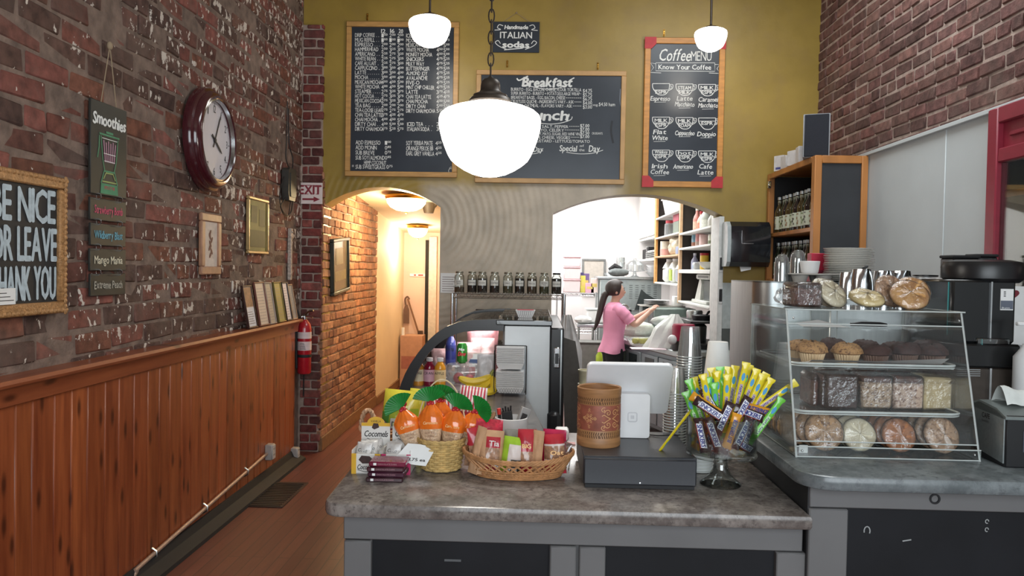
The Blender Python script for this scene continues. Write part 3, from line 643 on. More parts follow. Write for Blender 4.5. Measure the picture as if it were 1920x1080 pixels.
# picture in the corridor
a = PX(617, 566, XP+.004); b_ = PX(649, 445, XP+.004); w = b_.y-a.y; h = b_.z-a.z
t = framed('corridor_picture', 'dark green framed picture hanging tilted on the lit corridor brick', 'picture', (XP+.01, a.y, a.z+.05), w, h-.09, P('green_black_frame', (46, 52, 44), .4), P('dark_print', (66, 62, 50), .25, var=.3, scale=9), .03, .04, rot=(0, math.radians(-4), PI/2))
mb = MB(); mb.mat(P('print_tan', (104, 92, 66), .5)); mb.box((.1, -.022, .12), (w-.1, -.0235, h*.35)); mb.box((.14, -.022, h*.45), (w-.2, -.0235, h*.7)); mb.build('print', None, t)
mb = MB(); mb.mat(M_paper); p = PY(840, 518, YB)
mb.box((a1r.x+.01, YB-.004, PY(840, 549, YB).z), (PY(848, 520, YB).x+.06, YB-.001, PY(840, 512, YB).z)); mb.mat(M_ptxt)
for k in range(7): mb.box((a1r.x+.025, YB-.0045, PY(840, 546, YB).z+k*.02), (PY(848, 520, YB).x+.03-.02*(k % 2), YB-.004, PY(840, 546, YB).z+.006+k*.02))
tag(mb.build('paper_notice'), 'white printed paper notice on the taupe plaster column by the jar shelf', 'notice')

# ================================================================== MENU BOARDS
YF = YB-.03
def board(name, label, corners, mf, fw, red=False):
    a = PY(*corners[0], YF); b_ = PY(*corners[1], YF); w = b_.x-a.x; h = b_.z-a.z
    t = thing(name, label, 'menu board', (a.x, YB-.002, a.z))
    mb = MB(); mb.mat(mf); th = .028
    for lo, hi in (((0, 0, 0), (w, -th, fw)), ((0, 0, h-fw), (w, -th, h)), ((0, 0, fw), (fw, -th, h-fw)), ((w-fw, 0, fw), (w, -th, h-fw))): mb.box(lo, hi, .004)
    mb.build('frame', None, t); mb = MB(); mb.mat(M_slate); mb.box((fw*.8, 0, fw*.8), (w-fw*.8, -.014, h-fw*.8)); mb.build('chalkboard', None, t)
    def loc(u, v): p = PY(u, v, YF); return p.x-a.x, p.z-a.z
    return t, w, h, loc
pm = YF/FPX                                           # metres per photo pixel on the boards
def hook(u, v, lb):
    p = PY(u, v, YB); t = thing('picture_hook', lb, 'hook', (p.x, YB-.002, p.z), group=None); mb = MB(); mb.mat(M_brass)
    mb.box((-.008, 0, -.03), (.008, -.004, .03), .001); mb.tube(smoothpts([(0, -.004, .01), (0, -.012, -.025), (0, -.024, -.02), (0, -.024, -.005)], 4), .003, 5); mb.ball((0, -.006, .022), .006); mb.build('hook_body', None, t)
t, w, h, loc = board('drinks_menu_board', 'tall chalkboard price list of coffee drinks in light oak frame', ((646, 330), (861, 41)), M_oak, .045)
mb = MB(); mb.mat(M_chalk)
def wr(txt, u, v, hp, wp=None, **k):
    x, z = loc(u, v); mb.text(txt, x, z, hp*pm, wp*pm if wp else None, .0145, **k)
for x, s_ in ((714, '12'), (731, '16'), (747, '20')): wr(s_, x, 61, 7.5, 8, jit=.1, bold=.001)
names = ['DRIP COFFEE', 'MUG REFILL', 'ESPRESSO', 'HAMMERHEAD', 'AMERICANO', 'WHITE BEAN', 'CAFE AU LAIT', 'CAPPUCCINO', 'LATTE', 'MOCHA', 'MEXICAN MOCHA', 'WHITE MOCHA', 'STEAMER', 'HOT COCOA', 'MEXICAN COCOA', 'TEA BAG', 'TEA-LOOSE LEAF', 'CHAI TEA LATTE', 'CHAI MOCHA', 'DIRTY CHAI', 'DIRTY CHAI MOC']
wid = [37, 37, 34, 44, 38, 39, 40, 42, 21, 25, 51, 46, 31, 36, 50, 29, 51, 51, 43, 39, 51]
pr = ['1 50 2 00 2 50', '1 00 1 00 1 00', '2 00 2 00 2 00', '2 50 3 25 3 75', '2 25 2 75 3 25', '2 25 2 75 3 25', '2 25 2 75 3 25', '3 00 3 50 4 00', '3 00 3 50 4 00', '3 50 4 00 4 50', '4 00 4 50 5 00', '4 00 4 50 5 00', '2 75 3 25 3 75', '2 75 3 25 3 75', '2 75 3 25 3 75', '2 00 2 00 2 00', '2 75 2 75 2 75', '3 75 4 25 4 75', '4 00 4 50 5 00', '4 50 5 00 5 50', '4 75 5 25 5 75']
def price(u, v, a, b_):
    wr(a, u, v, 7.2, 4.4, jit=.1, bold=.0001); wr(b_, u+5, v-3, 4, 6.5, bold=.0004)
for k, nme in enumerate(names):
    v = 68.5+8.8*k; wr(nme, 665, v, 7.4, wid[k], jit=.12, bold=.0002)
    q = pr[k].split()
    for j in range(3): price(714.5+15*j, v+.4+.3*j, q[2*j], q[2*j+1])
    if wid[k] < 44:
        for j in range(int((47-wid[k])/4)): wr('.', 668+wid[k]+4*j, v, 7, 1)
n2 = [('ICED COFFEE', 40), ('MOCHA', 24), ('MEXICAN MOCHA', 49), ('WHITE MOCHA', 43), ('MONKEY MOCHA', 49), ('SNICKERS', 33), ('MILKY WAY', 34), ('BUTTERFINGER', 44), ('ALMOND JOY', 40), ('AVALANCHE', 40), ('FIVE-O', 25), ('MINT CHIP CHILLER', 53), ('LATTE', 22), ('CHAI TEA LATTE', 47), ('CHAI MOCHA', 41), ('DIRTY CHAI', 36), ('DIRTY CHAI MOCHA', 55)]
p2 = ['3 00 3 50', '4 25 4 75', '4 50 5 00', '4 50 5 00', '4 50 5 00', '4 75 5 25', '4 75 5 25', '4 75 5 25', '4 75 5 25', '4 75 5 25', '4 75 5 25', '4 75 5 25', '3 75 4 25', '4 25 4 75', '4 50 5 00', '5 00 5 50', '5 25 5 75']
for k, (nme, ww) in enumerate(n2):
    v = 69.5+8.83*k; wr(nme, 761, v, 7.4, ww, jit=.12, bold=.0002); q = p2[k].split(); price(818, v, q[0], q[1]); price(831, v+.3, q[2], q[3])
wr('ICED TEA', 763, 236, 7.6, 30, jit=.12, bold=.0002); wr('. . .', 797, 236, 7, 14); price(818, 236, '2', '25'); wr('ITALIAN SODA', 763, 245, 7.6, 42, jit=.12, bold=.0002); wr('.', 808, 245, 7, 1); price(818, 245, '3', '00')
for k, (nme, ww, pa, pb_) in enumerate((('ADD ESPRESSO', 47, '1', '00'), ('ADD MONIN', 40, '0', '85'), ('SUB BREVE', 36, '0', '75'), ('SUB SOY/ALMOND', 55, '0', '85'))):
    v = 270.5+9.4*k; wr(nme, 666, v, 7.8, ww, jit=.12, bold=.0002); price(721, v, pa, pb_)
wr('HEMP COCONUT', 682, 308, 7.6, 42, jit=.12, bold=.0002); wr('SUB SWEETGRASS', 666, 316, 7.8, 56, jit=.12, bold=.0002); price(724, 316, '0', '75'); wr('*', 659, 316, 7.5, 4)
for k, (nme, ww) in enumerate((('SOY YERBA MATE', 50), ('ORANGE PEKOE BB', 51), ('EARL GREY VANILLA', 53))): v = 271.5+9.8*k; wr(nme, 761, v, 8.2, ww, jit=.12, bold=.0002); price(816, v, '4', '25')
x, z = loc(845, 320); mb.stroke([(x+.02*math.cos(a), z+.02*math.sin(a)) for a in [i*.5 for i in range(14)]], .003, .0145); mb.stroke([(x-.015, z+.02), (x, z+.035), (x+.015, z+.02)], .003, .0145)
mb.build('lettering', None, t); hook(689, 32, 'brass hook above the tall drinks price list')
# breakfast and lunch board
t, w, h, loc = board('breakfast_lunch_board', 'wide chalkboard with Breakfast and Lunch menu in light wood frame', ((890, 342), (1175, 133)), P('light_wood_frame', (188, 148, 96), .42, var=.14, scale=8), .042)
mb = MB(); mb.mat(M_chalk)
wr('Breakfast', 979, 161, 17, 92, jit=.16, bold=.005, shear=.12); x, z = loc(975, 148)
def sw(pts, wd=.012): mb.stroke(smoothpts([loc(*p) for p in pts], 5), wd, .0147)
sw([(969, 146), (973, 150), (982, 146), (990, 142)]); sw([(982, 160), (990, 158)]); sw([(990, 160), (1020, 166), (1045, 165), (1067, 157)], .006); sw([(1068, 150), (1077, 145)], .01)
for k, (l_, wl, dsh, p_) in enumerate((('BURRITO - EGG, BACON, CHEESE, FLOUR TORTILLA', 131, 0, '$4.75'), ('SUPER BURRITO - BURRITO + POTATOES/LARGE WRAP', 128, 2, '$5.75'), ('BREAKFAST BAGEL - EGG, BACON, CHEESE', 101, 8, '$6.75'), ('CRUSTLESS QUICHE - INGREDIENTS VARY - ASK', 117, 5, '$4.00'), ('UMPQUA OATMEAL - FLAVORS VARY - ASK', 114, 5, '$3.00'))):
    v = 169.5+7.6*k; wr(l_, 958, v, 6, wl, jit=.1, bold=.0001)
    if dsh: wr('-'*dsh, 960+wl, v, 6, 1090-960-wl)
    wr(p_, 1093, v+3.2, 6.6, 17, jit=.08, bold=.0001)
wr('veg.', 1111, 198, 4.5, 11); wr('$4.50 ham', 1123, 198, 6.5, 30, jit=.1)
wr('Lunch', 984, 224, 18, 80, jit=.16, bold=.004, shear=.14); sw([(1004, 229), (1030, 232), (1052, 230), (1070, 224), (1073, 218)], .006); sw([(1060, 224), (1066, 218), (1067, 213)], .01)
for k, (l_, wl, dsh, p_) in enumerate((('EGG SALAD - EGG, MAYO, SALT, PEPPER', 150, 6, '$7.00'), ('TUNA SALAD - TUNA, MAYO, CELERY', 142, 7, '$7.00'), ('CHICKEN SALAD - CHICKEN, APPLE, CELERY, MAYO, SUGAR, RED WINE VIN.', 172, 0, '$7.50'), ('SANDWICH - TURKEY, SALAMI, CHEESE, VEGGIES', 153, 6, '$7.00'), ('ALL COME WITH - MAYO/MUSTARD - LETTUCE/TOMATO', 190, 0, ''))):
    v = 238+6.8*k; wr(l_, 915, v, 5.4, wl, jit=.08)
    if dsh: wr('-'*dsh, 917+wl, v, 5.5, 1086-917-wl)
    if p_: wr(p_, 1088, v, 6, 17, bold=.0005)
wr('CROISSANTS', 1110, 251.5, 4, 20)
wr('Soup of the Day', 945, 283, 10, 72, shear=.15, jit=.1, bold=.0012); sw([(960, 287), (1000, 288), (1018, 282)], .005)
wr('Special', 1049, 283, 11, 32, shear=.1, jit=.1, bold=.0012); wr('of', 1087, 275, 4.5, 8); wr('the', 1086, 283, 5, 10); wr('Day', 1104, 284, 12, 20, shear=.1, bold=.0012); sw([(1062, 285), (1085, 288), (1110, 287), (1131, 281)], .005)
wr('sweet', 1126, 342, 2.6, 18) if False else None
mb.mat(P('dark_smudge', (30, 34, 40), .6)); mb.stroke(smoothpts([loc(*p) for p in ((1148, 226), (1146, 245), (1150, 268))], 5), .018, .0142)
mb.mat(P('grey_smear', (120, 126, 134), .8)); mb.stroke(smoothpts([loc(*p) for p in ((1164, 166), (1163, 190), (1167, 204))], 5), .010, .0142)
mb.build('lettering', None, t); hook(951, 120, 'brass hook above the Breakfast heading, near the hanging chain'); hook(1121, 124, 'brass hook above the far end of the Breakfast and Lunch board')
# coffee menu board
t, w, h, loc = board('coffee_menu_board', 'narrow chalkboard Coffee Menu with drawn cups and red frame corners', ((1204, 350), (1361, 71)), M_orangewood, .05)
e = .095
for x in (0, 1):
    for z in (0, 1):
        mb = MB(); mb.mat(M_red); X = x*w; Z = z*h; sx_ = 1-2*x; sz_ = 1-2*z
        mb.prism([(X-sx_*.003, Z-sz_*.003), (X+sx_*e, Z-sz_*.003), (X+sx_*e, Z+sz_*.055), (X+sx_*.055, Z+sz_*e), (X-sx_*.003, Z+sz_*e)], -.0275, -.031); mb.build('corner', None, t)
mb = MB(); mb.mat(M_chalk)
wr('Coffee', 1235, 113, 22, 58, shear=.2, jit=.06, bold=.0012); wr('MENU', 1296, 113, 18, 38, bold=0)
wr('Know Your Coffee', 1235, 129, 9, 97, jit=.05, bold=.0008)
for pts in (((1230, 117), (1341, 117)), ((1230, 117), (1230, 132), (1341, 133), (1341, 117)), ((1230, 119), (1220, 117), (1226, 126), (1219, 135), (1240, 136)), ((1341, 120), (1350, 120), (1345, 128), (1351, 137), (1330, 136))): mb.stroke([loc(*p) for p in pts], .004, .0146)
def cup(u, v, lev, txt, txt2):
    sw([(u-17, v-11), (u-16.5, v-3), (u-11, v+5), (u-5, v+10), (u+5, v+10), (u+11, v+5), (u+14.5, v-3), (u+15, v-11)], .006); mb.stroke([loc(u-17, v-11), loc(u+15, v-11)], .005, .0146)
    sw([(u+15, v-9), (u+21, v-9), (u+20, v-2), (u+12, v+3)], .005); sw([(u+15, v-6), (u+18.5, v-6.5), (u+17.5, v-2.5), (u+13, v)], .004)
    mb.stroke([loc(u-15.5, v+lev), loc(u+14, v+lev)], .004, .0146)
    if txt: wr(txt, u-1, v+lev-1.5, 6.5, 24, align='c', bold=.0006)
    wr(txt2, u-1, v+lev+7, 6.2, 21, align='c', bold=.0008)
CU = [1241, 1285, 1327.5]; CV = [167, 230, 292]
lay = [[(1, '', 'ESPR'), (1, 'STEAM', 'MILK'), (0, 'MILK', 'ESPR')], [(0, 'MILK', 'ESPR'), (0, 'MILK', 'FOAM'), (-5, '', 'ESPR')], [(-3, 'Whiskey', 'ESPR'), (-2, 'hot', 'ESPR'), (0, 'MILK', 'ESPR')]]
for j in range(3):
    for i in range(3): cup(CU[i], CV[j]+.8*i, *lay[j][i])
def cap(u, v, *ls):
    for k, s_ in enumerate(ls): wr(s_, u, v+11*k, 8.5, min(36, 5.2*len(s_)+3), align='c', shear=.16, jit=.1, bold=.0008)
    wd = 11; v2 = v+11*(len(ls)-1)+3; mb.stroke([loc(u-wd, v2), loc(u+wd, v2-.5)], .003, .0146)
cap(1238, 188, 'Espresso'); cap(1284, 188, 'Latte', 'Macchiato'); cap(1328, 190, 'Caramel', 'Macchiato'); cap(1237, 251, 'Flat', 'White'); cap(1284, 253, 'Cappuccino'); cap(1325, 255, 'Doppio'); cap(1237, 315, 'Irish', 'Coffee'); cap(1281, 316, 'Americano'); cap(1323, 316, 'Cafe', 'Latte')
mb.build('lettering', None, t); hook(1245, 62, 'brass hook above the Coffee Menu with red corners')
# italian sodas sign
a = PY(923, 97, YF); b_ = PY(1012, 40, YF); w = b_.x-a.x; h = b_.z-a.z
t = thing('soda_sign', 'small dark chalkboard sign reading Handmade Italian Sodas on a string', 'sign', (a.x, YB-.004, a.z))
mb = MB(); mb.mat(M_slate); mb.box((0, 0, 0), (w, -.012, h), .002); mb.build('board', None, t)
mb = MB(); mb.mat(M_chalk); mb.text('Handmade', w*.5, h*.76, h*.13, w*.5, .0125, align='c', shear=.15, bold=.002, jit=.1); mb.text('ITALIAN', w*.5, h*.46, h*.21, w*.68, .0125, align='c', bold=.001); mb.text('sodas', w*.5, h*.16, h*.19, w*.56, .0125, align='c', bold=.004, jit=.08)
for s_ in (-1, 1):
    c = w*.5
    mb.stroke(smoothpts([(c+s_*w*.28, h*.86), (c+s_*w*.36, h*.9), (c+s_*w*.4, h*.8), (c+s_*w*.33, h*.74), (c+s_*w*.46, h*.72)], 5), .006, .0126)
    mb.stroke(smoothpts([(c+s_*w*.2, h*.10), (c+s_*w*.36, h*.2), (c+s_*w*.44, h*.32), (c+s_*w*.38, h*.38), (c+s_*w*.33, h*.28)], 5), .006, .0126)
mb.stroke([(w*.25, h*.08), (w*.65, h*.14)], .008, .0126); mb.build('lettering', None, t)
mb = MB(); mb.mat(M_rope); mb.tube([(w*.2, -.006, h-.004), (w*.5, -.008, h+.075)], .002, 5); mb.tube([(w*.8, -.006, h-.004), (w*.5, -.008, h+.075)], .002, 5); mb.ball((w*.5, -.008, h+.077), .008); mb.build('hanging_string', None, t)

# ================================================================== PENDANT LAMPS
M_globe = P('opal_globe_glow', (255, 250, 240), .3, emit=5.5, var=.0)
M_bronze = P('aged_bronze', (70, 62, 56), .4, .6, var=.15)
def schoolhouse(name, label, p, s, rod=True, glow=M_globe, group=None):
    """p: neck point of the globe, s: globe radius"""
    t = thing(name, label, 'pendant lamp', p, group=group)
    k = s/293.
    mb = MB(); mb.mat(glow); mb.lathe([(r*k, -y*k) for r, y in ((112, -2), (122, 8), (165, 18), (220, 34), (262, 52), (285, 72), (293, 100), (292, 135), (286, 170), (274, 215), (258, 258), (240, 300), (222, 330), (190, 358), (150, 384), (100, 408), (50, 421), (0, 426))], n=40); mb.build('globe', None, t)
    mb = MB(); mb.mat(M_bronze); mb.lathe([(r*k, y*k) for r, y in ((118, -6), (124, 4), (118, 18), (112, 26), (100, 32), (98, 44), (70, 56), (58, 70), (56, 100), (52, 120), (40, 134), (20, 140), (12, 150), (0, 152))] if not rod else [(r*k, y*k) for r, y in ((112, -6), (118, 6), (110, 20), (60, 34), (34, 50), (20, 62), (0, 64))], n=30); mb.build('fitter', None, t)
    top = 4.4-p[2]; mb = MB(); mb.mat(M_bronze)
    if rod: mb.cyl((0, 0, 60*k), (0, 0, top), .009, n=10)
    else:
        z = 150*k; L = .05; i = 0
        while z < top-.02:
            ax = Vector((1, 0, 0)) if i % 2 else Vector((0, 1, 0))
            mb.tube([Vector((0, 0, z+L*.5))+ax*.0115*math.cos(a)+Vector((0, 0, 1))*L*.56*math.sin(a) for a in [2*PI*j/12 for j in range(12)]], .0032, 6, closed=True); z += L*.86; i += 1
    mb.build('rod' if rod else 'chain', None, t)
    mb = MB(); mb.mat(M_bronze); mb.lathe([(0, top-.03), (.03, top-.03), (.06, top-.005), (.06, top)], n=20); mb.build('ceiling_canopy', None, t); return t
p = PY(919, 193, 3.1); schoolhouse('pendant_lamp', 'largest opal glass pendant lamp on a chain with bronze fitter, over the counter', tuple(p), .2035, False, group='schoolhouse pendant lamps'); point('pendant_light', (p.x, p.y, p.z-.36), 14, (1, .94, .84), .12)
p = PY(806, 31, 5.9); schoolhouse('pendant_lamp', 'medium opal glass pendant lamp on rod before the drinks price list', tuple(p), .160, group='schoolhouse pendant lamps'); point('pendant_light', (p.x, p.y, p.z-.30), 8, (1, .94, .84), .1)
p = PY(1333, 53, 6.05); schoolhouse('pendant_lamp', 'smallest opal glass pendant lamp on rod before the Coffee Menu board', tuple(p), .124, group='schoolhouse pendant lamps'); point('pendant_light', (p.x, p.y, p.z-.25), 6, (1, .94, .84), .1)
# corridor ceiling lamps
M_warm = P('warm_glass_glow', (255, 226, 168), .3, emit=7., var=.0)
for y, u, r, pw, lb in ((7.75, 762, .20, 55, 'nearer brass rimmed ceiling lamp glowing warm in the corridor'), (10.0, 784, .13, 24, 'farther small ceiling lamp glowing warm deep in the corridor')):
    z = zc(y); x = PY(u, 380, y).x
    t = thing('ceiling_lamp', lb, 'ceiling lamp', (x, y, z), group='corridor ceiling lamps')
    mb = MB(); mb.mat(M_brass); mb.lathe([(0, 0), (r*1.05, 0), (r*1.08, -.02), (r*1.02, -.04), (0, -.04)], n=30); mb.build('rim', None, t)
    mb = MB(); mb.mat(M_warm); mb.lathe([(r, -.042), (r*.96, -.08), (r*.8, -.12), (r*.5, -.15), (0, -.165)], n=30); mb.build('glass_bowl', None, t)
    mb = MB(); mb.mat(M_brass); mb.lathe([(0, -.164), (.012, -.166), (.012, -.18), (0, -.19)], n=12); mb.build('finial', None, t)
    point('corridor_light', (x-.03, y, z-.26), pw, (1, .78, .44) if y < 9 else (1, .88, .72), .06)
# ================================================================== COUNTERS
def lammat(name, c1, c2, c3, sc=16):
    m, nt, b = newmat(name); tc = nt.nodes.new('ShaderNodeTexCoord').outputs['Object']
    n = noise(nt, sc, tc, 8, .72); n2 = noise(nt, sc*3.3, tc, 6, .7); n3 = noise(nt, sc*.35, tc, 3)
    c = mixnode(nt, ramp(nt, n, .40, .62), lin(c1), lin(c2)); c = mixnode(nt, ramp(nt, n2, .52, .64, 0, .8), c, lin(c3)); c = mixnode(nt, ramp(nt, n3, .35, .65, 0, .35), c, lin(c1))
    nt.links.new(c, b.inputs['Base Color']); b.inputs['Roughness'].default_value = .22; b.inputs['Specular IOR Level'].default_value = .5
    bumpn(nt, n2, .03, .002, b); return m
M_lam = lammat('granite_laminate', (98, 90, 86), (142, 134, 128), (76, 70, 68)); M_lam2 = lammat('slate_laminate', (92, 98, 100), (124, 130, 132), (80, 84, 86), 9)
def slab(mb, poly, z, th, r=.012):
    """worktop with rolled edges"""
    n = len(poly); rows = []; c = Vector((sum(p[0] for p in poly)/n, sum(p[1] for p in poly)/n))
    def inset(d):
        out = []
        for i in range(n):
            a = Vector(poly[i-1]); b = Vector(poly[i]); e = Vector(poly[(i+1) % n]); d1 = (b-a).normalized(); d2 = (e-b).normalized()
            n1 = Vector((-d1.y, d1.x)); n2 = Vector((-d2.y, d2.x)); nn = (n1+n2); k = nn.length_squared; out.append(b+nn*(d*2/k if k > .3 else d))
        return out
    prof = [(r, 0), (r*.3, -r*.3), (0, -r), (0, -th+r), (r*.3, -th+r*.3), (r, -th)]
    vs = []; fs = []
    for d, dz in prof: vs += [(p.x, p.y, z+dz) for p in inset(d)]
    for k in range(len(prof)-1):
        for i in range(n): fs.append((k*n+i, k*n+(i+1) % n, (k+1)*n+(i+1) % n, (k+1)*n+i))
    fs += [tuple(range(n)), tuple(range(len(vs)-1, len(vs)-n-1, -1))]; mb.add(vs, fs)
def corner(cx, cy, r, a0, a1, n=7): return [(cx+r*math.cos(math.radians(a0+(a1-a0)*i/(n-1))), cy+r*math.sin(math.radians(a0+(a1-a0)*i/(n-1)))) for i in range(n)]
YC = 2.31
poly = corner(-.64+.06, YC+.06, .06, 180, 270)+[(.835, YC), (.835, 3.42), (.06, 3.42), (-.045, 4.44), (-.80, 4.44), (-.66, 3.0)]
t = thing('worktop', 'low grey mottled laminate worktop carrying baskets and cash drawer', 'worktop', (.09, 2.9, CT-.045)); mb = MB(); mb.T = Tr(-.09, -2.9, -(CT-.045)); mb.mat(M_lam); slab(mb, poly, CT, .045, .011); mb.build('laminate_top', None, t)
M_cab = P('grey_painted_wood', (104, 103, 103), .5, var=.06, scale=5); M_cabp = P('black_chalk_panel', (19, 20, 24), .6, var=.3, scale=5, spec=.3)
t = thing('counter_cabinet', 'grey painted cabinet with black panels under the low worktop', 'cabinet', (.1, 2.6, 0))
mb = MB(); mb.T = Tr(-.1, -2.6, 0); mb.mat(M_cab); yf = YC+.055; xl = PY(643, 1000, yf).x; xr = .830; zf = PY(1000, 1022, yf).z
mb.box((xl, yf+.03, .05), (xr, 3.36, CT-.046)); mb.box((xl, yf+.006, zf), (xr, yf+.06, CT-.046), .003); mb.box((xl-.002, 2.9, .05), (.06, 3.4, CT-.046)); mb.prism([(-.6, 2.9), (.03, 2.9), (-.075, 4.4), (-.72, 4.4)], .05, CT-.046, 'xy'); mb.build('carcass', None, t)
st = [(643, 696), (1030, 1081), (1085, 1136), (1455, 1513)]
for a, b_ in st:
    mb = MB(); mb.T = Tr(-.1, -2.6, 0); mb.mat(M_cab); mb.box((PY(a, 1050, yf).x+.002, yf, .06), (PY(b_, 1050, yf).x-.001, yf+.05, zf-.002), .004); mb.build('stile', None, t)
for a, b_ in ((696, 1030), (1136, 1455)):
    mb = MB(); mb.T = Tr(-.1, -2.6, 0); mb.mat(M_cabp); mb.box((PY(a, 1050, yf).x, yf+.022, .06), (PY(b_, 1050, yf).x, yf+.05, zf-.002)); mb.build('black_panel', None, t)
mb = MB(); mb.T = Tr(-.1, -2.6, 0); mb.mat(P('grey_chalk_smudge', (88, 90, 92), .9)); p = PY(845, 1056, yf); mb.box((p.x-.022, yf+.0215, p.z-.003), (p.x+.03, yf+.0222, p.z+.004)); mb.build('chalk_mark', None, t)
# raised counter
YR = 2.27
poly = corner(.795+.10, YR+.10, .10, 180, 270)+[(2.32, YR), (2.32, 4.5), (.795, 4.5)]
t = thing('raised_worktop', 'raised blue grey laminate worktop under the acrylic pastry case', 'worktop', (1.5, 3.2, RT-.045)); mb = MB(); mb.T = Tr(-1.5, -3.2, -(RT-.045)); mb.mat(M_lam2); slab(mb, poly, RT, .045, .011); mb.build('laminate_top', None, t)
t = thing('raised_cabinet', 'dark grey cabinet with black chalk panel under the raised worktop', 'cabinet', (1.5, 3.2, 0)); yf = YR+.075
mb = MB(); mb.T = Tr(-1.5, -3.2, 0); mb.mat(M_cab); mb.box((.845, yf+.03, .05), (2.31, 4.45, RT-.046)); zf = PY(1700, 957, yf).z; mb.box((.84, yf+.005, zf), (2.31, yf+.06, RT-.046), .003); mb.build('carcass', None, t)
mb = MB(); mb.T = Tr(-1.5, -3.2, 0); mb.mat(P('black_side_panel', (34, 34, 36), .6)); mb.box((.836, yf+.01, .05), (.846, 4.45, RT-.046)); mb.build('side_panel', None, t)
mb = MB(); mb.T = Tr(-1.5, -3.2, 0); mb.mat(M_cab); mb.box((.838, yf, .06), (PY(1590, 1000, yf).x, yf+.05, zf-.002), .004); mb.build('stile', None, t)
mb = MB(); mb.T = Tr(-1.5, -3.2, 0); mb.mat(M_cabp); mb.box((PY(1590, 1000, yf).x, yf+.022, .06), (2.31, yf+.05, zf-.002)); mb.build('black_panel', None, t)
mb = MB(); p = PY(1754, 936, yf); mb.T = Tr(p.x-1.5, yf+.004-3.2, p.z) @ Rx(PI/2); mb.mat(M_black); mb.lathe([(.013, -.002), (.016, 0), (.016, .003), (.011, .003), (.010, -.004), (0, -.004)], n=18); mb.build('cable_grommet', None, t)
mb = MB(); mb.mat(P('chalk_dim', (150, 152, 152), .9)); mb.T = Tr(-1.5, yf+.021-3.2, 0)
p = PY(1631, 1000, yf); mb.stroke([(p.x+a, p.z+b_) for a, b_ in arcpts(0, 0, .009, .014, 200, -30, 9)], .0035, .001); mb.build('chalk_mark', None, t); mb = MB(); mb.mat(P('chalk_dim', 0)); mb.T = Tr(-1.5, yf+.021-3.2, 0); p = PY(1707, 1018, yf); mb.stroke([(p.x-.014, p.z-.002), (p.x+.012, p.z+.003)], .004, .001)
p = PY(1858, 985, yf); mb.build('chalk_mark', None, t)
for dz in (.005, -.02):
    mb = MB(); mb.mat(P('chalk_dim', 0)); mb.T = Tr(-1.5, yf+.021-3.2, 0); mb.stroke([(p.x+a, p.z+dz+b_) for a, b_ in arcpts(0, 0, .005, .006, 0, 300, 8)], .003, .001); mb.build('chalk_mark', None, t)
# floor grate beside the wainscot
p = PZ(516, 927, 0)
t = thing('floor_grate', 'dark metal floor grate on the red floor near the wainscot', 'floor grate', (p.x, p.y, .0)); mb = MB(); mb.mat(P('dark_iron', (52, 40, 38), .5, .5)); mb.box((-.15, -.30, 0), (.15, .30, .006), .002); mb.build('rim', None, t)
mb = MB(); mb.mat(M_black)
for k in range(14): mb.box((-.13, -.28+k*.04, .006), (.13, -.262+k*.04, .009))
mb.build('louvre_slats', None, t)

# ================================================================== DELI CASE
YD = 4.47
def dz(x, y): p = PY(740+x/3.178, 480+y/3.178, YD); return (p.x, p.z)
outer = [dz(*q) for q in ((22, 812), (38, 760), (62, 700), (95, 640), (140, 575), (195, 508), (250, 458), (310, 420), (380, 394), (470, 382), (560, 378), (650, 378))]
inner = [dz(*q) for q in ((98, 812), (108, 760), (128, 705), (155, 650), (192, 592), (240, 540), (290, 502), (345, 472), (410, 452), (490, 446), (570, 446), (650, 446))]
t = thing('deli_case', 'curved glass refrigerated deli case with black arched end behind the worktop', 'display case', (-.4, YD, 0))
def L(mb): mb.T = Tr(.4, -YD, 0); return mb
DEP = 1.25
mb = L(MB()); mb.mat(P('black_case_trim', (34, 34, 36), .3)); mb.prism(outer+inner[::-1], YD, YD+.05); mb.build('arched_end_trim', None, t)
mb = L(MB()); mb.mat(P('black_case_trim', 0)); mb.prism(outer+inner[::-1], YD+DEP-.05, YD+DEP); mb.build('rear_end_trim', None, t)
mb = L(MB()); mb.mat(clear('smoked_curved_glass', (.60, .58, .56), .16, .05)); n_ = len(outer)
mid = [((a[0]*.85+b_[0]*.15), (a[1]*.85+b_[1]*.15)) for a, b_ in zip(outer, inner)]
mb.prism(mid+[(p[0]+.006, p[1]-.006) for p in mid[::-1]], YD+.05, YD+DEP-.05); mb.build('curved_glass', None, t)
xw0 = dz(655, 500)[0]; xw1 = dz(925, 500)[0]; ztop = dz(650, 380)[1]; zbt = PY(1026, 808, YD).z
mb = L(MB()); mb.mat(P('white_case_panel', (206, 212, 216), .4, var=.02)); mb.box((xw0, YD, zbt), (xw1, YD+DEP, ztop-.035), .003); mb.build('white_end_panel', None, t)
mb = L(MB()); mb.mat(P('case_interior_steel', (150, 146, 146), .35, .6)); mb.box((outer[0][0]+.03, YD+.01, .8), (xw0, YD+DEP, .902)); mb.build('deck', None, t)
mb = L(MB()); mb.mat(M_black); mb.box((outer[0][0]+.02, YD+.02, .05), (xw0, YD+DEP, .8)); mb.box((xw0, YD+.02, .05), (xw1+.02, YD+DEP, zbt)); mb.build('base', None, t)
mb = L(MB()); mb.mat(P('dark_glossy_lid', (36, 34, 34), .08, coat=.5)); mb.box((xw0-.05, YD-.012, ztop-.03), (xw1+.012, YD+DEP, ztop), .004); mb.build('glossy_lid', None, t)
mb = L(MB()); mb.mat(P('rear_wall_grey', (120, 112, 110), .5)); mb.box((xw0-.012, YD+.06, .902), (xw0-.002, YD+DEP, ztop-.036)); mb.build('rear_wall', None, t)
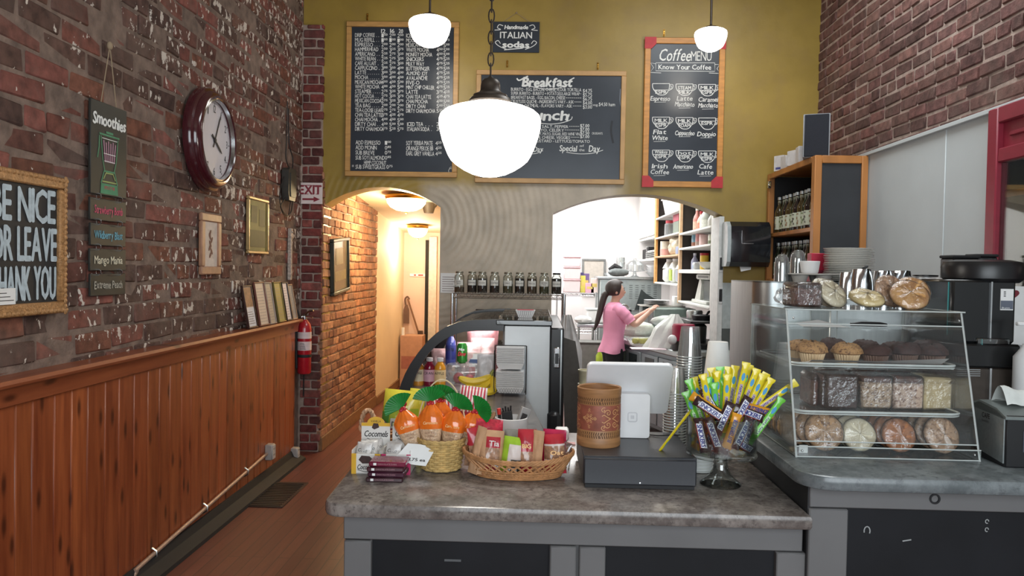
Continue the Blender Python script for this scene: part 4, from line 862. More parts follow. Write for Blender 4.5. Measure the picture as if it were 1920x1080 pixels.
mb = L(MB()); mb.mat(clear('shelf_glass', (.9, .95, .93), .12)); mb.box((xw0-.30, YD+.30, 1.09), (xw0-.013, YD+DEP-.06, 1.098)); mb.build('glass_shelf', None, t)
mb = L(MB()); mb.mat(M_black); xb = PY(1056, 700, YD).x; zb0 = PY(1040, 770, YD).z; mb.box((xw1+.002, YD-.03, .45), (xb, YD+DEP, ztop-.04), .008); mb.build('black_door_edge', None, t)
mb = L(MB()); mb.mat(M_black); mb.box((xw1-.008, YD-.06, .3), (xb-.012, YD+.1, zb0), .02); mb.build('black_foot_cover', None, t)
mb = L(MB()); mb.mat(M_chrome); p = PY(1044, 672, YD-.03); mb.box((p.x-.018, YD-.045, p.z-.055), (p.x+.018, YD-.029, p.z+.065), .006); mb.mat(M_black); mb.box((p.x-.010, YD-.047, p.z-.03), (p.x+.010, YD-.044, p.z+.03), .002); mb.build('latch_handle', None, t)
mb = L(MB()); mb.mat(M_steel); mb.box((xw1+.062, YD-.034, .5), (xw1+.069, YD-.028, ztop-.05)); mb.build('chrome_strip', None, t)
area('case_light', ((outer[0][0]+xw0)/2+.12, YD+.65, ztop-.07), (0, 0, 0), .25, .9, 5, (1.0, .90, .90))
# what stands in the case
def bottle(lb, u, v, y, h, r, liquid, capc, labc, txt, group=None, name='juice_bottle', z=.902):
    p = PY(u, v, y); t = thing(name, lb, 'bottle', (p.x, y, z), group=group); mb = MB(); mb.mat(liquid)
    mb.lathe([(0, 0), (r*.9, 0), (r, .006), (r, h*.28), (r*.93, h*.33), (r*.93, h*.55), (r, h*.6), (r*.9, h*.70), (r*.55, h*.82), (r*.45, h*.86), (r*.45, h*.88)], n=18); mb.build('body', None, t)
    mb = MB(); mb.mat(capc); mb.lathe([(r*.54, h*.87), (r*.56, h*.88), (r*.56, h*.99), (r*.5, h), (0, h)], n=18); mb.build('cap', None, t)
    mb = MB(); mb.mat(labc); mb.lathe([(r*1.01, h*.16), (r*1.015, h*.3), (r*1.01, h*.58)], n=18); mb.mat(M_inkd); mb.text(txt, 0, h*.42, h*.09, r*1.6, r*1.02, align='c'); mb.build('label', None, t); return t
M_jo = P('orange_juice', (206, 140, 52), .12, coat=.5); M_jr = P('cranberry_juice', (120, 20, 46), .1, coat=.5); M_ja = P('apple_juice', (214, 146, 40), .1, coat=.5); M_capw = P('cap_white', (214, 210, 210), .4)
bottle('juice bottle of cloudy orange colour with white cap inside the deli case', 784, 700, 4.68, .17, .036, M_jo, M_capw, P('juice_label_cream', (214, 200, 170), .5), 'ORANGE', 'juice bottles in the deli case')
bottle('juice bottle of dark crimson colour between the two golden ones', 805, 700, 4.68, .17, .036, M_jr, M_capw, P('juice_label_pink', (196, 150, 164), .5), 'CRAN', 'juice bottles in the deli case')
bottle('juice bottle of clear amber colour nearest the bananas in the case', 825, 700, 4.68, .17, .036, M_ja, M_capw, P('juice_label_gold', (220, 190, 140), .5), 'APPLE', 'juice bottles in the deli case')
M_tub = clear('clear_plastic', (.93, .95, .96), .14, .08, .12); M_film = clear('cling_film', (.97, .97, .97), .10, .12, .03)
p = PY(868, 722, 4.78); t = thing('clear_tub', 'clear plastic tubs under the green soda can in the case', 'tub', (p.x, 4.80, .902)); mb = MB(); mb.mat(M_tub)
mb.lathe([(.0, .002), (.08, 0), (.105, .06), (.11, .08), (.10, .085), (.09, .12), (0, .125)], n=20, sx=1.1); mb.build('tub', None, t); mb = MB(); mb.mat(P('berry_red', (176, 60, 70), .5)); mb.ball((.04, -.02, .03), .03); mb.ball((-.03, .01, .03), .035); mb.build('filling', None, t)
p = PY(864, 680, 4.72)
t = thing('soda_can', 'green soda can standing on clear tubs in the deli case', 'can', (p.x, 4.80, 1.028)); mb = MB(); mb.mat(P('can_green', (52, 128, 52), .25, .4)); mb.lathe([(0, .003), (.022, 0), (.033, .012), (.033, .105), (.026, .12), (.026, .123), (.022, .119), (0, .119)], n=22); mb.build('can_body', None, t)
mb = MB(); mb.mat(M_paper); mb.text('Mtn', -.002, .080, .016, .034, .0335, align='c', shear=.2, bold=.0012); mb.mat(P('can_red', (190, 36, 50), .4)); mb.text('Dew', 0, .048, .026, .046, .0337, align='c', shear=.2, bold=.0018); mb.build('lettering', None, t)
t = bottle('clear water bottle with a blue lower half behind the green can', 845, 665, 4.95, .21, .034, P('blue_bottle', (70, 80, 150), .12, coat=.5), P('cap_black', (34, 34, 38), .4), P('blue_label', (44, 52, 120), .4), 'WATER', None, 'water_bottle', 1.0)
mb = MB(); mb.mat(M_tub); mb.box((-.07, -.06, -.097), (.07, .06, -.001), .01); mb.build('lower_tub', None, None).location = t.location; o_ = bpy.data.objects['lower_tub']; o_.name = 'clear_carton'; tag(o_, 'clear carton under the blue water bottle in the deli case', 'carton')
def pillow(mb, w, h, d, n=9, seed=0, crimp=True):
    """a sealed bag, standing in the xz plane, centred on x"""
    for sgn in (-1, 1):
        def f(u, v):
            x = (u-.5)*w; z = v*h; e = (1-abs(2*u-1)**3.0)*max(0., 1-abs(2*v-1)**4)
            wv = .12*d*math.sin(9*u+seed)*math.sin(7*v+seed*2)+.10*d*(hsh(seed, round(u*n), round(v*n))-.5)
            return (x*(1-.05*math.sin(PI*v)), sgn*(d/2*e**.7+wv*(e > .05))-.0006*sgn*-1, z)
        mb.grid(f, n*2+1, n*2+1, flip=sgn > 0)
def bag(name, lb, cat, loc, w, h, d, m, rz=0., tilt=0., group=None, seed=0., roll=0.):
    t = thing(name, lb, cat, loc, group=group, rot=(tilt, roll, rz)); mb = MB(); mb.mat(m); pillow(mb, w, h, d, seed=seed); mb.build('bag', None, t, sharp=60); return t
M_pinkbag = P('pale_pink_package', (214, 178, 176), .3, var=.25, scale=25, bump=.5); M_meat = P('rosy_package', (170, 120, 122), .3, var=.35, scale=18, bump=.5)
for k, (u, v, y, w, h, m, lb) in enumerate(((880, 650, 5.0, .16, .10, M_pinkbag, 'pale pink wrapped food packet behind the green can, low'), (905, 645, 5.15, .16, .12, M_pinkbag, 'pale pink wrapped packet at the back, beside white bag'), (828, 665, 5.1, .14, .12, M_pinkbag, 'pale pink wrapped packet close behind the curved glass'), (905, 632, 5.35, .22, .13, M_meat, 'rosy dark wrapped package topmost at back of the case'))):
    p = PY(u, v+12, y); bag('food_packet', lb, 'food packet', (p.x, y, .905), w, p.z-.905+h*.7, .09, m, seed=k*1.7, group='packets in the deli case')
p = PY(911, 715, 4.62); bag('white_bag', 'white plastic bag standing behind the bananas in the deli case', 'bag', (p.x, 4.62, .905), .11, .20, .06, P('white_plastic_bag', (206, 206, 210), .35, var=.12, bump=.4), seed=3.3)
bx = PY(890, 690, 4.72); t = thing('snack_box', 'small white box with blue bands behind the tubs', 'box', (bx.x+.005, 4.95, .905)); mb = MB(); mb.mat(M_paper); mb.box((-.06, 0, 0), (.06, .08, .17), .003); mb.mat(P('blue_band', (70, 88, 130), .5)); mb.box((-.061, -.001, .10), (.061, .04, .13)); mb.mat(P('red_band', (190, 70, 66), .5)); mb.box((-.061, -.001, .02), (-.02, .04, .08)); mb.build('carton', None, t)
# bananas
M_ban = P('banana_yellow', (214, 184, 52), .42, var=.10, scale=9)
M_bant = P('banana_tip', (96, 82, 40), .6)
p = PZ(905, 738, CT); t = thing('banana_bunch', 'bunch of yellow bananas on the worktop before the deli case', 'bananas', (p.x, p.y-.02, CT))
for k, (pts) in enumerate((((.045, .02, .105), (.01, .0, .085), (-.05, -.01, .072), (-.10, -.01, .078), (-.135, -.012, .095)), ((.05, .025, .10), (.02, .0, .055), (-.02, -.03, .033), (-.07, -.04, .035), (-.10, -.045, .05)), ((.055, .02, .10), (.065, -.01, .06), (.062, -.035, .03), (.03, -.06, .022), (-.01, -.075, .03)))):
    q = smoothpts(pts, 5); N = len(q); mb = MB(); mb.mat(M_ban); mb.tube(q, [.006+.0165*min(1, 4.5*min(i/(N-1), 1-i/(N-1))+.05)**.6 for i in range(N)], 8); mb.mat(M_bant); mb.ball(tuple(q[-1]), .008); mb.build('banana', None, t)
mb = MB(); mb.mat(P('banana_stem', (128, 130, 52), .6)); mb.tube([(.045, .02, .095), (.05, .025, .12), (.062, .03, .135)], [.014, .010, .009], 7); mb.build('stem', None, t)
# wire rack of paper food trays
M_tray = P('food_tray_white', (218, 218, 218), .6, var=.03); M_check = P('check_grey', (150, 146, 146), .7)
p = PZ(956, 741, CT); t = thing('tray_rack', 'wire rack holding two stacks of white paper food trays', 'tray rack', (p.x, p.y, CT))
def trapez(mb, w0, w1, d0, d1, z0, z1): 
    vs = [(-w0/2, -d0/2, z0), (w0/2, -d0/2, z0), (w0/2, d0/2, z0), (-w0/2, d0/2, z0), (-w1/2, -d1/2, z1), (w1/2, -d1/2, z1), (w1/2, d1/2, z1), (-w1/2, d1/2, z1)]
    return mb.add(vs, [(0,3,2,1), (4,5,6,7), (0,1,5,4), (1,2,6,5), (2,3,7,6), (3,0,4,7)])
for k in range(2):
    mb = MB(); mb.mat(M_tray); z0 = .02+.135*k
    trapez(mb, .125, .155, .10, .13, z0, z0+.03)
    for j in range(9): trapez(mb, .15, .158, .12, .135, z0+.030+j*.0105, z0+.039+j*.0105)
    if k == 0:
        mb.mat(M_check)
        for j in range(9):
            for s_ in (-1, 1): mb.tube([(-.062+j*.0145, -.052, z0+.001), (-.062+j*.0145+s_*.014, -.064, z0+.029)], .0012, 4)
    mb.build('tray_stack', None, t)
mb = MB(); mb.mat(M_wire)
for x in (-.09, .09): mb.tube([(x, .03, .0), (x, .03, .28)], .0035, 6); mb.tube([(x, -.05, .05), (x, -.05, .26)], .0025, 6); mb.tube([(x, .03, .05), (x*.95, -.075, .03), (x, -.05, .06)], .0025, 6)
mb.tube([(-.09, .03, .28), (.09, .03, .28)], .003, 6); mb.build('wire_frame', None, t)
p = PY(985, 606, 4.75); t = thing('paper_tray', 'red and white checked paper food tray on the glossy lid', 'food tray', (PY(985, 600, 4.72).x, 4.72, ztop+.001)); mb = MB(); mb.mat(M_tray); trapez(mb, .08, .12, .06, .09, 0, .045); mb.mat(P('tray_red', (190, 60, 80), .6)); mb.box((-.05, -.035, .045), (.05, .035, .047)); mb.mat(M_check)
for j in range(7):
    for s_ in (-1, 1): mb.tube([(-.035+j*.0115, -.0305, .002), (-.035+j*.0125+s_*.010, -.0455, .045)], .001, 4)
mb.build('tray', None, t)

# ================================================================== JAR SHELF
YS = 6.3; a = PY(848, 553, YS); b_ = PY(1058, 556, YS); zs = PY(950, 552, YS).z
t = thing('wire_shelf', 'chrome wire shelving unit with jars before the plaster column', 'shelf unit', ((a.x+b_.x)/2, YS, 0)); hw = (b_.x-a.x)/2
for x in (-hw, hw):
    for y in (0, .30): mb = MB(); mb.mat(M_chrome); mb.cyl((x, y, 0), (x, y, zs+(.0 if x < 0 else .01)), .0125, n=10); mb.build('post', None, t)
def wirerack(zt, nm):
    mb = MB(); mb.mat(M_chrome)
    for y in (0, .30):
        mb.tube([(-hw, y, zt), (hw, y, zt)], .004, 6); mb.tube([(-hw, y, zt-.035), (hw, y, zt-.035)], .004, 6); n = 34
        mb.tube([(-hw+2*hw*i/n, y, zt-.035*(i % 2)) for i in range(n+1)], .0025, 4)
    for i in range(40): mb.tube([(-hw+2*hw*i/39, 0, zt+.003), (-hw+2*hw*i/39, .30, zt+.003)], .0022, 4)
    mb.build(nm, None, t)
wirerack(zs, 'top_rack'); wirerack(.5, 'lower_rack')
mb = MB(); mb.mat(P('dark_shelf_board', (58, 50, 46), .6)); z = PY(950, 602, YS-.02).z; mb.box((PY(886, 600, YS).x, YS+.31, z), (PY(1021, 600, YS).x, YS+.33, z+.075), .003)
tag(mb.build('dark_board'), 'dark brown board behind the deli case at column foot', 'board')
M_jar = clear('jar_glass', (.92, .95, .92), .10, .04); M_tea = [P('tea_dark', (46, 36, 30), .9, var=.4, scale=150), P('tea_brown', (84, 66, 48), .9, var=.4, scale=150), P('tea_green', (84, 80, 58), .9, var=.4, scale=150)]
M_lid = P('jar_lid', (150, 146, 130), .35, .7); M_lidb = P('jar_lid_black', (40, 38, 36), .4); M_jlab = P('jar_label', (206, 204, 196), .7)
jx = [861, 885, 904, 927, 952, 974, 997, 1020, 1043]; tx = ['EARL GREY', 'CHAMOMILE', 'ASSAM', 'JASMINE', 'MINT', 'ENGLISH', 'PEKOE', 'GREEN TEA', 'ROOIBOS']
fl = [(1, .35), (0, .85), (0, .9), (0, .8), (2, .6), (0, .95), (1, .95), (2, .5), (0, .98)]
desc = ['pale half empty glass jar first in the row beside paper notice', 'dark filled glass tea jar second in the row from the paper notice', 'glass tea jar third in the row from the paper notice', 'glass tea jar fourth in the row, before the gap', 'pale greenish glass tea jar at the middle of the row', 'full black glass tea jar sixth in the row', 'brown leaf glass tea jar seventh in the row', 'pale greenish glass jar last but one in the row', 'full dark glass tea jar at the kitchen end of the row']
for k in range(9):
    yj = YS+.08+.03*(k % 2); p = PY(jx[k], 552, yj); t = thing('tea_jar', desc[k], 'jar', (p.x, yj, zs+.006), group='tea jars on the wire shelf'); h = .172; r = .0415; f_ = fl[k]
    mb = MB(); mb.mat(M_jar); mb.lathe([(0, .001), (r*.94, 0), (r, .008), (r, h*.72), (r*.93, h*.82), (r*.72, h*.88), (r*.72, h*.95)], n=18); mb.build('glass', None, t)
    mb = MB(); mb.mat(M_tea[f_[0]]); mb.lathe([(0, .004), (r*.92, .004), (r*.95, .01), (r*.95, h*.75*f_[1]), (0, h*.75*f_[1]+.006)], n=18); mb.build('tea', None, t)
    mb = MB(); mb.mat(M_lid if k < 8 else M_lidb); mb.lathe([(r*.76, h*.93), (r*.78, h*.94), (r*.78, h*1.0), (r*.72, h*1.02), (0, h*1.02)], n=18); mb.build('lid', None, t)
    mb = MB(); mb.mat(M_jlab); mb.grid(lambda u, v: (r*1.02*math.sin((u-.5)*1.7), -r*1.02*math.cos((u-.5)*1.7), h*(.36+.26*v)), 7, 2); mb.mat(M_inkd); q = tx[k].split()
    for j, s_ in enumerate(q): mb.text(s_, 0, h*(.50-.09*j if len(q) > 1 else .46), .010, min(.06, .0095*len(s_)), r*1.03, align='c')
    mb.build('label', None, t)
# ================================================================== ON THE LOW WORKTOP
ORD = 'first second third fourth fifth sixth seventh eighth ninth tenth eleventh twelfth thirteenth fourteenth fifteenth sixteenth seventeenth eighteenth nineteenth twentieth twenty-first twenty-second twenty-third twenty-fourth twenty-fifth twenty-sixth twenty-seventh twenty-eighth twenty-ninth thirtieth thirty-first thirty-second thirty-third thirty-fourth thirty-fifth thirty-sixth thirty-seventh thirty-eighth'.split()
def gridm(mb, fn, nu, nv, pick, flip=False):
    """grid whose faces choose their material from their (u, v)"""
    vs = [fn(i/(nu-1), j/(nv-1)) for j in range(nv) for i in range(nu)]; n = len(mb.v); mb.v += [mb.T @ Vector(p) for p in vs]
    for j in range(nv-1):
        for i in range(nu-1):
            m = pick((i+.5)/(nu-1), (j+.5)/(nv-1)); mb.mat(m); q = (j*nu+i, j*nu+i+1, (j+1)*nu+i+1, (j+1)*nu+i)
            mb.f.append(tuple(n+k for k in (q[::-1] if flip else q))); mb.m.append(mb.cur); mb.c.append(None); mb.sm.append(True)
def sealed(mb, w, h, d, pick, seed=0., top=.9, n=22, wr=.10):
    """a printed pouch standing in the xz plane: flat crimped ends, swollen middle, small creases"""
    for sg in (-1, 1):
        def f(u, v):
            e = (max(0., 1-abs(2*u-1)**2.6))**.7*min(1., max(0., (v-.03)*4))**.6*min(1., max(0., (.97-v)*4))**.6
            c = math.sin(11*u+seed+5*v)*math.sin(9*v+seed*1.7)*wr*d*e+(hsh(seed+sg, round(u*n), round(v*n))-.5)*wr*d*e
            return ((u-.5)*w*(top+(1-top)*(1-v))*(1-.04*e), sg*(d/2*e+.0004)+sg*c*.5, v*h)
        gridm(mb, f, n, n, pick, sg > 0)
# ------------------------------------------------------------------ chocolate boxes with header cards
M_box_w = P('carton_white', (216, 212, 206), .45, var=.03); M_yel = P('carton_yellow', (212, 164, 40), .45); M_mag = P('carton_magenta', (190, 44, 96), .45); M_choc = P('chocolate_print', (58, 34, 30), .4, var=.3, scale=60); M_lime = P('carton_olive', (186, 190, 132), .5)
def sweetbox(u0, u1, v, lb, side, hu0, hu1, hv0, hv1, top):
    a = PZ(u0, v, CT); b_ = PZ(u1, v, CT); w = b_.x-a.x; y = a.y; t = thing('sweet_box', lb, 'sweet box', (a.x, y, CT), group='open chocolate display boxes'); h = .082; d = .12
    mb = MB(); mb.mat(M_box_w); mb.box((0, 0, 0), (w, .002, h*.86), .0008); mb.box((0, d, 0), (w, d-.002, h)); mb.box((0, 0, 0), (.002, d, h)); mb.box((w, 0, 0), (w-.002, d, h)); mb.box((0, 0, 0), (w, d, .002)); mb.build('carton', None, t)
    mb = MB(); mb.mat(side); mb.box((-.0006 if side is M_yel else w*.86, -.0006, 0), (w*.16 if side is M_yel else w+.0006, .003, h*.86)); mb.build('colour_flash', None, t); mb = MB(); mb.mat(side); mb.box((w*.80 if side is M_yel else 0, -.0006, h*.5), (w*1.0 if side is M_yel else w*.16, .003, h*.86)); mb.build('colour_flash', None, t)
    mb = MB(); mb.mat(M_choc); cx = w*.5
    mb.prism([(cx-.026, h*.60), (cx-.012, h*.44), (cx+.014, h*.46), (cx+.026, h*.60), (cx+.012, h*.76), (cx-.016, h*.78)], -.0004, -.001); mb.mat(M_inkd); mb.text('Cocomels', cx, h*.20, .017, w*.62, .0012, align='c', shear=.2, bold=.0004); mb.stroke(smoothpts([(cx-.03, h*.18), (cx, h*.10), (cx+.03, h*.15)], 5), .0018, .0012); mb.build('lettering', None, t)
    # header card
    p = PY(hu0, hv1, y+d); q = PY(hu1, hv0, y+d); cw = q.x-p.x; x0 = p.x-a.x; z1 = q.z-CT
    mb = MB(); mb.mat(M_box_w); mb.prism([(x0, h*.6), (x0+cw, h*.6), (x0+cw, z1), (x0, z1)], d-.003, d-.0045); mb.mat(top); mb.prism([(x0+cw*.2+cw*.6*(1-math.cos(PI*i/12))/2, z1+.022*math.sin(PI*i/12)) for i in range(13)][::-1], d-.003, d-.0045); mb.box((x0, d-.0048, z1-.012), (x0+cw, d-.004, z1)); mb.build('header_card', None, t)
    mb = MB(); mb.mat(M_inkd); mb.text('Cocomels', x0+cw*.5, z1-.050, .022, cw*.82, -(d-.0050), align='c', shear=.2, bold=.0005); mb.text('VANILLA' if side is M_yel else 'SEA SALT', x0+cw*.5, z1+.002, .008, cw*.35, -(d-.0050), align='c')
    mb.stroke(smoothpts([(x0+cw*.2, z1-.056), (x0+cw*.45, z1-.064), (x0+cw*.7, z1-.054)], 5), .002, -(d-.0050)); mb.mat(M_choc); mb.box((x0+.002, d-.0049, h*.62), (x0+cw-.002, d-.004, h*.62+.016)); mb.prism([(x0+cw*.36, z1-.018), (x0+cw*.45, z1-.024), (x0+cw*.62, z1-.016), (x0+cw*.58, z1-.002), (x0+cw*.42, z1-.001)], d-.0046, d-.0054); mb.build('header_lettering', None, t)
    return t, w, d, h
M_wrapc = P('cream_wrapper', (206, 202, 198), .25, var=.12, bump=.4)
for args in ((659, 714, 888, 'yellow edged chocolate box with Cocomels header card, at the open end of the worktop', M_yel, 678, 732, 793, 832, M_yel), (714.5, 770, 889, 'magenta edged chocolate box beside the round orange filled basket', M_mag, 736, 786, 793, 832, M_lime)):
    t, w, d, h = sweetbox(*args)
    for k in range(3):
        c = bag('wrapped_sweet', '', 'sweet', (t.location.x+w*(.3+.2*k), t.location.y+.02+.03*k, CT+.03), .06, .075, .02, M_wrapc, rz=(-.3, .2, .5)[k], tilt=-.35, group='wrapped sweets in display boxes', seed=k)
        c['label'] = '%s cream wrapped sweet, counted from the front, in the %s box' % (ORD[k], 'yellow edged' if args[4] is M_yel else 'magenta edged')
        mb = MB(); mb.mat(M_inkd); mb.text('Coco', 0, .04, .012, .036, .012, align='c', shear=.2); mb.build('lettering', None, c)
# chocolate bar stack
M_bar = [P('bar_dark_brown', (54, 26, 34), .28, coat=.3), P('bar_dark_violet', (64, 26, 44), .28, coat=.3), P('bar_brown_red', (70, 32, 42), .28, coat=.3), P('bar_crimson', (112, 30, 56), .26, coat=.3)]
p = PZ(722, 905, CT); lbs = ['bottom bar of the dark chocolate stack', 'second lowest bar of the dark chocolate stack', 'third bar up in the dark chocolate stack', 'topmost crimson bar of the dark chocolate stack']
for k in range(4):
    t = thing('chocolate_bar', lbs[k]+' on the worktop', 'chocolate bar', (p.x+(-.004, .003, -.001, .006)[k], p.y+.035, CT+.0175*k), (.03, -.02, .02, .0)[k], group='stacked chocolate bars'); hw = .062
    mb = MB(); mb.mat(M_bar[k]); mb.box((-hw, -.036, 0), (hw, .05, .0168), .004); mb.build('wrapper', None, t)
    mb = MB(); mb.mat(M_paper); mb.box((-hw+.016, -.0368, .005), (-hw+.026, -.0355, .013)); mb.mat(P('bar_print', (166, 120, 128), .5)); mb.text('CHOCOLATE DARK', -hw+.03, .007, .005, .065, .037); mb.build('label', None, t)
# ------------------------------------------------------------------ woven baskets
M_wick = P('wicker_pale', (196, 164, 104), .6, var=.25, scale=40); M_wickb = P('wicker_brown', (176, 126, 82), .6, var=.25, scale=40)
def woven(mb, r0, r1, h, rings, stakes, tr, sx=1., sy=1., z0=.004):
    for k in range(rings):
        z = z0+h*(k+.5)/rings; r = r0+(r1-r0)*(z-z0)/h; N = stakes*4
        mb.tube([((r+.0035*math.cos(stakes*PI*i/N*1.+PI*(k % 2)))*sx*math.cos(2*PI*i/N), (r+.0035*math.cos(stakes*PI*i/N+PI*(k % 2)))*sy*math.sin(2*PI*i/N), z) for i in range(N)], tr, 5, closed=True)
    for i in range(stakes):
        a = 2*PI*i/stakes; mb.tube([(r0*sx*math.cos(a), r0*sy*math.sin(a), z0), (r1*sx*math.cos(a), r1*sy*math.sin(a), z0+h)], .0022, 5)
p = PZ(822, 889, CT); BX, BY = p.x, p.y+.075
t = thing('round_basket', 'round pale woven basket with hoop handle holding orange snack bags', 'basket', (BX, BY, CT)); mb = MB(); mb.mat(M_wick); woven(mb, .066, .084, .105, 13, 22, .0046); mb.lathe([(0, .003), (.066, .003), (.067, .006), (0, .006)], n=24); mb.build('woven_body', None, t)
mb = MB(); mb.mat(M_wick)
for k in range(2): mb.tube([(.086*math.cos(a)+0, .086*math.sin(a), .112+.003*math.sin(12*a+PI*k)) for a in [2*PI*i/60 for i in range(60)]], .004, 6, closed=True)
mb.build('rim', None, t)
mb = MB(); mb.mat(P('pale_cane', (206, 186, 150), .5)); mb.tube([(.088*math.cos(a), 0, .105+.215*math.sin(a)) for a in [PI*i/28 for i in range(29)]], .0028, 6); mb.build('hoop_handle', None, t)
# orange carrot-shaped bags
M_or = P('orange_film', (226, 112, 34), .18, var=.18, scale=30, coat=.6, bump=.15); M_pop = P('popcorn_in_film', (204, 172, 140), .25, var=.22, scale=140, coat=.4, bump=.5, bscale=110); M_grn = P('green_foil', (26, 120, 46), .22, var=.2, coat=.4); M_tie = P('red_tie', (176, 34, 44), .4); M_orp = P('orange_print', (246, 196, 130), .5)
def carrot(lb, u, v, y, vt, lean, rz, fan, seed):
    z0 = CT+.05; p = PY(u, v, y); pt = PY(u, vt, y); H = (pt.z-z0)/math.cos(lean); t = thing('carrot_bag', lb, 'snack bag', (p.x-math.sin(lean)*H*.5, y, z0), group='orange snack bags in the round basket', rot=(-.10, lean, rz))
    def sh(v_): return (.020+.023*min(1, v_*1.6)) if v_ < .72 else .043*(1-((v_-.72)/.28)**1.4*.82)
    mb = MB()
    def f(u_, v_):
        a = 2*PI*u_; fl = max(0, (v_-.6)/.4); r = sh(v_)*(1+.16*fl*math.sin(13*a+seed)+.05*math.sin(3*a+seed+4*v_)); return (r*1.02*math.cos(a), r*.68*math.sin(a), v_*H)
    gridm(mb, f, 34, 20, lambda a, b_: M_pop if b_ < .53+.02*math.sin(9*a) else M_or); mb.build('bag_body', None, t, sharp=75)
    mb = MB(); mb.mat(M_tie); mb.lathe([(.006, -.008), (.011, -.004), (.012, .004), (.007, .009)], (0, 0, H), 12); mb.ball((.007, -.010, H), .007, .005, .006); mb.ball((-.007, -.010, H-.002), .007, .005, .006); mb.build('tie', None, t)
    mb = MB(); mb.mat(M_grn)
    def g(u_, v_):
        a = (u_-.5)*2.5+fan; r = .006+.058*v_; return (r*math.sin(a), -.006+.010*v_*math.cos(u_*26*PI)*.55-.012*v_, H+.004+r*math.cos(a)*.86)
    mb.grid(g, 53, 5); mb.build('leaf_fan', None, t, sharp=0)
    mb = MB(); mb.mat(M_orp); mb.text('Carrotcorn', 0, H*.62, .010, .05, .0300, align='c', shear=.2, bold=.0003); mb.mat(P('brown_print', (150, 110, 84), .6)); mb.text('KETTLE', 0, H*.44, .008, .03, .0300, align='c'); mb.text('CORN', 0, H*.38, .007, .024, .0290, align='c'); mb.build('lettering', None, t)
carrot('orange carrot shaped snack bag leaning outwards beside the Cocomels card', 768, 815, BY-.02, 768, -.30, .15, -.5, 1.)
carrot('orange carrot shaped snack bag upright at centre of the basket', 808, 815, BY-.035, 757, -.05, .0, -.1, 2.3)
carrot('orange carrot shaped snack bag beside the centre one, towards the red pouch', 848, 815, BY-.025, 768, .10, -.1, .35, 3.1)
carrot('orange carrot shaped snack bag leaning over the rim at the hoop handle', 880, 800, BY+.01, 772, .22, -.2, .9, 4.4)
carrot('orange carrot shaped snack bag at the back, only its green leaf showing', 824, 800, BY+.04, 752, .02, .0, .2, 5.)
# price card
p = PY(778, 850, BY-.092); t = thing('price_card', 'white hand written price card leaning on the round basket', 'price card', (p.x, BY-.100, p.z-.032), rot=(-.45, .06, .05)); mb = MB(); mb.mat(M_paper)
vs = [(-.066, 0, .018), (-.01, -.004, -.006), (.040, -.002, -.008), (.068, 0, .058), (.012, -.003, .066), (-.030, -.004, .066)]; mb.add(vs, [(0, 1, 2, 3, 4, 5)]); mb.add([(a, b_+.0012, c) for a, b_, c in vs], [(5, 4, 3, 2, 1, 0)]); mb.build('card', None, t)
mb = MB(); mb.mat(M_inkd); mb.text('$ 1.75 ea', -.036, .006, .010, .072, .0058, shear=.15, bold=.0003); mb.build('lettering', None, t)
# ------------------------------------------------------------------ things behind the round basket
M_chip = P('chip_bag_lime', (176, 196, 60), .22, var=.12, coat=.5, bump=.15); M_chipt = P('chip_bag_yellow', (226, 212, 70), .22, var=.08, coat=.5); M_grnb = P('chip_bag_green', (84, 160, 70), .25, coat=.4)
p = PY(746, 765, 3.02); t = thing('chip_bag', 'yellow green chip bag standing behind the chocolate boxes', 'chip bag', (p.x, 3.02, CT), rot=(-.06, .06, -.1)); mb = MB(); sealed(mb, .155, .235, .06, lambda u, v: M_chipt if v > .72 else (M_grnb if u < .25 and v < .6 else M_chip), 2.); mb.build('pouch', None, t, sharp=60)
mb = MB(); mb.mat(M_paper); mb.box((-.03, -.035, .085), (.045, -.030, .125), .002); mb.mat(M_inkd); mb.text('DIRTY', .008, .095, .018, .06, .0355, align='c', bold=.0006); mb.mat(M_tie); mb.ball((.0, -.029, .185), .03, .006, .018); mb.ball((-.03, -.03, .07), .016, .006, .02); mb.build('lettering', None, t)
t = thing('chip_bag', 'bright yellow bag whose corner peeks out above the green leaf fans', 'chip bag', (PY(773, 760, 3.12).x, 3.12, CT), rot=(-.05, .1, .1)); mb = MB(); sealed(mb, .07, .226, .04, lambda u, v: M_chipt, 5.); mb.build('pouch', None, t, sharp=60)
p = PY(701, 785, 2.95); t = thing('handled_basket', 'small wicker basket with a twisted loop handle behind the chocolate boxes', 'basket', (p.x+.025, 2.97, CT)); mb = MB(); mb.mat(M_wickb); woven(mb, .052, .062, .09, 10, 16, .005); mb.lathe([(0, .003), (.05, .003), (0, .006)], n=16); mb.build('woven_body', None, t)
mb = MB(); mb.mat(P('pale_rope_handle', (190, 152, 120), .6, var=.3, scale=70))
for k in range(2): mb.tube([(-.048+.026*math.cos(a)+.005*math.cos(9*a+PI*k), -.02+.005*math.sin(9*a+PI*k), .10+.068*math.sin(a)) for a in [PI*(1.08-1.16*i/30) for i in range(31)]], .0058, 6)
mb.build('loop_handle', None, t); mb = MB(); mb.mat(M_choc); mb.ball((-.005, -.01, .105), .03, .02, .028, bump=.15); mb.build('brown_wrap', None, t)
M_stripe_r = P('stripe_red', (178, 44, 66), .35, coat=.3); M_stripe_w = P('stripe_white', (222, 210, 206), .35, coat=.3)
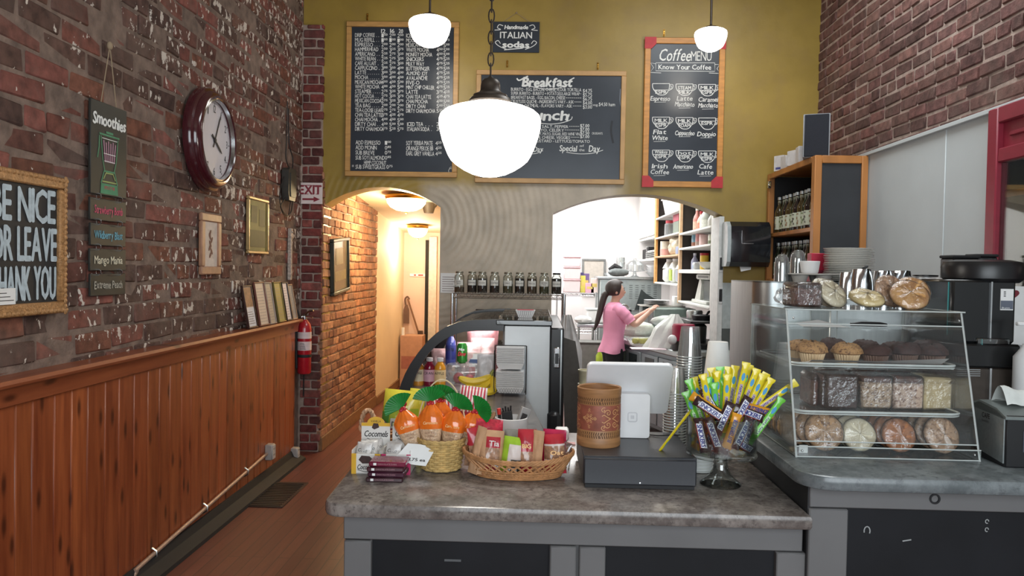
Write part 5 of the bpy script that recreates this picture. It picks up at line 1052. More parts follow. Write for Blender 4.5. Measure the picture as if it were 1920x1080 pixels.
for (u, vt, y, w, h, rl, lb) in ((878, 729, 3.16, .125, .235, .10, 'taller red and white striped popcorn bag behind the orange bags'), (828, 747, 3.22, .12, .215, -.10, 'lower red and white striped popcorn bag behind the green leaf fans')):
    p = PY(u, vt, y); t = thing('popcorn_bag', lb, 'popcorn bag', (p.x, y, CT), rot=(-.05, rl, .0), group='striped popcorn bags'); mb = MB(); sealed(mb, w, p.z-CT+.01, .05, lambda u, v: (M_stripe_r if int(u*17) % 2 else M_stripe_w) if v > .55 else M_stripe_r, u*.01, n=35, wr=.05); mb.build('pouch', None, t, sharp=60)
# ------------------------------------------------------------------ oval wicker basket with snack bags
p = PZ(970, 903, CT); OX, OY = p.x, p.y+.085
t = thing('oval_basket', 'oval brown open weave wicker basket of kraft and red snack bags', 'basket', (OX, OY, CT)); mb = MB(); mb.mat(M_wickb)
AX, AY, BXr, BYr, HB = .150, .085, .192, .118, .068
def ov(a, s_, zz): return ((AX+(BXr-AX)*s_)*math.cos(a), (AY+(BYr-AY)*s_)*math.sin(a), zz)
def lift(a): return .018*abs(math.cos(a))**3
for k in range(2):
    for i in range(40):
        a0 = 2*PI*i/40; pts = []
        for j in range(9): s_ = j/8; pts.append(ov(a0+(s_-.0)*.42*(1 if k else -1), s_+.012*(1 if k else -1), .008+s_*(HB-.006+lift(a0))))
        mb.tube(pts, .0034, 5)
for zz, s_ in ((.006, 0), (.012, .06), (.020, .2), (.030, .38)): mb.tube([ov(2*PI*i/72, s_+.02*math.cos(20*PI*i/72), zz) for i in range(72)], .0038, 5, closed=True)
mb.grid(lambda u, v: (AX*v*math.cos(2*PI*u), AY*v*math.sin(2*PI*u), .004), 36, 3, True); mb.build('woven_body', None, t)
mb = MB(); mb.mat(M_wickb)
for k in range(4): mb.tube([(lambda a: (lambda q: (q[0], q[1], q[2]+.0055*math.sin(18*a+PI*k/2)))(ov(a, 1.0+.035*math.cos(18*a+PI*k/2), HB+lift(a))))(2*PI*i/144) for i in range(144)], .0042, 6, closed=True)
mb.build('braided_rim', None, t)
M_kraft = P('kraft_paper', (186, 144, 108), .75, var=.12, scale=30, bump=.3); M_bred = P('bag_red', (172, 38, 52), .3, var=.12, coat=.4); M_win = P('granola_window', (160, 122, 96), .25, var=.3, scale=90, coat=.5); M_lime2 = P('bag_lime', (150, 186, 50), .3, coat=.4); M_wht2 = P('bag_white_print', (214, 202, 196), .35); M_blk2 = P('bag_dark_print', (56, 58, 52), .4)
M_cring = P('crinkled_red_clear', (190, 44, 66), .2, var=.35, scale=45, coat=.6, bump=.4)
def stuffbag(lb, u, y, vt, w, pick, rz=0., roll=0., tilt=-.12, d=.05, text=(), seed=0., z=.012):
    p = PY(u, vt, y); h = p.z-CT-z; t = thing('snack_bag', lb, 'snack bag', (p.x-math.sin(roll)*h, y, CT+z), rot=(tilt, roll, rz), group='snack bags in the oval basket'); mb = MB(); sealed(mb, w, h, d, pick, seed); mb.build('pouch', None, t, sharp=60)
    if text:
        mb = MB()
        for s_, x, zf, hh, ww, m in text:
            if s_ == '7': k_ = MB(); k_.mat(M_paper); k_.fillp(arcpts(x, h*zf+.005, .011, .013, 0, 300, 6), d*.56); k_.mat(m); k_.text(s_, x, h*zf, hh, ww, d*.575, align='c'); k_.build('price_sticker', None, t); continue
            mb.mat(m); mb.text(s_, x, h*zf, hh, ww, d*.60, align='c', bold=.0006)
        mb.build('lettering', None, t)
stuffbag('large crinkled red pouch at the back of the oval basket end by the orange bags', 912, OY+.055, 786, .135, lambda u, v: M_cring if v > .45 else M_win, .1, .06, -.05, .05, (('PF', -.03, .45, .022, .035, M_wht2),), 1.)
stuffbag('clear and red bag lying against the basket end near the orange bags', 893, OY-.01, 800, .07, lambda u, v: M_bred if v > .62 else M_win, .5, -.12, -.1, .04, (), 2.)
stuffbag('kraft sided cookie bag with red foot and round white sticker', 925, OY-.055, 808, .088, lambda u, v: M_kraft if u < .24 or u > .84 or v > .86 else (M_bred if v < .22 or v > .62 else M_win), .12, .08, -.14, .045, (('Tia', .006, .66, .018, .034, M_wht2), ('7', .022, .20, .010, .008, M_inkd)), 3.)
stuffbag('kraft gusset bag standing edge on next to the cookie bag', 903, OY-.040, 798, .04, lambda u, v: M_kraft, -.5, .18, -.1, .03, (), 4.)
stuffbag('lime green bag with dark lettering in the middle of the oval basket', 963, OY-.055, 820, .075, lambda u, v: M_lime2 if u < .35 or v > .8 else (M_blk2 if v < .45 and u > .5 else M_wht2), -.12, .10, -.15, .042, (('HUMMUS', .008, .26, .010, .04, M_wht2), ('CHIPS', .008, .15, .010, .036, M_wht2)), 5.)
stuffbag('silver grey bag behind the lime green one in oval basket', 966, OY+.02, 806, .08, lambda u, v: P('bag_silver', (150, 148, 142), .25, .4, var=.2, bump=.3), .05, .05, -.1, .04, (), 6.)
stuffbag('red and window front bag beside the kraft folded one', 990, OY-.045, 806, .072, lambda u, v: M_bred if v > .5 or v < .18 else M_win, .1, .02, -.12, .045, (('BIG', -.004, .60, .014, .030, M_orp),), 7.)
stuffbag('kraft folded bag upright between the two red topped bags', 1008, OY-.05, 808, .045, lambda u, v: M_kraft, -.35, .06, -.12, .03, (), 8.)
stuffbag('orange topped bag lying at the back of the oval basket', 985, OY+.06, 808, .10, lambda u, v: P('bag_orange_red', (196, 82, 52), .3, coat=.4, bump=.2), .0, .0, -.1, .05, (), 9.)
stuffbag('red and white banded bag with clear corners at drawer end of the oval basket', 1040, OY-.015, 815, .078, lambda u, v: M_bred if v > .78 or v < .34 else (M_wht2 if v > .70 or .34 < v < .40 else M_win), .1, -.04, -.12, .05, (('Oat', .004, .50, .014, .045, M_orp),), 10.)
stuffbag('magenta topped bag behind the red and white banded one', 1040, OY+.03, 806, .09, lambda u, v: P('bag_magenta', (176, 30, 74), .3, coat=.4, bump=.2), -.1, .03, -.1, .045, (), 11.)
stuffbag('clear crinkled bag at the rim nearest the black cash drawer', 1062, OY+.0, 828, .05, lambda u, v: M_film, -.6, .1, -.05, .03, (), 12.)
# white bowl with pens
p = PZ(957, 828, CT); t = thing('white_bowl', 'white round bowl of pens and clips behind the oval basket', 'bowl', (p.x, p.y+.07, CT)); mb = MB(); mb.mat(P('glazed_white', (214, 214, 214), .2, var=.02)); mb.lathe([(0, .003), (.05, 0), (.062, .004), (.072, .05), (.070, .088), (.066, .09), (.066, .05), (.055, .012), (0, .010)], n=28); mb.build('bowl', None, t)
bx, by = p.x, p.y+.07
def inbowl(name, lb, cat, dx, dy, fn, rot): t = thing(name, lb, cat, (bx+dx, by+dy, CT+.03), rot=rot); fn(t)
def fcard(t): mb = MB(); mb.mat(P('grey_card_box', (150, 150, 150), .4)); mb.box((-.02, -.014, 0), (.02, .014, .105), .002); mb.build('box', None, t); mb = MB(); mb.mat(M_inkd); mb.box((-.012, -.0145, .04), (.012, -.0138, .08)); mb.build('lettering', None, t)
inbowl('card_box', 'grey printed card box leaning out of the white bowl', 'box', .028, -.005, fcard, (-.1, .38, .25))
def fclip(t): mb = MB(); mb.mat(M_blackm); mb.box((-.022, -.012, 0), (.022, .012, .085), .004); [mb.cyl((-.015+.01*k, -.006, .08), (-.018+.012*k, -.008, .10+.006*(k % 2)), .004, n=6) for k in range(4)]; mb.build('stapler_body', None, t)
inbowl('black_stapler', 'black stapler and clips standing in the white bowl', 'stapler', -.012, .01, fclip, (0, -.1, .2))
def fmark(t): mb = MB(); mb.mat(M_black); mb.cyl((0, 0, 0), (0, 0, .075), .007, n=10); mb.build('barrel', None, t); mb = MB(); mb.mat(P('marker_red', (206, 56, 48), .4)); mb.cyl((0, 0, .072), (0, 0, .098), .0085, n=10); mb.build('cap', None, t)
inbowl('red_marker', 'red capped marker standing in the white bowl', 'marker', -.042, -.01, fmark, (0, -.12, 0))
t = thing('wicker_handle', 'twisted twig handle piece beside the white bowl', 'handle', (bx-.10, by+.02, CT)); mb = MB(); mb.mat(P('twig', (150, 116, 88), .8, var=.3)); [mb.tube(smoothpts([(-.03, 0, 0), (-.01, .01*k, .05), (.02, .004*k, .085+.006*k), (.03, 0, .10)]), .005, 6) for k in range(-1, 3)]; mb.build('twigs', None, t)
# ------------------------------------------------------------------ cash drawer, tablet stand, bamboo pot
ZD = CT+.106; t = thing('cash_drawer', 'black metal cash drawer under the bamboo pot and tablet stand', 'cash drawer', (.355, 2.74, CT)); M_dr = P('drawer_black', (44, 45, 50), .42, var=.05, scale=150)
mb = MB(); mb.mat(M_dr); mb.box((-.187, -.185, .012), (.187, .22, .106), .003); mb.build('case', None, t); mb = MB(); mb.mat(M_dr); mb.box((-.185, -.197, .014), (.185, -.184, .100), .004); mb.build('drawer_front', None, t)
mb = MB(); mb.mat(M_blackm); mb.box((-.18, -.19, .002), (.18, .21, .013)); mb.build('base', None, t)
for x in (-.15, .15):
    for y in (-.16, .19): mb = MB(); mb.mat(M_black); mb.cyl((x, y, 0), (x, y, .004), .012); mb.build('foot', None, t)
mb = MB(); mb.mat(M_chrome); mb.T = Tr(0, -.1975, .022) @ Rx(PI/2); mb.lathe([(0, 0), (.003, 0), (.003, .002), (0, .003)], n=10); mb.build('lock', None, t)
M_sq = P('white_gloss_shell', (222, 222, 224), .3, var=.02)
p = PZ(1185, 822, ZD); t = thing('tablet_stand', 'white point of sale tablet stand seen from behind with square emblem', 'payment stand', (p.x, p.y, ZD))
def rrect(w, h, r, n=6): return [q for cx, cz, a in ((w/2-r, h-r, 0), (-w/2+r, h-r, 90), (-w/2+r, r, 180), (w/2-r, r, 270)) for q in arcpts(cx, cz, r, r, a, a+90, n)]
mb = MB(); mb.mat(M_sq); o_ = rrect(.13, .165, .012); mb.add([(x*.97, 0, z*.98+.002) for x, z in o_]+[(x, .006, z) for x, z in o_]+[(x, .07, z) for x, z in o_]+[(x*.97, .078, z*.98) for x, z in o_], [tuple(range(len(o_)))]+[(k*len(o_)+i, k*len(o_)+(i+1) % len(o_), (k+1)*len(o_)+(i+1) % len(o_), (k+1)*len(o_)+i) for k in range(3) for i in range(len(o_))]+[tuple(range(3*len(o_), 4*len(o_)))[::-1]]); mb.build('stand_body', None, t)
mb = MB(); mb.mat(P('emblem_grey', (196, 196, 200), .4)); o2 = [(x*.25+0, z*.20+.062) for x, z in rrect(.13, .165, .03)]
mb.stroke(o2+[o2[0]], .0045, .0008); o3 = [(x*.10, z*.078+.072) for x, z in rrect(.13, .165, .02)]; mb.fillp(o3, .0008); mb.build('emblem', None, t)
mb = MB(); mb.mat(M_sq); pt = PY(1181, 684, 2.82); pb = PY(1176, 775, 2.94); hh = math.hypot(pt.z-pb.z, .12); o_ = rrect(.315, hh, .022, 8)
mb.T = Tr(-.012, pb.y-p.y, pb.z-ZD) @ Rx(math.atan2(.12, pt.z-pb.z)); n_ = len(o_)
mb.add([(x*.985, 0, z*.98+.002) for x, z in o_]+[(x, .003, z) for x, z in o_]+[(x, .016, z) for x, z in o_], [tuple(range(n_))]+[(k*n_+i, k*n_+(i+1) % n_, (k+1)*n_+(i+1) % n_, (k+1)*n_+i) for k in range(2) for i in range(n_)]+[tuple(range(2*n_, 3*n_))[::-1]]); mb.build('tablet', None, t)
mb = MB(); mb.mat(M_wire); mb.tube(smoothpts([(.06, .06, .004), (.10, .04, .004), (.15, .02, .012), (.178, .05, .003)]), .0022, 5); mb.mat(M_wire); mb.build('cable', None, t)
# bamboo pot
def cylstroke(mb, pts, R, w):
    n = len(pts); vs = []
    for i, q in enumerate(pts):
        d = Vector(pts[min(i+1, n-1)])-Vector(pts[max(i-1, 0)]); d = d.normalized() if d.length > 0 else Vector((1, 0)); nn = Vector((-d.y, d.x))*w/2
        for s_ in (1, -1): a = (q[0]+s_*nn.x)/R; vs.append((R*math.sin(a), -R*math.cos(a), q[1]+s_*nn.y))
    return mb.add(vs, [(2*i, 2*i+1, 2*i+3, 2*i+2) for i in range(n-1)])
RB = .077; HBm = .205; p = PZ(1125, 841, ZD); t = thing('bamboo_pot', 'tan bamboo utensil pot with carved red floral band on the cash drawer', 'pot', (p.x, p.y+RB-.004, ZD)); M_bam = P('bamboo_tan', (156, 112, 72), .5, var=.2, scale=14, stretch=(1, 1, 8)); M_bamr = P('bamboo_red_stain', (140, 78, 60), .55, var=.25, scale=30); M_bamd = P('bamboo_slit', (74, 46, 28), .8)
mb = MB(); mb.mat(M_bam); mb.lathe([(0, .004), (RB*.97, 0), (RB, .004), (RB*1.0, .028), (RB*.985, .030), (RB*.985, HBm-.028), (RB*1.0, HBm-.026), (RB*1.01, HBm-.003), (RB*.98, HBm), (RB*.93, HBm-.004), (RB*.93, .01), (0, .008)], n=40); mb.build('pot_wall', None, t)
mb = MB(); mb.mat(M_bamr); mb.lathe([(RB*.99, .060), (RB*.995, .062), (RB*.995, HBm-.060), (RB*.99, HBm-.058)], n=40); mb.build('floral_band', None, t)
mb = MB(); mb.mat(M_bamd)
for zz in (.034, .045, HBm-.054, HBm-.042):
    if zz == HBm-.054: mb.build('slit_pattern', None, t); mb = MB(); mb.mat(M_bamd)
    for k in range(60): a = 2*PI*RB*k/60+(.004 if zz in (.045, HBm-.042) else 0); cylstroke(mb, [(a, zz), (a+(.003 if zz in (.045, HBm-.042) else -.003), zz+.010)], RB*.992, .0026)
mb.build('slit_pattern', None, t)
mb = MB(); mb.mat(P('carved_tan_line', (206, 156, 104), .5)); Rb = RB*1.0; zc_ = HBm/2
def swirl(cx, cz, r, sg, turns=1.4, a0=0): return [(cx+sg*r*(1-i/22)*math.cos(a0+i/22*turns*2*PI), cz+r*(1-i/22)*math.sin(a0+i/22*turns*2*PI)) for i in range(22)]
for m_ in range(6):
    c = (m_-.5)*2*PI*RB/6
    if m_ % 2 == 0:
        for r in (.034, .028): cylstroke(mb, [(c-r*.75, zc_), (c, zc_+r), (c+r*.75, zc_), (c, zc_-r), (c-r*.75, zc_)], Rb, .0024)
        for k in range(6): a = k*PI/3; cylstroke(mb, [(c+.004*math.cos(a), zc_+.004*math.sin(a)), (c+.013*math.cos(a-.25), zc_+.013*math.sin(a-.25)), (c+.017*math.cos(a), zc_+.017*math.sin(a)), (c+.013*math.cos(a+.25), zc_+.013*math.sin(a+.25)), (c+.004*math.cos(a), zc_+.004*math.sin(a))], Rb, .0020)
    else:
        for sx_ in (-1, 1):
            for sz_ in (-1, 1):
                cylstroke(mb, [(a, zc_+sz_*(b_-zc_)) for a, b_ in swirl(c+sx_*.014, zc_+.020, .013, sx_)], Rb, .0024); cylstroke(mb, [(a, zc_+sz_*(b_-zc_)) for a, b_ in swirl(c+sx_*.030, zc_+.030, .010, -sx_, 1.2, 1.)], Rb, .0020); cylstroke(mb, [(c+sx_*.004, zc_), (c+sx_*.016, zc_+sz_*.006), (c+sx_*.028, zc_+sz_*.014), (c+sx_*.036, zc_+sz_*.010)], Rb, .0026)
mb.build('carved_scrolls', None, t)
# ------------------------------------------------------------------ cups
M_cup = clear('clear_cup_plastic', (.95, .96, .96), .2, .08, .09)
def cupstack(x, y, top, r0, h, pitch, lbf, group, m, n, nm, rl, rimm=None):
    first = None; base = CT+.001
    for k in range(n):
        z = base+pitch*(n-1-k)
        if first is None:
            o = thing(nm, '', 'cup', (x, y, z), group=group); mb = MB(); mb.mat(m); mb.lathe([(0, h), (r0*.72, h), (r0*.735, h-.004), (r0*.98, .006)], n=22); mb.build('cup_wall', None, o)
            mb = MB(); mb.mat(rimm or m); mb.tube([(r0*math.cos(2*PI*i/26), r0*math.sin(2*PI*i/26), .003) for i in range(26)], .0026, 6, closed=True); mb.build('rim', None, o); first = o
        else: o = dup(first, (x, y, z))
        o['label'] = lbf % ORD[k]
M_rimc = P('clear_rim_grey', (176, 182, 182), .2, var=.1, coat=.5)
pA = PZ(1291, 818, CT); topz = PY(1292, 613, 3.22).z; hcup = .125; nA = 34; cupstack(PY(1292, 700, 3.22).x, 3.22, topz, .050, hcup, (topz-CT-hcup)/(nA-1), '%s clear plastic cup from the top of the tallest stack', 'clear cups in the tall stack', M_cup, nA, 'clear_cup', 0, M_rimc)
topz = PY(1262, 690, 3.08).z; nB = 22; cupstack(PY(1266, 760, 3.10).x, 3.10, topz, .046, .105, (topz-CT-.105)/(nB-1), '%s clear plastic cup from the top of the short stack by the drawer', 'clear cups in the short stack', M_cup, nB, 'clear_cup', 0, M_rimc)
M_pcup = P('paper_cup_white', (224, 224, 222), .55, var=.02)
topz = PY(1344, 636, 3.02).z; cupstack(PY(1345, 700, 3.02).x, 3.02, topz, .052, .14, .0115+.0*(topz), '%s white paper cup from the top of the taller stack', 'white cups in the tall stack', M_pcup, int((topz-CT-.14)/.0115)+1, 'paper_cup', 0)
cupstack(PZ(1320, 888, CT).x-.006, PZ(1320, 888, CT).y+.045, 0, .046, .13, .012, '%s white paper cup from the top of the stack behind the glass bowl', 'white cups behind the bowl', M_pcup, 7, 'paper_cup', 0)
# ------------------------------------------------------------------ footed glass bowl full of sweets
p = PZ(1358, 917, CT); GX, GY = p.x, p.y+.055
M_gls = clear('bowl_glass', (.93, .96, .95), .16, .03); GZ = CT+.105; GR = .117; GH = .13
t = thing('footed_glass_bowl', 'clear footed glass trifle bowl packed with candy bars and taffy', 'glass bowl', (GX, GY, CT)); mb = MB(); mb.mat(M_gls)
mb.lathe([(0, .105), (GR*.8, .107), (GR*.97, .112), (GR, .125), (GR, .105+GH), (GR*.975, .106+GH), (GR*.965, .105+GH), (GR*.965, .130), (GR*.94, .118), (0, .113)], n=44); mb.build('bowl', None, t)
mb = MB(); mb.mat(M_gls); mb.lathe([(0, 0), (.066, 0), (.069, .004), (.062, .012), (.040, .030), (.026, .055), (.021, .08), (.026, .098), (.05, .105), (0, .106)], n=36); mb.build('foot', None, t)
mb = MB(); mb.mat(M_gls); mb.lathe([(GR*.85, .100), (GR*1.0, .102), (GR*1.02, .108), (GR*1.0, .113)], n=44); mb.build('glass_ridge', None, t)
M_sn = P('bar_wrapper_brown', (52, 32, 36), .22, coat=.5, bump=.15); M_snw = P('bar_logo_white', (216, 216, 222), .35); M_snb = P('bar_logo_blue', (44, 48, 120), .4); M_bf = P('bar_wrapper_orange', (214, 148, 40), .25, coat=.5, bump=.15); M_snr = P('bar_red_line', (160, 44, 50), .4)
def candy(name, lb, M, txt, tm, pm_, Lb=.115, wb=.031):
    t = thing(name, lb, 'candy bar', (0, 0, 0), group='candy bars in the glass bowl'); mb = MB(); mb.mat(M)
    def f(u, v):
        a = 2*PI*u; e = 1-abs(2*v-1)**8; k = 1 if .1 < v < .9 else 1.06
        return ((v-.5)*Lb, .0085*math.sin(a)*max(e, .06)-0, wb/2*k*math.cos(a)*(1 if e > .3 else 1.05)*(1+.02*math.sin(40*v)))
    mb.grid(f, 14, 26, True); mb.build('wrapper', None, t)
    mb = MB()
    if pm_: mb.mat(pm_); mb.fillp([(-Lb*.36, -wb*.30), (Lb*.34, -wb*.30), (Lb*.38, wb*.30), (-Lb*.32, wb*.30)], .0088); mb.mat(M_snr); mb.stroke([(-Lb*.36, -wb*.38), (Lb*.36, -wb*.38)], .0015, .0082)
    mb.mat(tm); mb.text(txt, 0, -wb*.24, wb*.46, Lb*.64, .0092, align='c', bold=.0008, shear=.12); mb.build('lettering', None, t); return t
sn = candy('candy_bar', '', M_sn, 'SNICKERS', M_snb, M_snw); bf = candy('candy_bar', '', M_bf, 'BUTTERFINGER', M_snb, None, .12, .030)
def place(o, used, x, y, z, ang, tilt, yaw, lb):
    c = o if not used.get(o.name) else dup(o); used[o.name] = 1
    c.location = (x, y, z); c.rotation_euler = (Matrix.Rotation(yaw, 3, 'Z') @ Matrix.Rotation(tilt, 3, 'X') @ Matrix.Rotation(-math.radians(ang), 3, 'Y')).to_euler(); c['label'] = lb; return c
used = {}
def gp(u, v, dy): q = PY(u, v, GY+dy); return q.x, GY+dy, q.z
for (o, u, v, dy, ang, yaw, lb) in ((sn, 1316, 816, -.074, -76, -.30, 'brown wrapped candy bar standing steeply at bowl side nearest the drawer'), (sn, 1338, 814, -.090, -70, -.15, 'brown wrapped candy bar second from the drawer side, leaning'), (bf, 1372, 808, -.094, 72, .0, 'orange wrapped candy bar upright at the front of the glass bowl'), (sn, 1391, 812, -.084, 62, .15, 'brown candy bar leaning up, just beside the orange upright bar'), (sn, 1402, 808, -.056, 68, .40, 'brown candy bar at bowl side nearest the pastry case'), (sn, 1388, 832, -.070, -30, .25, 'brown candy bar lying low across another near pastry case'), (sn, 1331, 768, -.08, -32, -.1, 'brown candy bar lying over the bowl rim, lettering up, with orange bar behind'), (sn, 1357, 784, -.085, 66, .0, 'brown candy bar sticking out at the middle of the bowl rim'), (sn, 1388, 772, -.06, 60, .1, 'brown candy bar rising behind the rim right beside taffy sticks'), (sn, 1405, 775, -.05, -20, .3, 'brown candy bar across the rim at the pastry case side'), (sn, 1333, 757, -.03, -60, .0, 'brown candy bar half hidden among the taffy sticks'), (bf, 1325, 760, -.065, -32, -.1, 'orange candy bar lying over the rim nearest the plastic cups'), (bf, 1420, 768, -.03, -15, .2, 'orange candy bar on the rim nearest the pastry case'), (sn, 1355, 835, -.06, 8, .0, 'brown candy bar flat on the bowl bottom'))+tuple((sn if k % 3 else bf, 1318+13*k, (812, 822, 806)[k % 3], -.02+.022*(k % 2), (62, -70, 80, -55)[k % 4], .2*math.sin(k), '%s candy bar of the hidden inner layer, counted from the drawer side' % ORD[k]) for k in range(7)):
    place(o, used, *gp(u, v, dy), ang, -.08, yaw, lb)
M_ty = P('taffy_yellow', (226, 206, 40), .25, coat=.5, bump=.1); M_tg = P('taffy_green', (110, 196, 70), .25, coat=.5, bump=.1); M_tl = P('taffy_lilac', (180, 160, 176), .3, coat=.4); M_tb = P('taffy_blue_oval', (70, 150, 200), .4)
def taffy(lb, M, M2):
    t = thing('taffy_stick', lb, 'taffy', (0, 0, 0), group='taffy sticks in the glass bowl'); Lt = .20; w = .0108; mb = MB(); mb.mat(M)
    def f(u, v):
        a = 2*PI*u; e = 0 if v < .06 or v > .93 else 1; k = 1.35 if e == 0 else 1
        return ((w*k)*math.cos(a), .0045*math.sin(a)*(1 if e else .12), v*Lt)
    mb.grid(f, 10, 26, True); mb.build('wrapper', None, t)
    mb = MB(); mb.mat(M2); mb.fillp([(-.0052, .05), (.0052, .05), (.0052, .125), (-.0052, .125)], .0047); mb.mat(M_tb); mb.fillp(arcpts(0, .15, .006, .014, 0, 340, 12), .0047); mb.mat(M_snb); o = MB(); mb.T = Ry(-PI/2); mb.text('Laffy Taffy', .055, -.0035, .007, .065, .0052, bold=.0002); mb.T = Matrix(); mb.build('lettering', None, t); return t
ty = taffy('', M_ty, M_tl); tg = taffy('', M_tg, P('taffy_pale_green', (186, 220, 170), .35))
sticks = [(1302, 708, 0, 1), (1292, 712, 1, 1), (1316, 700, 0, 0), (1326, 706, 1, 0), (1335, 690, 0, 1), (1343, 694, 0, 0), (1352, 688, 1, 1), (1337, 716, 1, 0), (1362, 700, 0, 0), (1368, 688, 0, 1), (1356, 710, 1, 0), (1381, 686, 0, 1), (1398, 678, 0, 0), (1408, 684, 0, 1), (1392, 706, 1, 0), (1418, 690, 0, 0), (1374, 706, 1, 1), (1430, 700, 0, 0), (1440, 700, 0, 1), (1446, 708, 0, 0), (1436, 714, 0, 1), (1424, 702, 0, 1), (1465, 745, 1, 0), (1492, 715, 0, 0), (1286, 735, 1, 1)]
sticks.sort(key=lambda q: q[0]); cnt = [0, 0]
for k, (u, v, c, back) in enumerate(sticks):
    Y = GY+(.012 if back else -.022)+((k*7) % 5-2)*.007; q = PY(u, v, Y); d = Vector((q.x-GX, .0, q.z-(GZ+.045))); bx_ = GX+max(-.08, min(.08, (q.x-GX)*.42)); by_ = Y
    d = Vector((q.x-bx_, 0, 1)); zb = q.z-.20*math.cos(math.atan2(q.x-bx_, .17)); ang = math.asin(max(-.95, min(.95, (q.x-bx_)/.20))) ; zb = q.z-.20*math.cos(ang)
    o = (ty, tg)[c]; o2 = o if not used.get(o.name) else dup(o); used[o.name] = 1
    o2.location = (bx_, by_, zb); o2.rotation_euler = (-.06*(1 if back else -1), ang, 0); o2['label'] = '%s %s taffy stick in the glass bowl, counted from the plastic cups' % (ORD[cnt[c]], ('yellow', 'green')[c]); cnt[c] += 1
q0 = PY(1296, 768, GY-.03); q1 = PY(1244, 836, GY+.02)
o2 = dup(ty); dv = (q1-q0).normalized(); o2.location = q0; o2.rotation_euler = dv.to_track_quat('Z', 'Y').to_euler(); o2['label'] = 'yellow taffy stick drooping outside the bowl rim over the cash drawer'
for k, (u, v) in enumerate(((1350, 852), (1378, 858))): pass
# ================================================================== RAISED COUNTER
M_acr = clear('clear_acrylic', (.975, .985, .98), .03, .03, .008); M_edge = P('polished_acrylic_edge', (196, 202, 200), .25, var=.08, coat=.5)
X0, X1, YB0, YT0, YBK, Z0, Z1 = .845, 1.43, 2.50, 2.635, 3.05, RT, 1.498
t = thing('pastry_case', 'clear acrylic pastry case with three trays on the raised counter', 'pastry case', ((X0+X1)/2, 2.78, RT)); CX = (X0+X1)/2
def C(mb): mb.T = Tr(-CX, -2.78, -RT); return mb
sidep = [(YB0, Z0), (YBK, Z0), (YBK, Z1), (YT0, Z1)]
for x in (X0, X1-.005):
    mb = C(MB()); mb.mat(M_acr); mb.prism(sidep, x, x+.005, 'yz'); mb.build('side_pane', None, t)
mb = C(MB()); mb.mat(M_acr); mb.box((X0-.006, YT0-.01, Z1), (X1+.006, YBK, Z1+.005)); mb.build('top_pane', None, t)
mb = C(MB()); mb.mat(M_acr); mb.box((X0, YBK-.005, Z0), (X1, YBK, Z1)); mb.build('back_pane', None, t)
def fy(z): return YB0+(YT0-YB0)*(z-Z0)/(Z1-Z0)
mb = C(MB()); mb.mat(M_acr); mb.add([(X0+.006, fy(Z0+.05), Z0+.05), (X1-.006, fy(Z0+.05), Z0+.05), (X1-.006, fy(Z1-.045), Z1-.045), (X0+.006, fy(Z1-.045), Z1-.045)], [(0, 1, 2, 3)]); mb.build('front_pane', None, t)
mb = C(MB()); mb.mat(M_acr); mb.box((X0, YB0, Z0+.001), (X1, YBK, Z0+.006)); mb.box((X0, YB0, Z0+.006), (X1, YB0+.004, Z0+.035)); mb.build('base_pane', None, t)
ed = []
for x in (X0+.0025, X1-.0025): ed += [((x, YB0, Z0), (x, YT0, Z1)), ((x, YB0, Z0+.003), (x, YBK, Z0+.003)), ((x, YT0-.01, Z1+.0025), (x, YBK, Z1+.0025)), ((x, YBK, Z0), (x, YBK, Z1))]
ed += [((X0, YB0, Z0+.003), (X1, YB0, Z0+.003)), ((X0, YB0, Z0+.036), (X1, YB0, Z0+.036)), ((X0-.005, YT0-.01, Z1+.0025), (X1+.005, YT0-.01, Z1+.0025)), ((X0, fy(Z1-.045), Z1-.045), (X1, fy(Z1-.045), Z1-.045)), ((X0, YBK, Z1), (X1, YBK, Z1)), ((X0, fy(Z0+.05), Z0+.05), (X1, fy(Z0+.05), Z0+.05)), ((X0+.3, YBK-.004, Z0+.2), (X0+.3, YBK-.004, Z1)), ((X0+.33, YBK-.004, Z0+.2), (X0+.33, YBK-.004, Z1))]
mb = C(MB()); mb.mat(M_edge)
for k, (a, b_) in enumerate(ed): mb.tube([a, b_], .0034 if k in (0, 4) else .0021, 4)
mb.build('polished_edge', None, t)
mb = C(MB()); mb.mat(M_chrome)
for x in (X0+.02, X1-.02):
    for z, y in ((Z0+.022, YB0-.001), (Z1-.025, YT0-.02)): mb.ball((x, y, z), .004)
mb.build('screw', None, t)
def tray(zt, y0, nm, paper):
    mb = C(MB()); mb.mat(M_acr); o_ = [(CX+a, b_) for a, b_ in ([(x, y) for cx, cy, aa in ((.275-.05, YBK-.03-.05, 0), (-.275+.05, YBK-.03-.05, 90), (-.275+.05, y0+.05, 180), (.275-.05, y0+.05, 270)) for x, y in arcpts(cx, cy, .05, .05, aa, aa+90, 6)])]
    mb.prism(o_, zt, zt+.004, 'xy'); mb.build(nm, None, t); mb = C(MB()); mb.mat(M_edge); mb.tube([(x, y, zt+.010) for x, y in o_], .0042, 6, closed=True); mb.tube([(x, y, zt+.002) for x, y in o_], .0022, 6, closed=True); mb.build('tray_rim', None, t)
ZT1, ZT2 = 1.158, 1.312
tray(ZT1, 2.565, 'middle_tray', 0); tray(ZT2, 2.60, 'upper_tray', 1)
mb = C(MB()); mb.mat(M_acr); mb.box((X0+.006, 2.93, 1.418), (X1-.006, YBK-.006, 1.422)); mb.build('rear_ledge', None, t)
for x in (X0+.008, X1-.016):
    for z in (ZT1, ZT2): mb = C(MB()); mb.mat(M_edge); mb.box((x, 2.66, z-.008), (x+.008, 3.0, z)); mb.build('tray_rail', None, t)
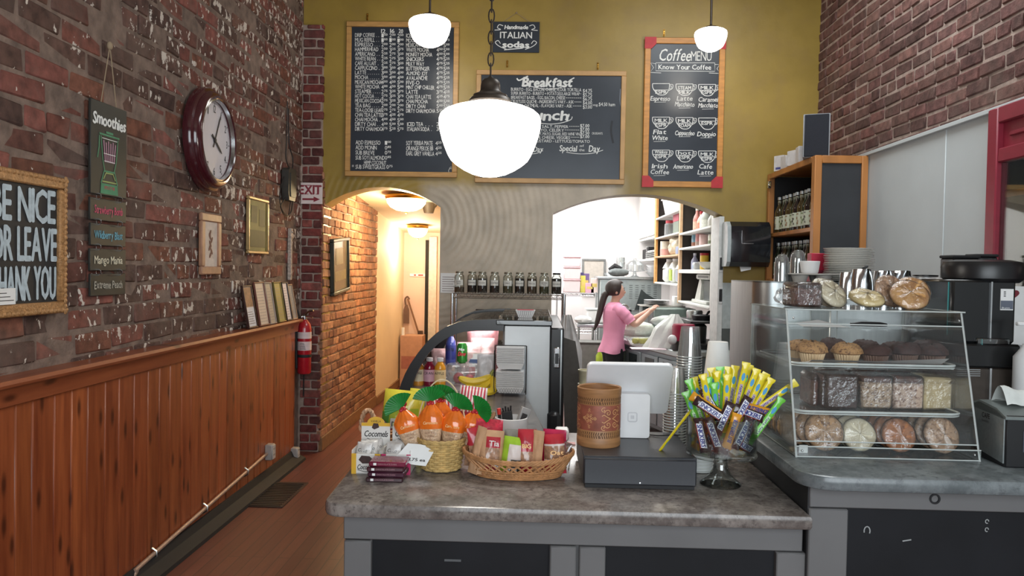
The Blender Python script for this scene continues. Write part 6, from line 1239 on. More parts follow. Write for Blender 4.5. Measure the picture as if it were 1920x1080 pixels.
# pastries
def specked(name, c1, c2, sc, th=(.5, .62), rough=.7, bump=.6, coat=0.):
    if name in MATS: return MATS[name]
    m, nt, b = newmat(name); tc = nt.nodes.new('ShaderNodeTexCoord').outputs['Object']; n = noise(nt, sc, tc, 5, .7); n2 = noise(nt, sc*.3, tc, 3)
    c = mixnode(nt, ramp(nt, n, *th), lin(c1), lin(c2)); c = mixnode(nt, ramp(nt, n2, .35, .7, 0, .3), c, tuple(x*.6 for x in lin(c1)))
    nt.links.new(c, b.inputs['Base Color']); b.inputs['Roughness'].default_value = rough; b.inputs['Coat Weight'].default_value = coat; bumpn(nt, n, bump, .004, b); MATS[name] = m; return m
M_crumb = specked('crumble_muffin', (176, 134, 86), (96, 62, 42), 90); M_chocm = specked('chocolate_muffin', (62, 36, 32), (38, 22, 22), 80); M_linw = P('muffin_liner_pale', (206, 178, 140), .7, var=.08); M_lind = P('muffin_liner_brown', (110, 84, 72), .7, var=.1)
def muffin(lb, mt, ml, seed):
    t = thing('muffin', lb, 'muffin', (0, 0, 0), group='muffins on the upper tray'); mb = MB(); mb.mat(ml)
    mb.grid(lambda u, v: ((.033+.012*v+.0016*(1 if round(u*56) % 2 else -1))*math.cos(2*PI*u), (.033+.012*v+.0016*(1 if round(u*56) % 2 else -1))*math.sin(2*PI*u), .042*v), 56, 3, True); mb.build('paper_liner', None, t, sharp=20)
    mb = MB(); mb.mat(mt)
    def f(u, v):
        a = 2*PI*u; b_ = v*PI/2; r = .052*math.cos(b_*.98)**.6*(1+.10*(hsh(seed, round(u*24) % 24, round(v*8))-.5)); return (r*math.cos(a), r*math.sin(a), .036+.036*math.sin(b_)*(1+.25*(hsh(seed+2, round(u*24) % 24, round(v*8))-.5)))
    mb.grid(f, 24, 9, True); mb.lathe([(.04, .03), (.052, .036)], n=24); mb.build('muffin_top', None, t); return t
mA = muffin('', M_crumb, M_linw, 1.); mB = muffin('', M_chocm, M_lind, 2.)
used = {}
zt = ZT2+.0045
for k, (u, y, kind, lb) in enumerate(((1523, 2.70, 0, 'crumb topped pale muffin at the open end of front row'), (1588, 2.705, 0, 'crumb topped pale muffin next to the dark chocolate ones'), (1642, 2.71, 1, 'dark chocolate muffin first beside the crumb topped pair'), (1697, 2.715, 1, 'dark chocolate muffin in the middle of chocolate front row'), (1748, 2.725, 1, 'dark chocolate muffin at the napkin end of the front row'), (1502, 2.83, 0, 'crumb topped muffin behind the front pair, half hidden'), (1562, 2.835, 1, 'dark muffin behind, between the two crumb topped front ones'), (1622, 2.84, 1, 'dark muffin in the rear row under the knife handle'), (1680, 2.845, 1, 'dark muffin of the rear row behind the middle chocolate one'), (1736, 2.85, 1, 'dark muffin of the rear row at the napkin end'))):
    o = (mA, mB)[kind]; o = o if not used.get(o.name) else dup(o); used[(mA, mB)[kind].name] = 1; o.location = (PY(u, 650, y).x, y, zt); o.rotation_euler = (0, 0, k*1.1); o.scale = (1, 1, 1.0-.06*(k % 3)); o['label'] = lb
mb = MB(); mb.mat(P('wax_paper', (206, 204, 204), .45, var=.03)); y0 = 2.612
def wp(u, v): x = X0+.06+.47*u; return (x, 2.600+.012*math.sin(7*u)*.2+.05*v, zt+.006+(.012+.016*max(0, u-.5)*1.6)*(1-v)*(1 if u > .02 else 0)-.006*v*0)
mb.grid(wp, 24, 4); mb.add([], []); tag(mb.build('wax_paper'), 'white wax paper strip along the front of the upper muffin tray', 'paper')
a = PY(1592, 636, 2.97); b_ = PY(1660, 622, 2.95); c_ = PY(1700, 612, 2.96)
t = thing('cake_knife', 'cake server with black handle lying inside the pastry case', 'cake server', (a.x, 2.96, 1.4225)); mb = MB(); mb.mat(M_black); mb.tube([(0, 0, .010), (.04, 0, .013), (.11, 0, .012), (.135, 0, .010)], [.006, .0095, .009, .006], 10); mb.build('handle', None, t); mb = MB(); mb.mat(M_chrome); mb.prism([(.13, -.004), (.16, -.010), (.27, -.016), (.28, 0), (.27, .016), (.16, .010), (.13, .004)], .009, .0105, 'xy'); mb.build('blade', None, t)
mb = MB(); mb.mat(MATS['wax_paper']); mb.add([(X0+.16, 2.935, 1.4226), (X0+.34, 2.935, 1.4226), (X0+.34, 3.02, 1.423), (X0+.25, 3.03, 1.444), (X0+.16, 3.02, 1.43)], [(0, 1, 2, 3, 4)]); tag(mb.build('wax_sheet'), 'loose wax paper sheet under the black handled cake server', 'paper')
# wrapped cake squares on the middle tray
M_cake = [specked('dark_brownie', (64, 42, 36), (36, 24, 24), 70, coat=.3), specked('crumb_cake', (176, 148, 118), (104, 76, 60), 110), specked('iced_crumb_cake', (196, 170, 150), (128, 90, 76), 80), specked('poppy_cake', (204, 184, 140), (120, 100, 70), 150, (.6, .68)), specked('cocoa_swirl', (96, 62, 52), (48, 30, 28), 60)]
M_cling = clear('wrinkled_cling_film', (.98, .98, .98), .13, .09, .012)
def filmmat():
    m = bpy.data.materials['wrinkled_cling_film']; nt = m.node_tree; tc = nt.nodes.new('ShaderNodeTexCoord').outputs['Object']; bp = nt.nodes.new('ShaderNodeBump'); bp.inputs['Strength'].default_value = .9; bp.inputs['Distance'].default_value = .01
    nt.links.new(noise(nt, 38, tc, 4, .6), bp.inputs['Height'])
    for n in nt.nodes:
        if n.type in ('BSDF_GLOSSY',): nt.links.new(bp.outputs[0], n.inputs['Normal'])
filmmat()
def cake(lb, u, y, w, h, d, mt, mt2, rz=0., group='wrapped cake squares on the middle tray', z=None, tilt=0.):
    z = ZT1+.0045 if z is None else z; t = thing('cake_square', lb, 'cake', (PY(u, 740, y).x, y+d/2, z), group=group, rot=(tilt, 0, rz)); mb = MB(); mb.mat(mt); mb.box((-w/2, -d/2, 0), (w/2, d/2, h*.82), .008, .002); mb.mat(mt2); mb.box((-w/2+.001, -d/2+.001, h*.82-.004), (w/2-.001, d/2-.001, h), .008, .003); mb.build('cake', None, t)
    mb = MB(); mb.mat(M_cling); mb.box((-w/2-.002, -d/2-.002, -.0005), (w/2+.002, d/2+.002, h+.002), .009, .002); mb.build('cling_wrap', None, t); return t
cake('dark brownie block wrapped in shiny film on the middle tray', 1580, 2.66, .108, .115, .12, M_cake[0], M_cake[0])
cake('crumb cake square wrapped in film, beside the dark brownie block', 1645, 2.665, .106, .112, .12, M_cake[1], M_cake[4])
cake('iced crumb cake square wrapped in film with dark swirl top', 1704, 2.67, .104, .112, .12, M_cake[2], M_cake[4])
cake('pale poppy seed cake square at the napkin end of the middle tray', 1760, 2.675, .098, .112, .12, M_cake[3], M_cake[3])
cake('dark brownie slice on edge, nearest the main brownie block', 1544, 2.68, .022, .113, .12, M_cake[0], M_cake[4])
cake('dark brownie slice on edge, outermost on the middle tray', 1528, 2.69, .022, .112, .12, M_cake[4], M_cake[0])
for k, u in enumerate((1580, 1645, 1704, 1760)): cake('cake square in the rear row of the middle tray, %s from the open end' % ORD[k], u-8, 2.825, .10, .112, .12, M_cake[(4, 0, 4, 1)[k]], M_cake[4])
# wrapped cookies
M_ck = [specked('oatmeal_cookie', (176, 138, 98), (112, 78, 54), 60), specked('sugar_cookie', (216, 206, 180), (196, 182, 150), 40, bump=.2), specked('ginger_cookie', (176, 112, 66), (130, 76, 44), 60, bump=.3), specked('nut_cookie', (188, 154, 124), (128, 92, 70), 80), P('sugar_cookie_yellow', (224, 204, 150), .6, var=.06)]
CK = {}
def cookie(lb, kind, r, th, loc, rot, group):
    key = (kind, r, th)
    if key in CK: c = dup(CK[key], loc, rot=rot, label=lb, group=group); return c
    t = thing('wrapped_cookie', lb, 'cookie', loc, group=group, rot=rot); mb = MB(); mb.mat(M_ck[kind])
    def f(u, v):
        a = 2*PI*u; q = v*PI-PI/2; rr = r*(math.cos(q)**.45 if abs(math.cos(q)) > 1e-6 else 0)*(1+.05*(hsh(kind, round(u*28) % 28)-.5)); return (rr*math.cos(a), rr*math.sin(a), th/2*math.sin(q)*(1+.25*(hsh(kind+1, round(u*28) % 28, round(v*12))-.5)))
    mb.grid(f, 28, 13, True); mb.build('cookie', None, t)
    mb = MB(); mb.mat(M_cling)
    def g(u, v):
        a = 2*PI*u; q = v*PI-PI/2; k = 1.05+.03*(hsh(kind+5, round(u*28) % 28, round(v*12))-.5)*2; rr = r*k*(abs(math.cos(q))**.45); return (rr*math.cos(a), rr*math.sin(a), th/2*1.18*math.sin(q)*(1+.2*math.sin(5*a)))
    mb.grid(g, 28, 13, True); mb.build('cling_wrap', None, t); CK[key] = t; return t
nm = ['oatmeal', 'white sugar', 'brown ginger', 'pale nut']; rs = [.062, .055, .056, .060]
for c, (u, v) in enumerate(((1545, 803), (1610, 808), (1685, 812), (1765, 810))):
    for k in range(4):
        y = 2.585+.052*k; x = PY(u, v, 2.585).x+(-.004*k if c else -.012*k); r = rs[c]
        cookie('wrapped %s cookie on the case floor, %s from the front' % (nm[c], ORD[k]), c, r, .030, (x, y, RT+.008+r*.96), (math.radians(68), 0, .08*(c-1.5)), 'wrapped cookies on the case floor')
for k in range(3): cookie('wrapped oatmeal cookie beside the left side pane, %s from the front' % ORD[k], 0, .062, .030, (PY(1494, 805, 2.66).x, 2.67+.055*k, RT+.008+.0595), (math.radians(68), 0, -.3), 'wrapped cookies on the case floor')
mb = MB(); mb.mat(P('label_grey', (190, 192, 190), .5)); mb.box((-.014, 0, 0), (.014, -.001, .026)); o = mb.build('price_tag'); p = PY(1505, 815, 2.548); o.location = (p.x, 2.538, RT+.0065); tag(o, 'small blank pale tag before the oatmeal cookies', 'tag')
# on top of the case
zt = Z1+.0055
cake('large wrapped brownie lying on top of the acrylic case', 1508, 2.74, .10, .085, .10, M_cake[4], M_cake[0], .15, 'wrapped bakes on top of the case', zt)
mb = MB(); mb.mat(M_cling)
def crk(u, v): r = .03+.02*hsh(round(u*14), round(v*7), 3); return (PY(1476, 560, 2.78).x+r*math.cos(6.28*u)*math.sin(PI*v), 2.80+r*math.sin(6.28*u)*math.sin(PI*v), zt+.036-.034*math.cos(PI*v)*(.8+.2*hsh(u*9, v)))
mb.grid(crk, 15, 8, True); tag(mb.build('cling_wrap_wad', sharp=5), 'crumpled clear film end of the wrapped brownie on the case', 'film')
G = 'wrapped bakes on top of the case'
cookie('wrapped white sugar cookie propped upright by the brownie', 1, .058, .03, (PY(1562, 560, 2.78).x, 2.79, zt+.048), (math.radians(52), .15, .35), G)
cookie('wrapped white sugar cookie directly behind the propped one', 1, .058, .03, (PY(1550, 560, 2.83).x, 2.85, zt+.050), (math.radians(58), .2, .35), G)
cookie('pale yellow wrapped cookie lying flat in the middle of the case top', 4, .060, .032, (PY(1625, 560, 2.77).x, 2.77, zt+.036), (math.radians(24), .0, .1), G)
cookie('wrapped nut cookie standing behind the golden one on the case', 3, .062, .03, (PY(1672, 552, 2.84).x, 2.85, zt+.060), (math.radians(66), .0, .25), G)
M_ck.append(specked('golden_cookie', (206, 160, 102), (182, 130, 76), 30, bump=.2))
cookie('golden brown wrapped cookie at the front corner of the case top', 5, .064, .034, (PY(1706, 560, 2.76).x, 2.765, zt+.048), (math.radians(48), .05, -.15), G)
cookie('golden brown wrapped cookie behind, towards the black grinder', 5, .064, .034, (PY(1714, 560, 2.82).x, 2.845, zt+.055), (math.radians(58), .0, -.2), G)
# napkin dispenser
t = thing('napkin_dispenser', 'black and silver napkin dispenser at the edge of the raised counter', 'napkin dispenser', (1.46, 2.43, RT), -.03); mb = MB(); mb.mat(M_black); mb.box((.004, 0, .0), (.16, .205, .162), .004); mb.build('body', None, t)
mb = MB(); mb.mat(P('dispenser_silver', (150, 156, 156), .35, .7, var=.08, scale=80)); mb.prism([(.006, .012), (.198, .03), (.198, .165), (.15, .182), (.05, .172), (.006, .155)], .0, .004, 'yz'); mb.build('side_plate', None, t)
mb = MB(); mb.mat(P('dispenser_grey', (112, 120, 118), .4)); mb.prism([(-.003, .158), (.05, .178), (.15, .188), (.205, .170), (.205, .160), (-.003, .150)], 0, .162, 'yz'); mb.build('top_cover', None, t)
mb = MB(); mb.mat(P('dispenser_card', (70, 74, 84), .4)); mb.box((.055, -.002, .05), (.16, .001, .115)); mb.build('front_card', None, t)
mb = MB(); mb.mat(M_inkd); mb.T = Tr(-.0006, .10, .135) @ Rz(-PI/2); mb.text('CAFE', -.03, 0, .016, .045, .0, bold=.0004); mb.text('NAPKINS', -.03, -.014, .007, .04, .0); mb.build('lettering', None, t)
mb = MB(); mb.mat(P('napkin_white', (214, 218, 214), .8)); mb.grid(lambda u, v: (.03+.11*u, .045+.09*v+.02*u, .188+.055*math.sin(PI*.5*(1-abs(2*v-1)))*(1-.35*u)+.004*math.sin(9*u)), 8, 9); mb.build('napkin', None, t)
# grinder and brewer
M_gb = P('grinder_black', (26, 27, 28), .25, var=.1); M_gbb = P('grinder_brown_steel', (76, 68, 62), .4, .5, var=.15)
gx = PY(1838, 600, 3.12).x; t = thing('coffee_grinder', 'tall black commercial coffee grinder with round hopper lid beside pastry case', 'coffee grinder', (gx, 3.20, RT)); gz = lambda v: PY(1838, v, 3.10).z-RT
mb = MB(); mb.mat(M_gbb); mb.box((-.14, -.09, 0), (.155, .22, gz(690)), .006); mb.mat(M_gb); mb.box((.157, -.06, 0), (.30, .2, gz(655)), .006); mb.build('base', None, t)
mb = MB(); mb.mat(M_gb); mb.box((-.14, -.10, gz(690)), (.15, .20, gz(645)), .008); mb.build('spout_deck', None, t)
mb = MB(); mb.mat(M_gb); mb.box((-.115, -.085, gz(645)), (.135, .19, gz(525)), .01); mb.build('body', None, t)
mb = MB(); mb.mat(M_black); mb.lathe([(0, gz(532)), (.13, gz(530)), (.148, gz(522)), (.152, gz(500)), (.142, gz(490)), (.10, gz(486)), (0, gz(485))], (.075, .05, 0), n=36); mb.build('hopper_lid', None, t)
mb = MB(); mb.mat(M_chrome); mb.box((.030, -.105, 0.01), (.038, -.09, gz(690))); mb.box((.032, -.092, gz(640)), (.038, -.084, gz(528))); mb.build('chrome_strip', None, t)
mb = MB(); mb.mat(M_paper); mb.box((.072, -.087, gz(581)), (.122, -.0845, gz(541))); mb.mat(P('sticker_grey', (90, 96, 110), .5)); mb.box((.073, -.0876, gz(579)), (.121, -.086, gz(563))); mb.mat(M_inkd)
for k in range(4): mb.box((.084, -.0876, gz(547)-.006*k), (.092, -.0866, gz(547)-.006*k+.003))
mb.mat(M_paper); mb.text('Bunn', .078, gz(578), .006, .03, .0880); mb.build('sticker', None, t)
for k in range(4): mb = MB(); mb.mat(M_chrome); mb.box((-.09, -.0925, gz(706)+.008*k), (.0, -.089, gz(706)+.008*k+.003)); mb.build('vent_slot', None, t)
mb = MB(); mb.mat(P('teal_strip', (60, 150, 150), .3)); mb.box((-.118, -.06, gz(640)+.02), (-.115, -.056, gz(525)-.01)); mb.box((.0, -.095, gz(650)), (.004, -.086, gz(650)+.03)); mb.build('teal_edge', None, t)  # two thin strips of plain teal on the grinder
mb = MB(); mb.mat(clear('spout_glass', (.8, .85, .85), .2)); mb.box((-.02, -.098, gz(646)), (.11, -.05, gz(646)+.025), .004); mb.build('bean_window', None, t)
bxx = PY(1757, 600, 3.42).x; t = thing('coffee_brewer', 'grey brown steel coffee brewer with black top behind the grinder', 'coffee brewer', (bxx, 3.52, RT)); mb = MB(); mb.mat(P('brewer_taupe', (112, 108, 98), .4, .4, var=.1)); zb = PY(1757, 546, 3.42).z-RT; mb.box((-.07, -.09, 0), (.10, .15, zb), .006); mb.build('body', None, t); mb = MB(); mb.mat(M_black); mb.box((-.075, -.10, zb), (.105, .155, zb+.05), .006); mb.build('top', None, t)
mb = MB(); mb.mat(M_black); mb.box((-.09, -.095, .0), (-.068, -.07, zb)); mb.build('edge_post', None, t)
for (u0, u1, v, y, lb) in ((1788, 1838, 478, 3.62, 'black square coffee canister behind the grinder lid'), (1832, 1872, 476, 3.78, 'black canister farther back beside the red framed window')):
    a = PY(u0, v, y); b_ = PY(u1, v, y); w = b_.x-a.x; t = thing('coffee_canister', lb, 'canister', ((a.x+b_.x)/2, y+w/2, RT)); h = a.z-RT; mb = MB(); mb.mat(M_black); mb.box((-w/2, -w/2, 0), (w/2, w/2, h-.012), .008); mb.build('body', None, t); mb = MB(); mb.mat(M_blackm); mb.box((-w/2-.003, -w/2-.003, h-.014), (w/2+.003, w/2+.003, h), .004); mb.build('lid', None, t)
p = PY(1914, 600, 3.02); t = thing('pump_bottle', 'white pump bottle at the frame edge beyond the grinder', 'bottle', (p.x+.03, 3.02, RT)); mb = MB(); mb.mat(M_white); zc_ = PY(1914, 645, 3.02).z-RT; mb.lathe([(0, 0), (.045, 0), (.048, .01), (.048, zc_-.05), (.02, zc_-.01), (.018, zc_)], n=20); mb.build('body', None, t); mb = MB(); mb.mat(M_white); mb.cyl((0, 0, zc_), (0, 0, zc_+.07), .010, n=10); mb.box((-.045, -.012, zc_+.07), (.02, .012, zc_+.085), .004); mb.build('pump', None, t)
t = thing('heart_card', 'small white card with a dark red heart behind the grinder', 'card', (PY(1905, 560, 3.42).x, 3.44, RT), rot=(-.1, 0, 0)); hh = PY(1905, 536, 3.42).z-RT; mb = MB(); mb.mat(M_paper); mb.box((0, 0, 0), (.09, .004, hh), .001); mb.build('card', None, t); mb = MB(); mb.mat(P('heart_red', (120, 40, 50), .5)); mb.fillp([(.03+.028*(16*math.sin(a)**3)/16, hh-.035+.024*(13*math.cos(a)-5*math.cos(2*a)-2*math.cos(3*a)-math.cos(4*a))/16) for a in [2*PI*i/30 for i in range(30)]], .0006); mb.build('heart', None, t)
# espresso machine and crockery on it
EX0, EX1, EY = PY(1420, 560, 3.72).x, 1.90, 3.72; EZ = PY(1450, 528, EY).z; t = thing('espresso_machine', 'long stainless espresso machine carrying plates and lids behind pastry case', 'espresso machine', ((EX0+EX1)/2, EY, RT)); ec = (EX0+EX1)/2
poly = [(EX0-ec+.11-.11*math.sin(a), .11-.11*math.cos(a)) for a in [PI/2*i/7 for i in range(8)]]; poly = [(EX0-ec, .50)]+[(EX0-ec+.10*(1-math.cos(a)), .10-.10*math.sin(a)) for a in [PI/2*i/8 for i in range(9)]]+[(EX1-ec, 0), (EX1-ec, .50)]
mb = MB(); mb.mat(M_steel); mb.prism(poly, .0, EZ-RT-.006, 'xy'); mb.build('body', None, t); mb = MB(); mb.mat(P('steel_rim', (120, 124, 124), .3, .9)); mb.prism([(x*1.003, y-.003) for x, y in poly], EZ-RT-.006, EZ-RT, 'xy'); mb.build('cup_deck', None, t)
mb = MB(); mb.mat(P('machine_grey_panel', (104, 104, 100), .4)); mb.box((EX0-ec+.22, -.004, EZ-RT-.12), (EX1-ec-.05, .002, EZ-RT-.02), .002); mb.build('rear_panel', None, t)
mb = MB(); mb.mat(M_steel); mb.box((1.31-ec, -.24, 0), (bxx-.085-ec, -.006, 1.515-RT), .006); mb.build('pitcher_ledge', None, t)
M_dome = clear('dome_lid_plastic', (.88, .91, .91), .20, .07, .08)
def dome(lb, u, vt, y, r):
    zt_ = PY(u, vt, y).z; t = thing('dome_lid', lb, 'lids', (PY(u, 500, y).x, y, EZ)); h = zt_-EZ
    for k in range(6): mb = MB(); mb.mat(M_dome); s_ = h-.012*(5-k); mb.lathe([(r*(1+.0), .012*0+max(0, s_-.11)), (r*.98, s_-.05), (r*.85, s_-.02), (r*.5, s_-.004), (0, s_)], n=22); mb.build('nested_lid', None, t)
    mb = MB(); mb.mat(M_dome); mb.lathe([(r*1.03, 0), (r, .004), (r, h-.06)], n=22); mb.build('stack_wall', None, t)
dome('stack of clear dome lids nearest the espresso machine end', 1466, 476, 3.86, .036); dome('taller stack of clear dome lids behind, beside the white cup', 1496, 468, 3.98, .038)
p = PY(1520, 522, 3.84); t = thing('cup_carrier', 'grey moulded pulp cup carrier on the espresso machine', 'cup carrier', (p.x, 3.86, EZ)); mb = MB(); mb.mat(P('pulp_grey', (166, 162, 156), .9, var=.08, bump=.4)); mb.box((-.115, -.09, .034), (.115, .09, .042), .003)
for x in (-.06, .055):
    for y in (-.04, .045): mb.lathe([(.030, 0), (.034, .012), (.042, .036), (.036, .036)], (x, y, 0), 16)
mb.build('carrier', None, t)
t = thing('white_cup', 'wide white cup sitting on the grey pulp carrier', 'cup', (PY(1521, 505, 3.84).x, 3.86, EZ+.0425)); mb = MB(); mb.mat(M_white); mb.lathe([(0, .002), (.036, 0), (.040, .006), (.048, .058), (.046, .060), (.038, .01), (0, .008)], n=26); mb.build('cup', None, t)
a = PY(1526, 512, 4.1); b_ = PY(1550, 475, 4.1); t = thing('red_box', 'bright red box standing behind the white cup', 'box', ((a.x+b_.x)/2, 4.12, EZ)); mb = MB(); mb.mat(P('box_red', (180, 24, 58), .5)); mb.box((-.045, -.02, 0), (.045, .05, b_.z-EZ), .003); mb.mat(P('box_red_dark', (130, 22, 52), .5)); mb.box((-.0455, -.0205, 0), (.0455, .02, .06)); mb.build('carton', None, t)
pl = PY(1592, 466, 3.98); npl = 19; hp = (pl.z-EZ-.012)/(npl-1); first = None
for k in range(npl):
    z = EZ+.001+hp*k
    if first is None:
        first = thing('white_plate', '', 'plate', (pl.x, 3.98, z), group='stacked white plates'); mb = MB(); mb.mat(P('plate_white', (232, 230, 224), .3, var=.02)); mb.lathe([(0, .0), (.06, 0), (.068, .002), (.118, .009), (.120, .011), (.116, .0115), (.066, .0045), (0, .003)], n=40); mb.build('plate', None, first); o = first
    else: o = dup(first, (pl.x+.003*math.sin(k*1.3), 3.98, z))
    o['label'] = '%s white plate from the bottom of the tall plate stack' % ORD[k]
PZ_ = 1.5155
def pitcher(lb, u, vt, y, r, group='steel milk pitchers'):
    zt_ = PY(u, vt, y).z; h = zt_-PZ_; t = thing('milk_pitcher', lb, 'pitcher', (PY(u, 520, y).x, y, PZ_), group=group); mb = MB(); mb.mat(M_chrome)
    def f(u_, v):
        a = 2*PI*u_; sp = max(0, math.cos(a+PI/2))**14*max(0, v-.6)*.9; rr = r*(1.02-.20*v+.05*math.sin(PI*v))*(1+sp); return (rr*math.cos(a), rr*math.sin(a), h*v+.006*sp)
    mb.grid(f, 32, 9, True); mb.lathe([(0, .002), (r*1.0, .0)], n=32); mb.build('body', None, t)
    mb = MB(); mb.mat(M_chrome); mb.tube(smoothpts([(.0, r*.85, h*.85), (.0, r*1.5, h*.8), (0, r*1.55, h*.4), (0, r*1.0, h*.2)]), .005, 7); mb.build('handle', None, t)
pitcher('steel milk pitcher partly hidden beside the spouted one', 1590, 511, 3.60, .042); pitcher('steel milk pitcher with its spout facing out, in the middle', 1616, 505, 3.55, .048); pitcher('steel milk pitcher next to the wrapped nut cookie', 1655, 508, 3.58, .045); pitcher('widest steel pitcher behind the golden cookies', 1687, 508, 3.62, .055)
t = thing('tongs', 'black tipped tool leaning in the spouted steel pitcher', 'tool', (PY(1616, 510, 3.55).x-.02, 3.55, PZ_+.06)); mb = MB(); mb.mat(M_black); mb.tube([(.0, 0, 0), (.02, 0, .07), (.045, 0, .085)], .006, 7); mb.build('handle', None, t)
for k, (u, lb) in enumerate(((1722, 'white cup upside down nearest the wide steel pitcher'), (1741, 'white cup upside down, middle of the three'), (1760, 'white cup upside down nearest the grinder'))):
    y = 3.62; t = thing('white_mug', lb, 'cup', (PY(u, 530, y).x, y, PZ_), group='upturned white cups'); h = PY(u, 521, y).z-PZ_; mb = MB(); mb.mat(M_white); mb.lathe([(.040, 0), (.041, .01), (.034, h-.006), (.030, h), (0, h)], n=24); mb.build('cup', None, t)
t = thing('black_lid_stack', 'stack of black lids behind the upturned white cups', 'lids', (PY(1735, 515, 3.9).x, 3.9, EZ)); mb = MB(); mb.mat(M_steel); [mb.lathe([(0, .012*k), (.055, .012*k), (.055, .009+.012*k), (0, .011+.012*k)], n=24) for k in range(3)]; mb.mat(M_black); mb.lathe([(.0, .036), (.058, .036), (.058, .044), (0, .046)], n=24); mb.build('lids', None, t)
# ================================================================== SYRUP CABINET
XF, XK, YN, YFa, ZT_ = 1.955, XR-.052, 5.56, YB-.02, 2.46
t = thing('syrup_cabinet', 'open orange wood cabinet with black end panel holding syrup bottles', 'cabinet', (XF, YN, 0)); M_ow = P('orange_cabinet_wood', (178, 118, 62), .42, var=.22, scale=7, stretch=(1, 1, .25))
def K(mb): mb.T = Tr(-XF, -YN, 0); return mb
for (lo, hi, nm) in (((XF, YN-.02, 1.05), (XF+.05, YN+.05, ZT_), 'front_post'), ((XF, YFa-.05, 1.05), (XF+.05, YFa, ZT_), 'rear_post'), ((XK-.045, YN-.02, 1.05), (XK, YN+.03, ZT_), 'wall_post'), ((XF, YN+.05, ZT_-.045), (XF+.03, YFa-.05, ZT_), 'top_rail'), ((XF+.05, YN-.018, ZT_-.055), (XK-.045, YN+.02, ZT_), 'end_rail')): mb = K(MB()); mb.mat(M_ow); mb.box(lo, hi, .004); mb.build(nm, None, t)
mb = K(MB()); mb.mat(P('chalk_end_panel', (44, 46, 50), .6, var=.12, scale=6)); mb.box((XF+.05, YN-.004, 1.05), (XK-.045, YN+.012, ZT_-.055)); mb.build('end_panel', None, t)
mb = K(MB()); mb.mat(P('cabinet_dark_back', (26, 24, 26), .7)); mb.box((XK-.012, YN+.02, 1.05), (XK, YFa, ZT_-.02)); mb.box((XF+.03, YFa-.012, 1.05), (XK, YFa, ZT_-.02)); mb.build('back_panel', None, t)
mb = K(MB()); mb.mat(M_ow); mb.box((XF+.01, YN, ZT_-.018), (XK, YFa, ZT_)); mb.build('top_board', None, t)
for z in (1.955, 1.575, 1.08): mb = K(MB()); mb.mat(M_ow); mb.box((XF+.004, YN+.03, z-.03), (XK-.012, YFa-.012, z), .003); mb.build('shelf', None, t)
mb = K(MB()); mb.mat(M_chrome); p = PX(1433, 350, XF); mb.box((XF-.012, YFa-.075, p.z-.03), (XF+.012, YFa-.045, p.z+.03), .003); mb.prism([(YFa-.05, p.z), (YFa-.12, p.z+.02), (YFa-.12, p.z-.02)], XF-.008, XF-.002, 'yz'); mb.build('hinge', None, t)
M_syr = [P('syrup_green_black', (36, 46, 34), .08, coat=.6), P('syrup_dark', (40, 30, 28), .08, coat=.6), P('syrup_amber', (66, 54, 30), .08, coat=.6)]; M_sylab = P('syrup_label', (200, 206, 186), .6, var=.06); M_sycap = P('syrup_cap', (186, 190, 190), .35, .4); M_lf = [P('leaf_print', (110, 130, 80), .7), P('dark_print', (70, 66, 70), .7), P('rust_print', (150, 120, 90), .7)]
SY = []
for k in range(3):
    t = thing('syrup_bottle', '', 'bottle', (0, 0, 0)); r = .0365; h = .30; mb = MB(); mb.mat(M_syr[k]); mb.lathe([(0, .002), (r*.94, 0), (r, .006), (r, h*.55), (r*.9, h*.62), (r*.42, h*.76), (r*.38, h*.93)], n=18); mb.build('glass', None, t)
    mb = MB(); mb.mat(M_sycap); mb.lathe([(r*.42, h*.92), (r*.44, h*.93), (r*.44, h), (0, h)], n=14); mb.build('cap', None, t)
    mb = MB(); mb.mat(M_sylab); mb.lathe([(r*.405, h*.80), (r*.395, h*.89)], n=14); mb.build('neck_label', None, t); mb = MB(); mb.mat(M_sylab); mb.lathe([(r*1.012, h*.10), (r*1.012, h*.46)], n=18); mb.mat(M_lf[k]); T0 = mb.T
    mb.T = Rz(-PI/2); mb.T = Rz(-PI*.28)
    for q in range(5): mb.ball((.010*math.cos(q*2.4+k), -r*1.015, h*.24+.022*math.sin(q*2.1+k)), .007, .0012, .010, 8, 5)
    mb.box((-.014, -r*1.03, h*.40), (.014, -r*1.0, h*.425)); mb.T = T0; mb.build('label', None, t); SY.append(t)
used = {}; rowY = [YN+.10+.088*k for k in range(11)]
for rz_, (z, rown, xo) in enumerate(((1.9555, 'upper', .075), (1.5755, 'lower', .075), (1.9555, 'upper back', .165), (1.5755, 'lower back', .165))):
    for k, y in enumerate(rowY):
        if xo > .1 and k % 2 == 0 and k < 3: continue
        o = SY[(k*2+rz_) % 3]; c = o if not used.get(o.name) else dup(o); used[o.name] = 1; c.location = (XF+xo+.006*math.sin(k*2.3), y, z); c.rotation_euler = (0, 0, -.5+.3*math.sin(k*3.1)); c['group'] = 'syrup bottles in the orange cabinet'; c['label'] = 'syrup bottle on the %s row of the cabinet, %s from its black end' % (rown, ORD[k])
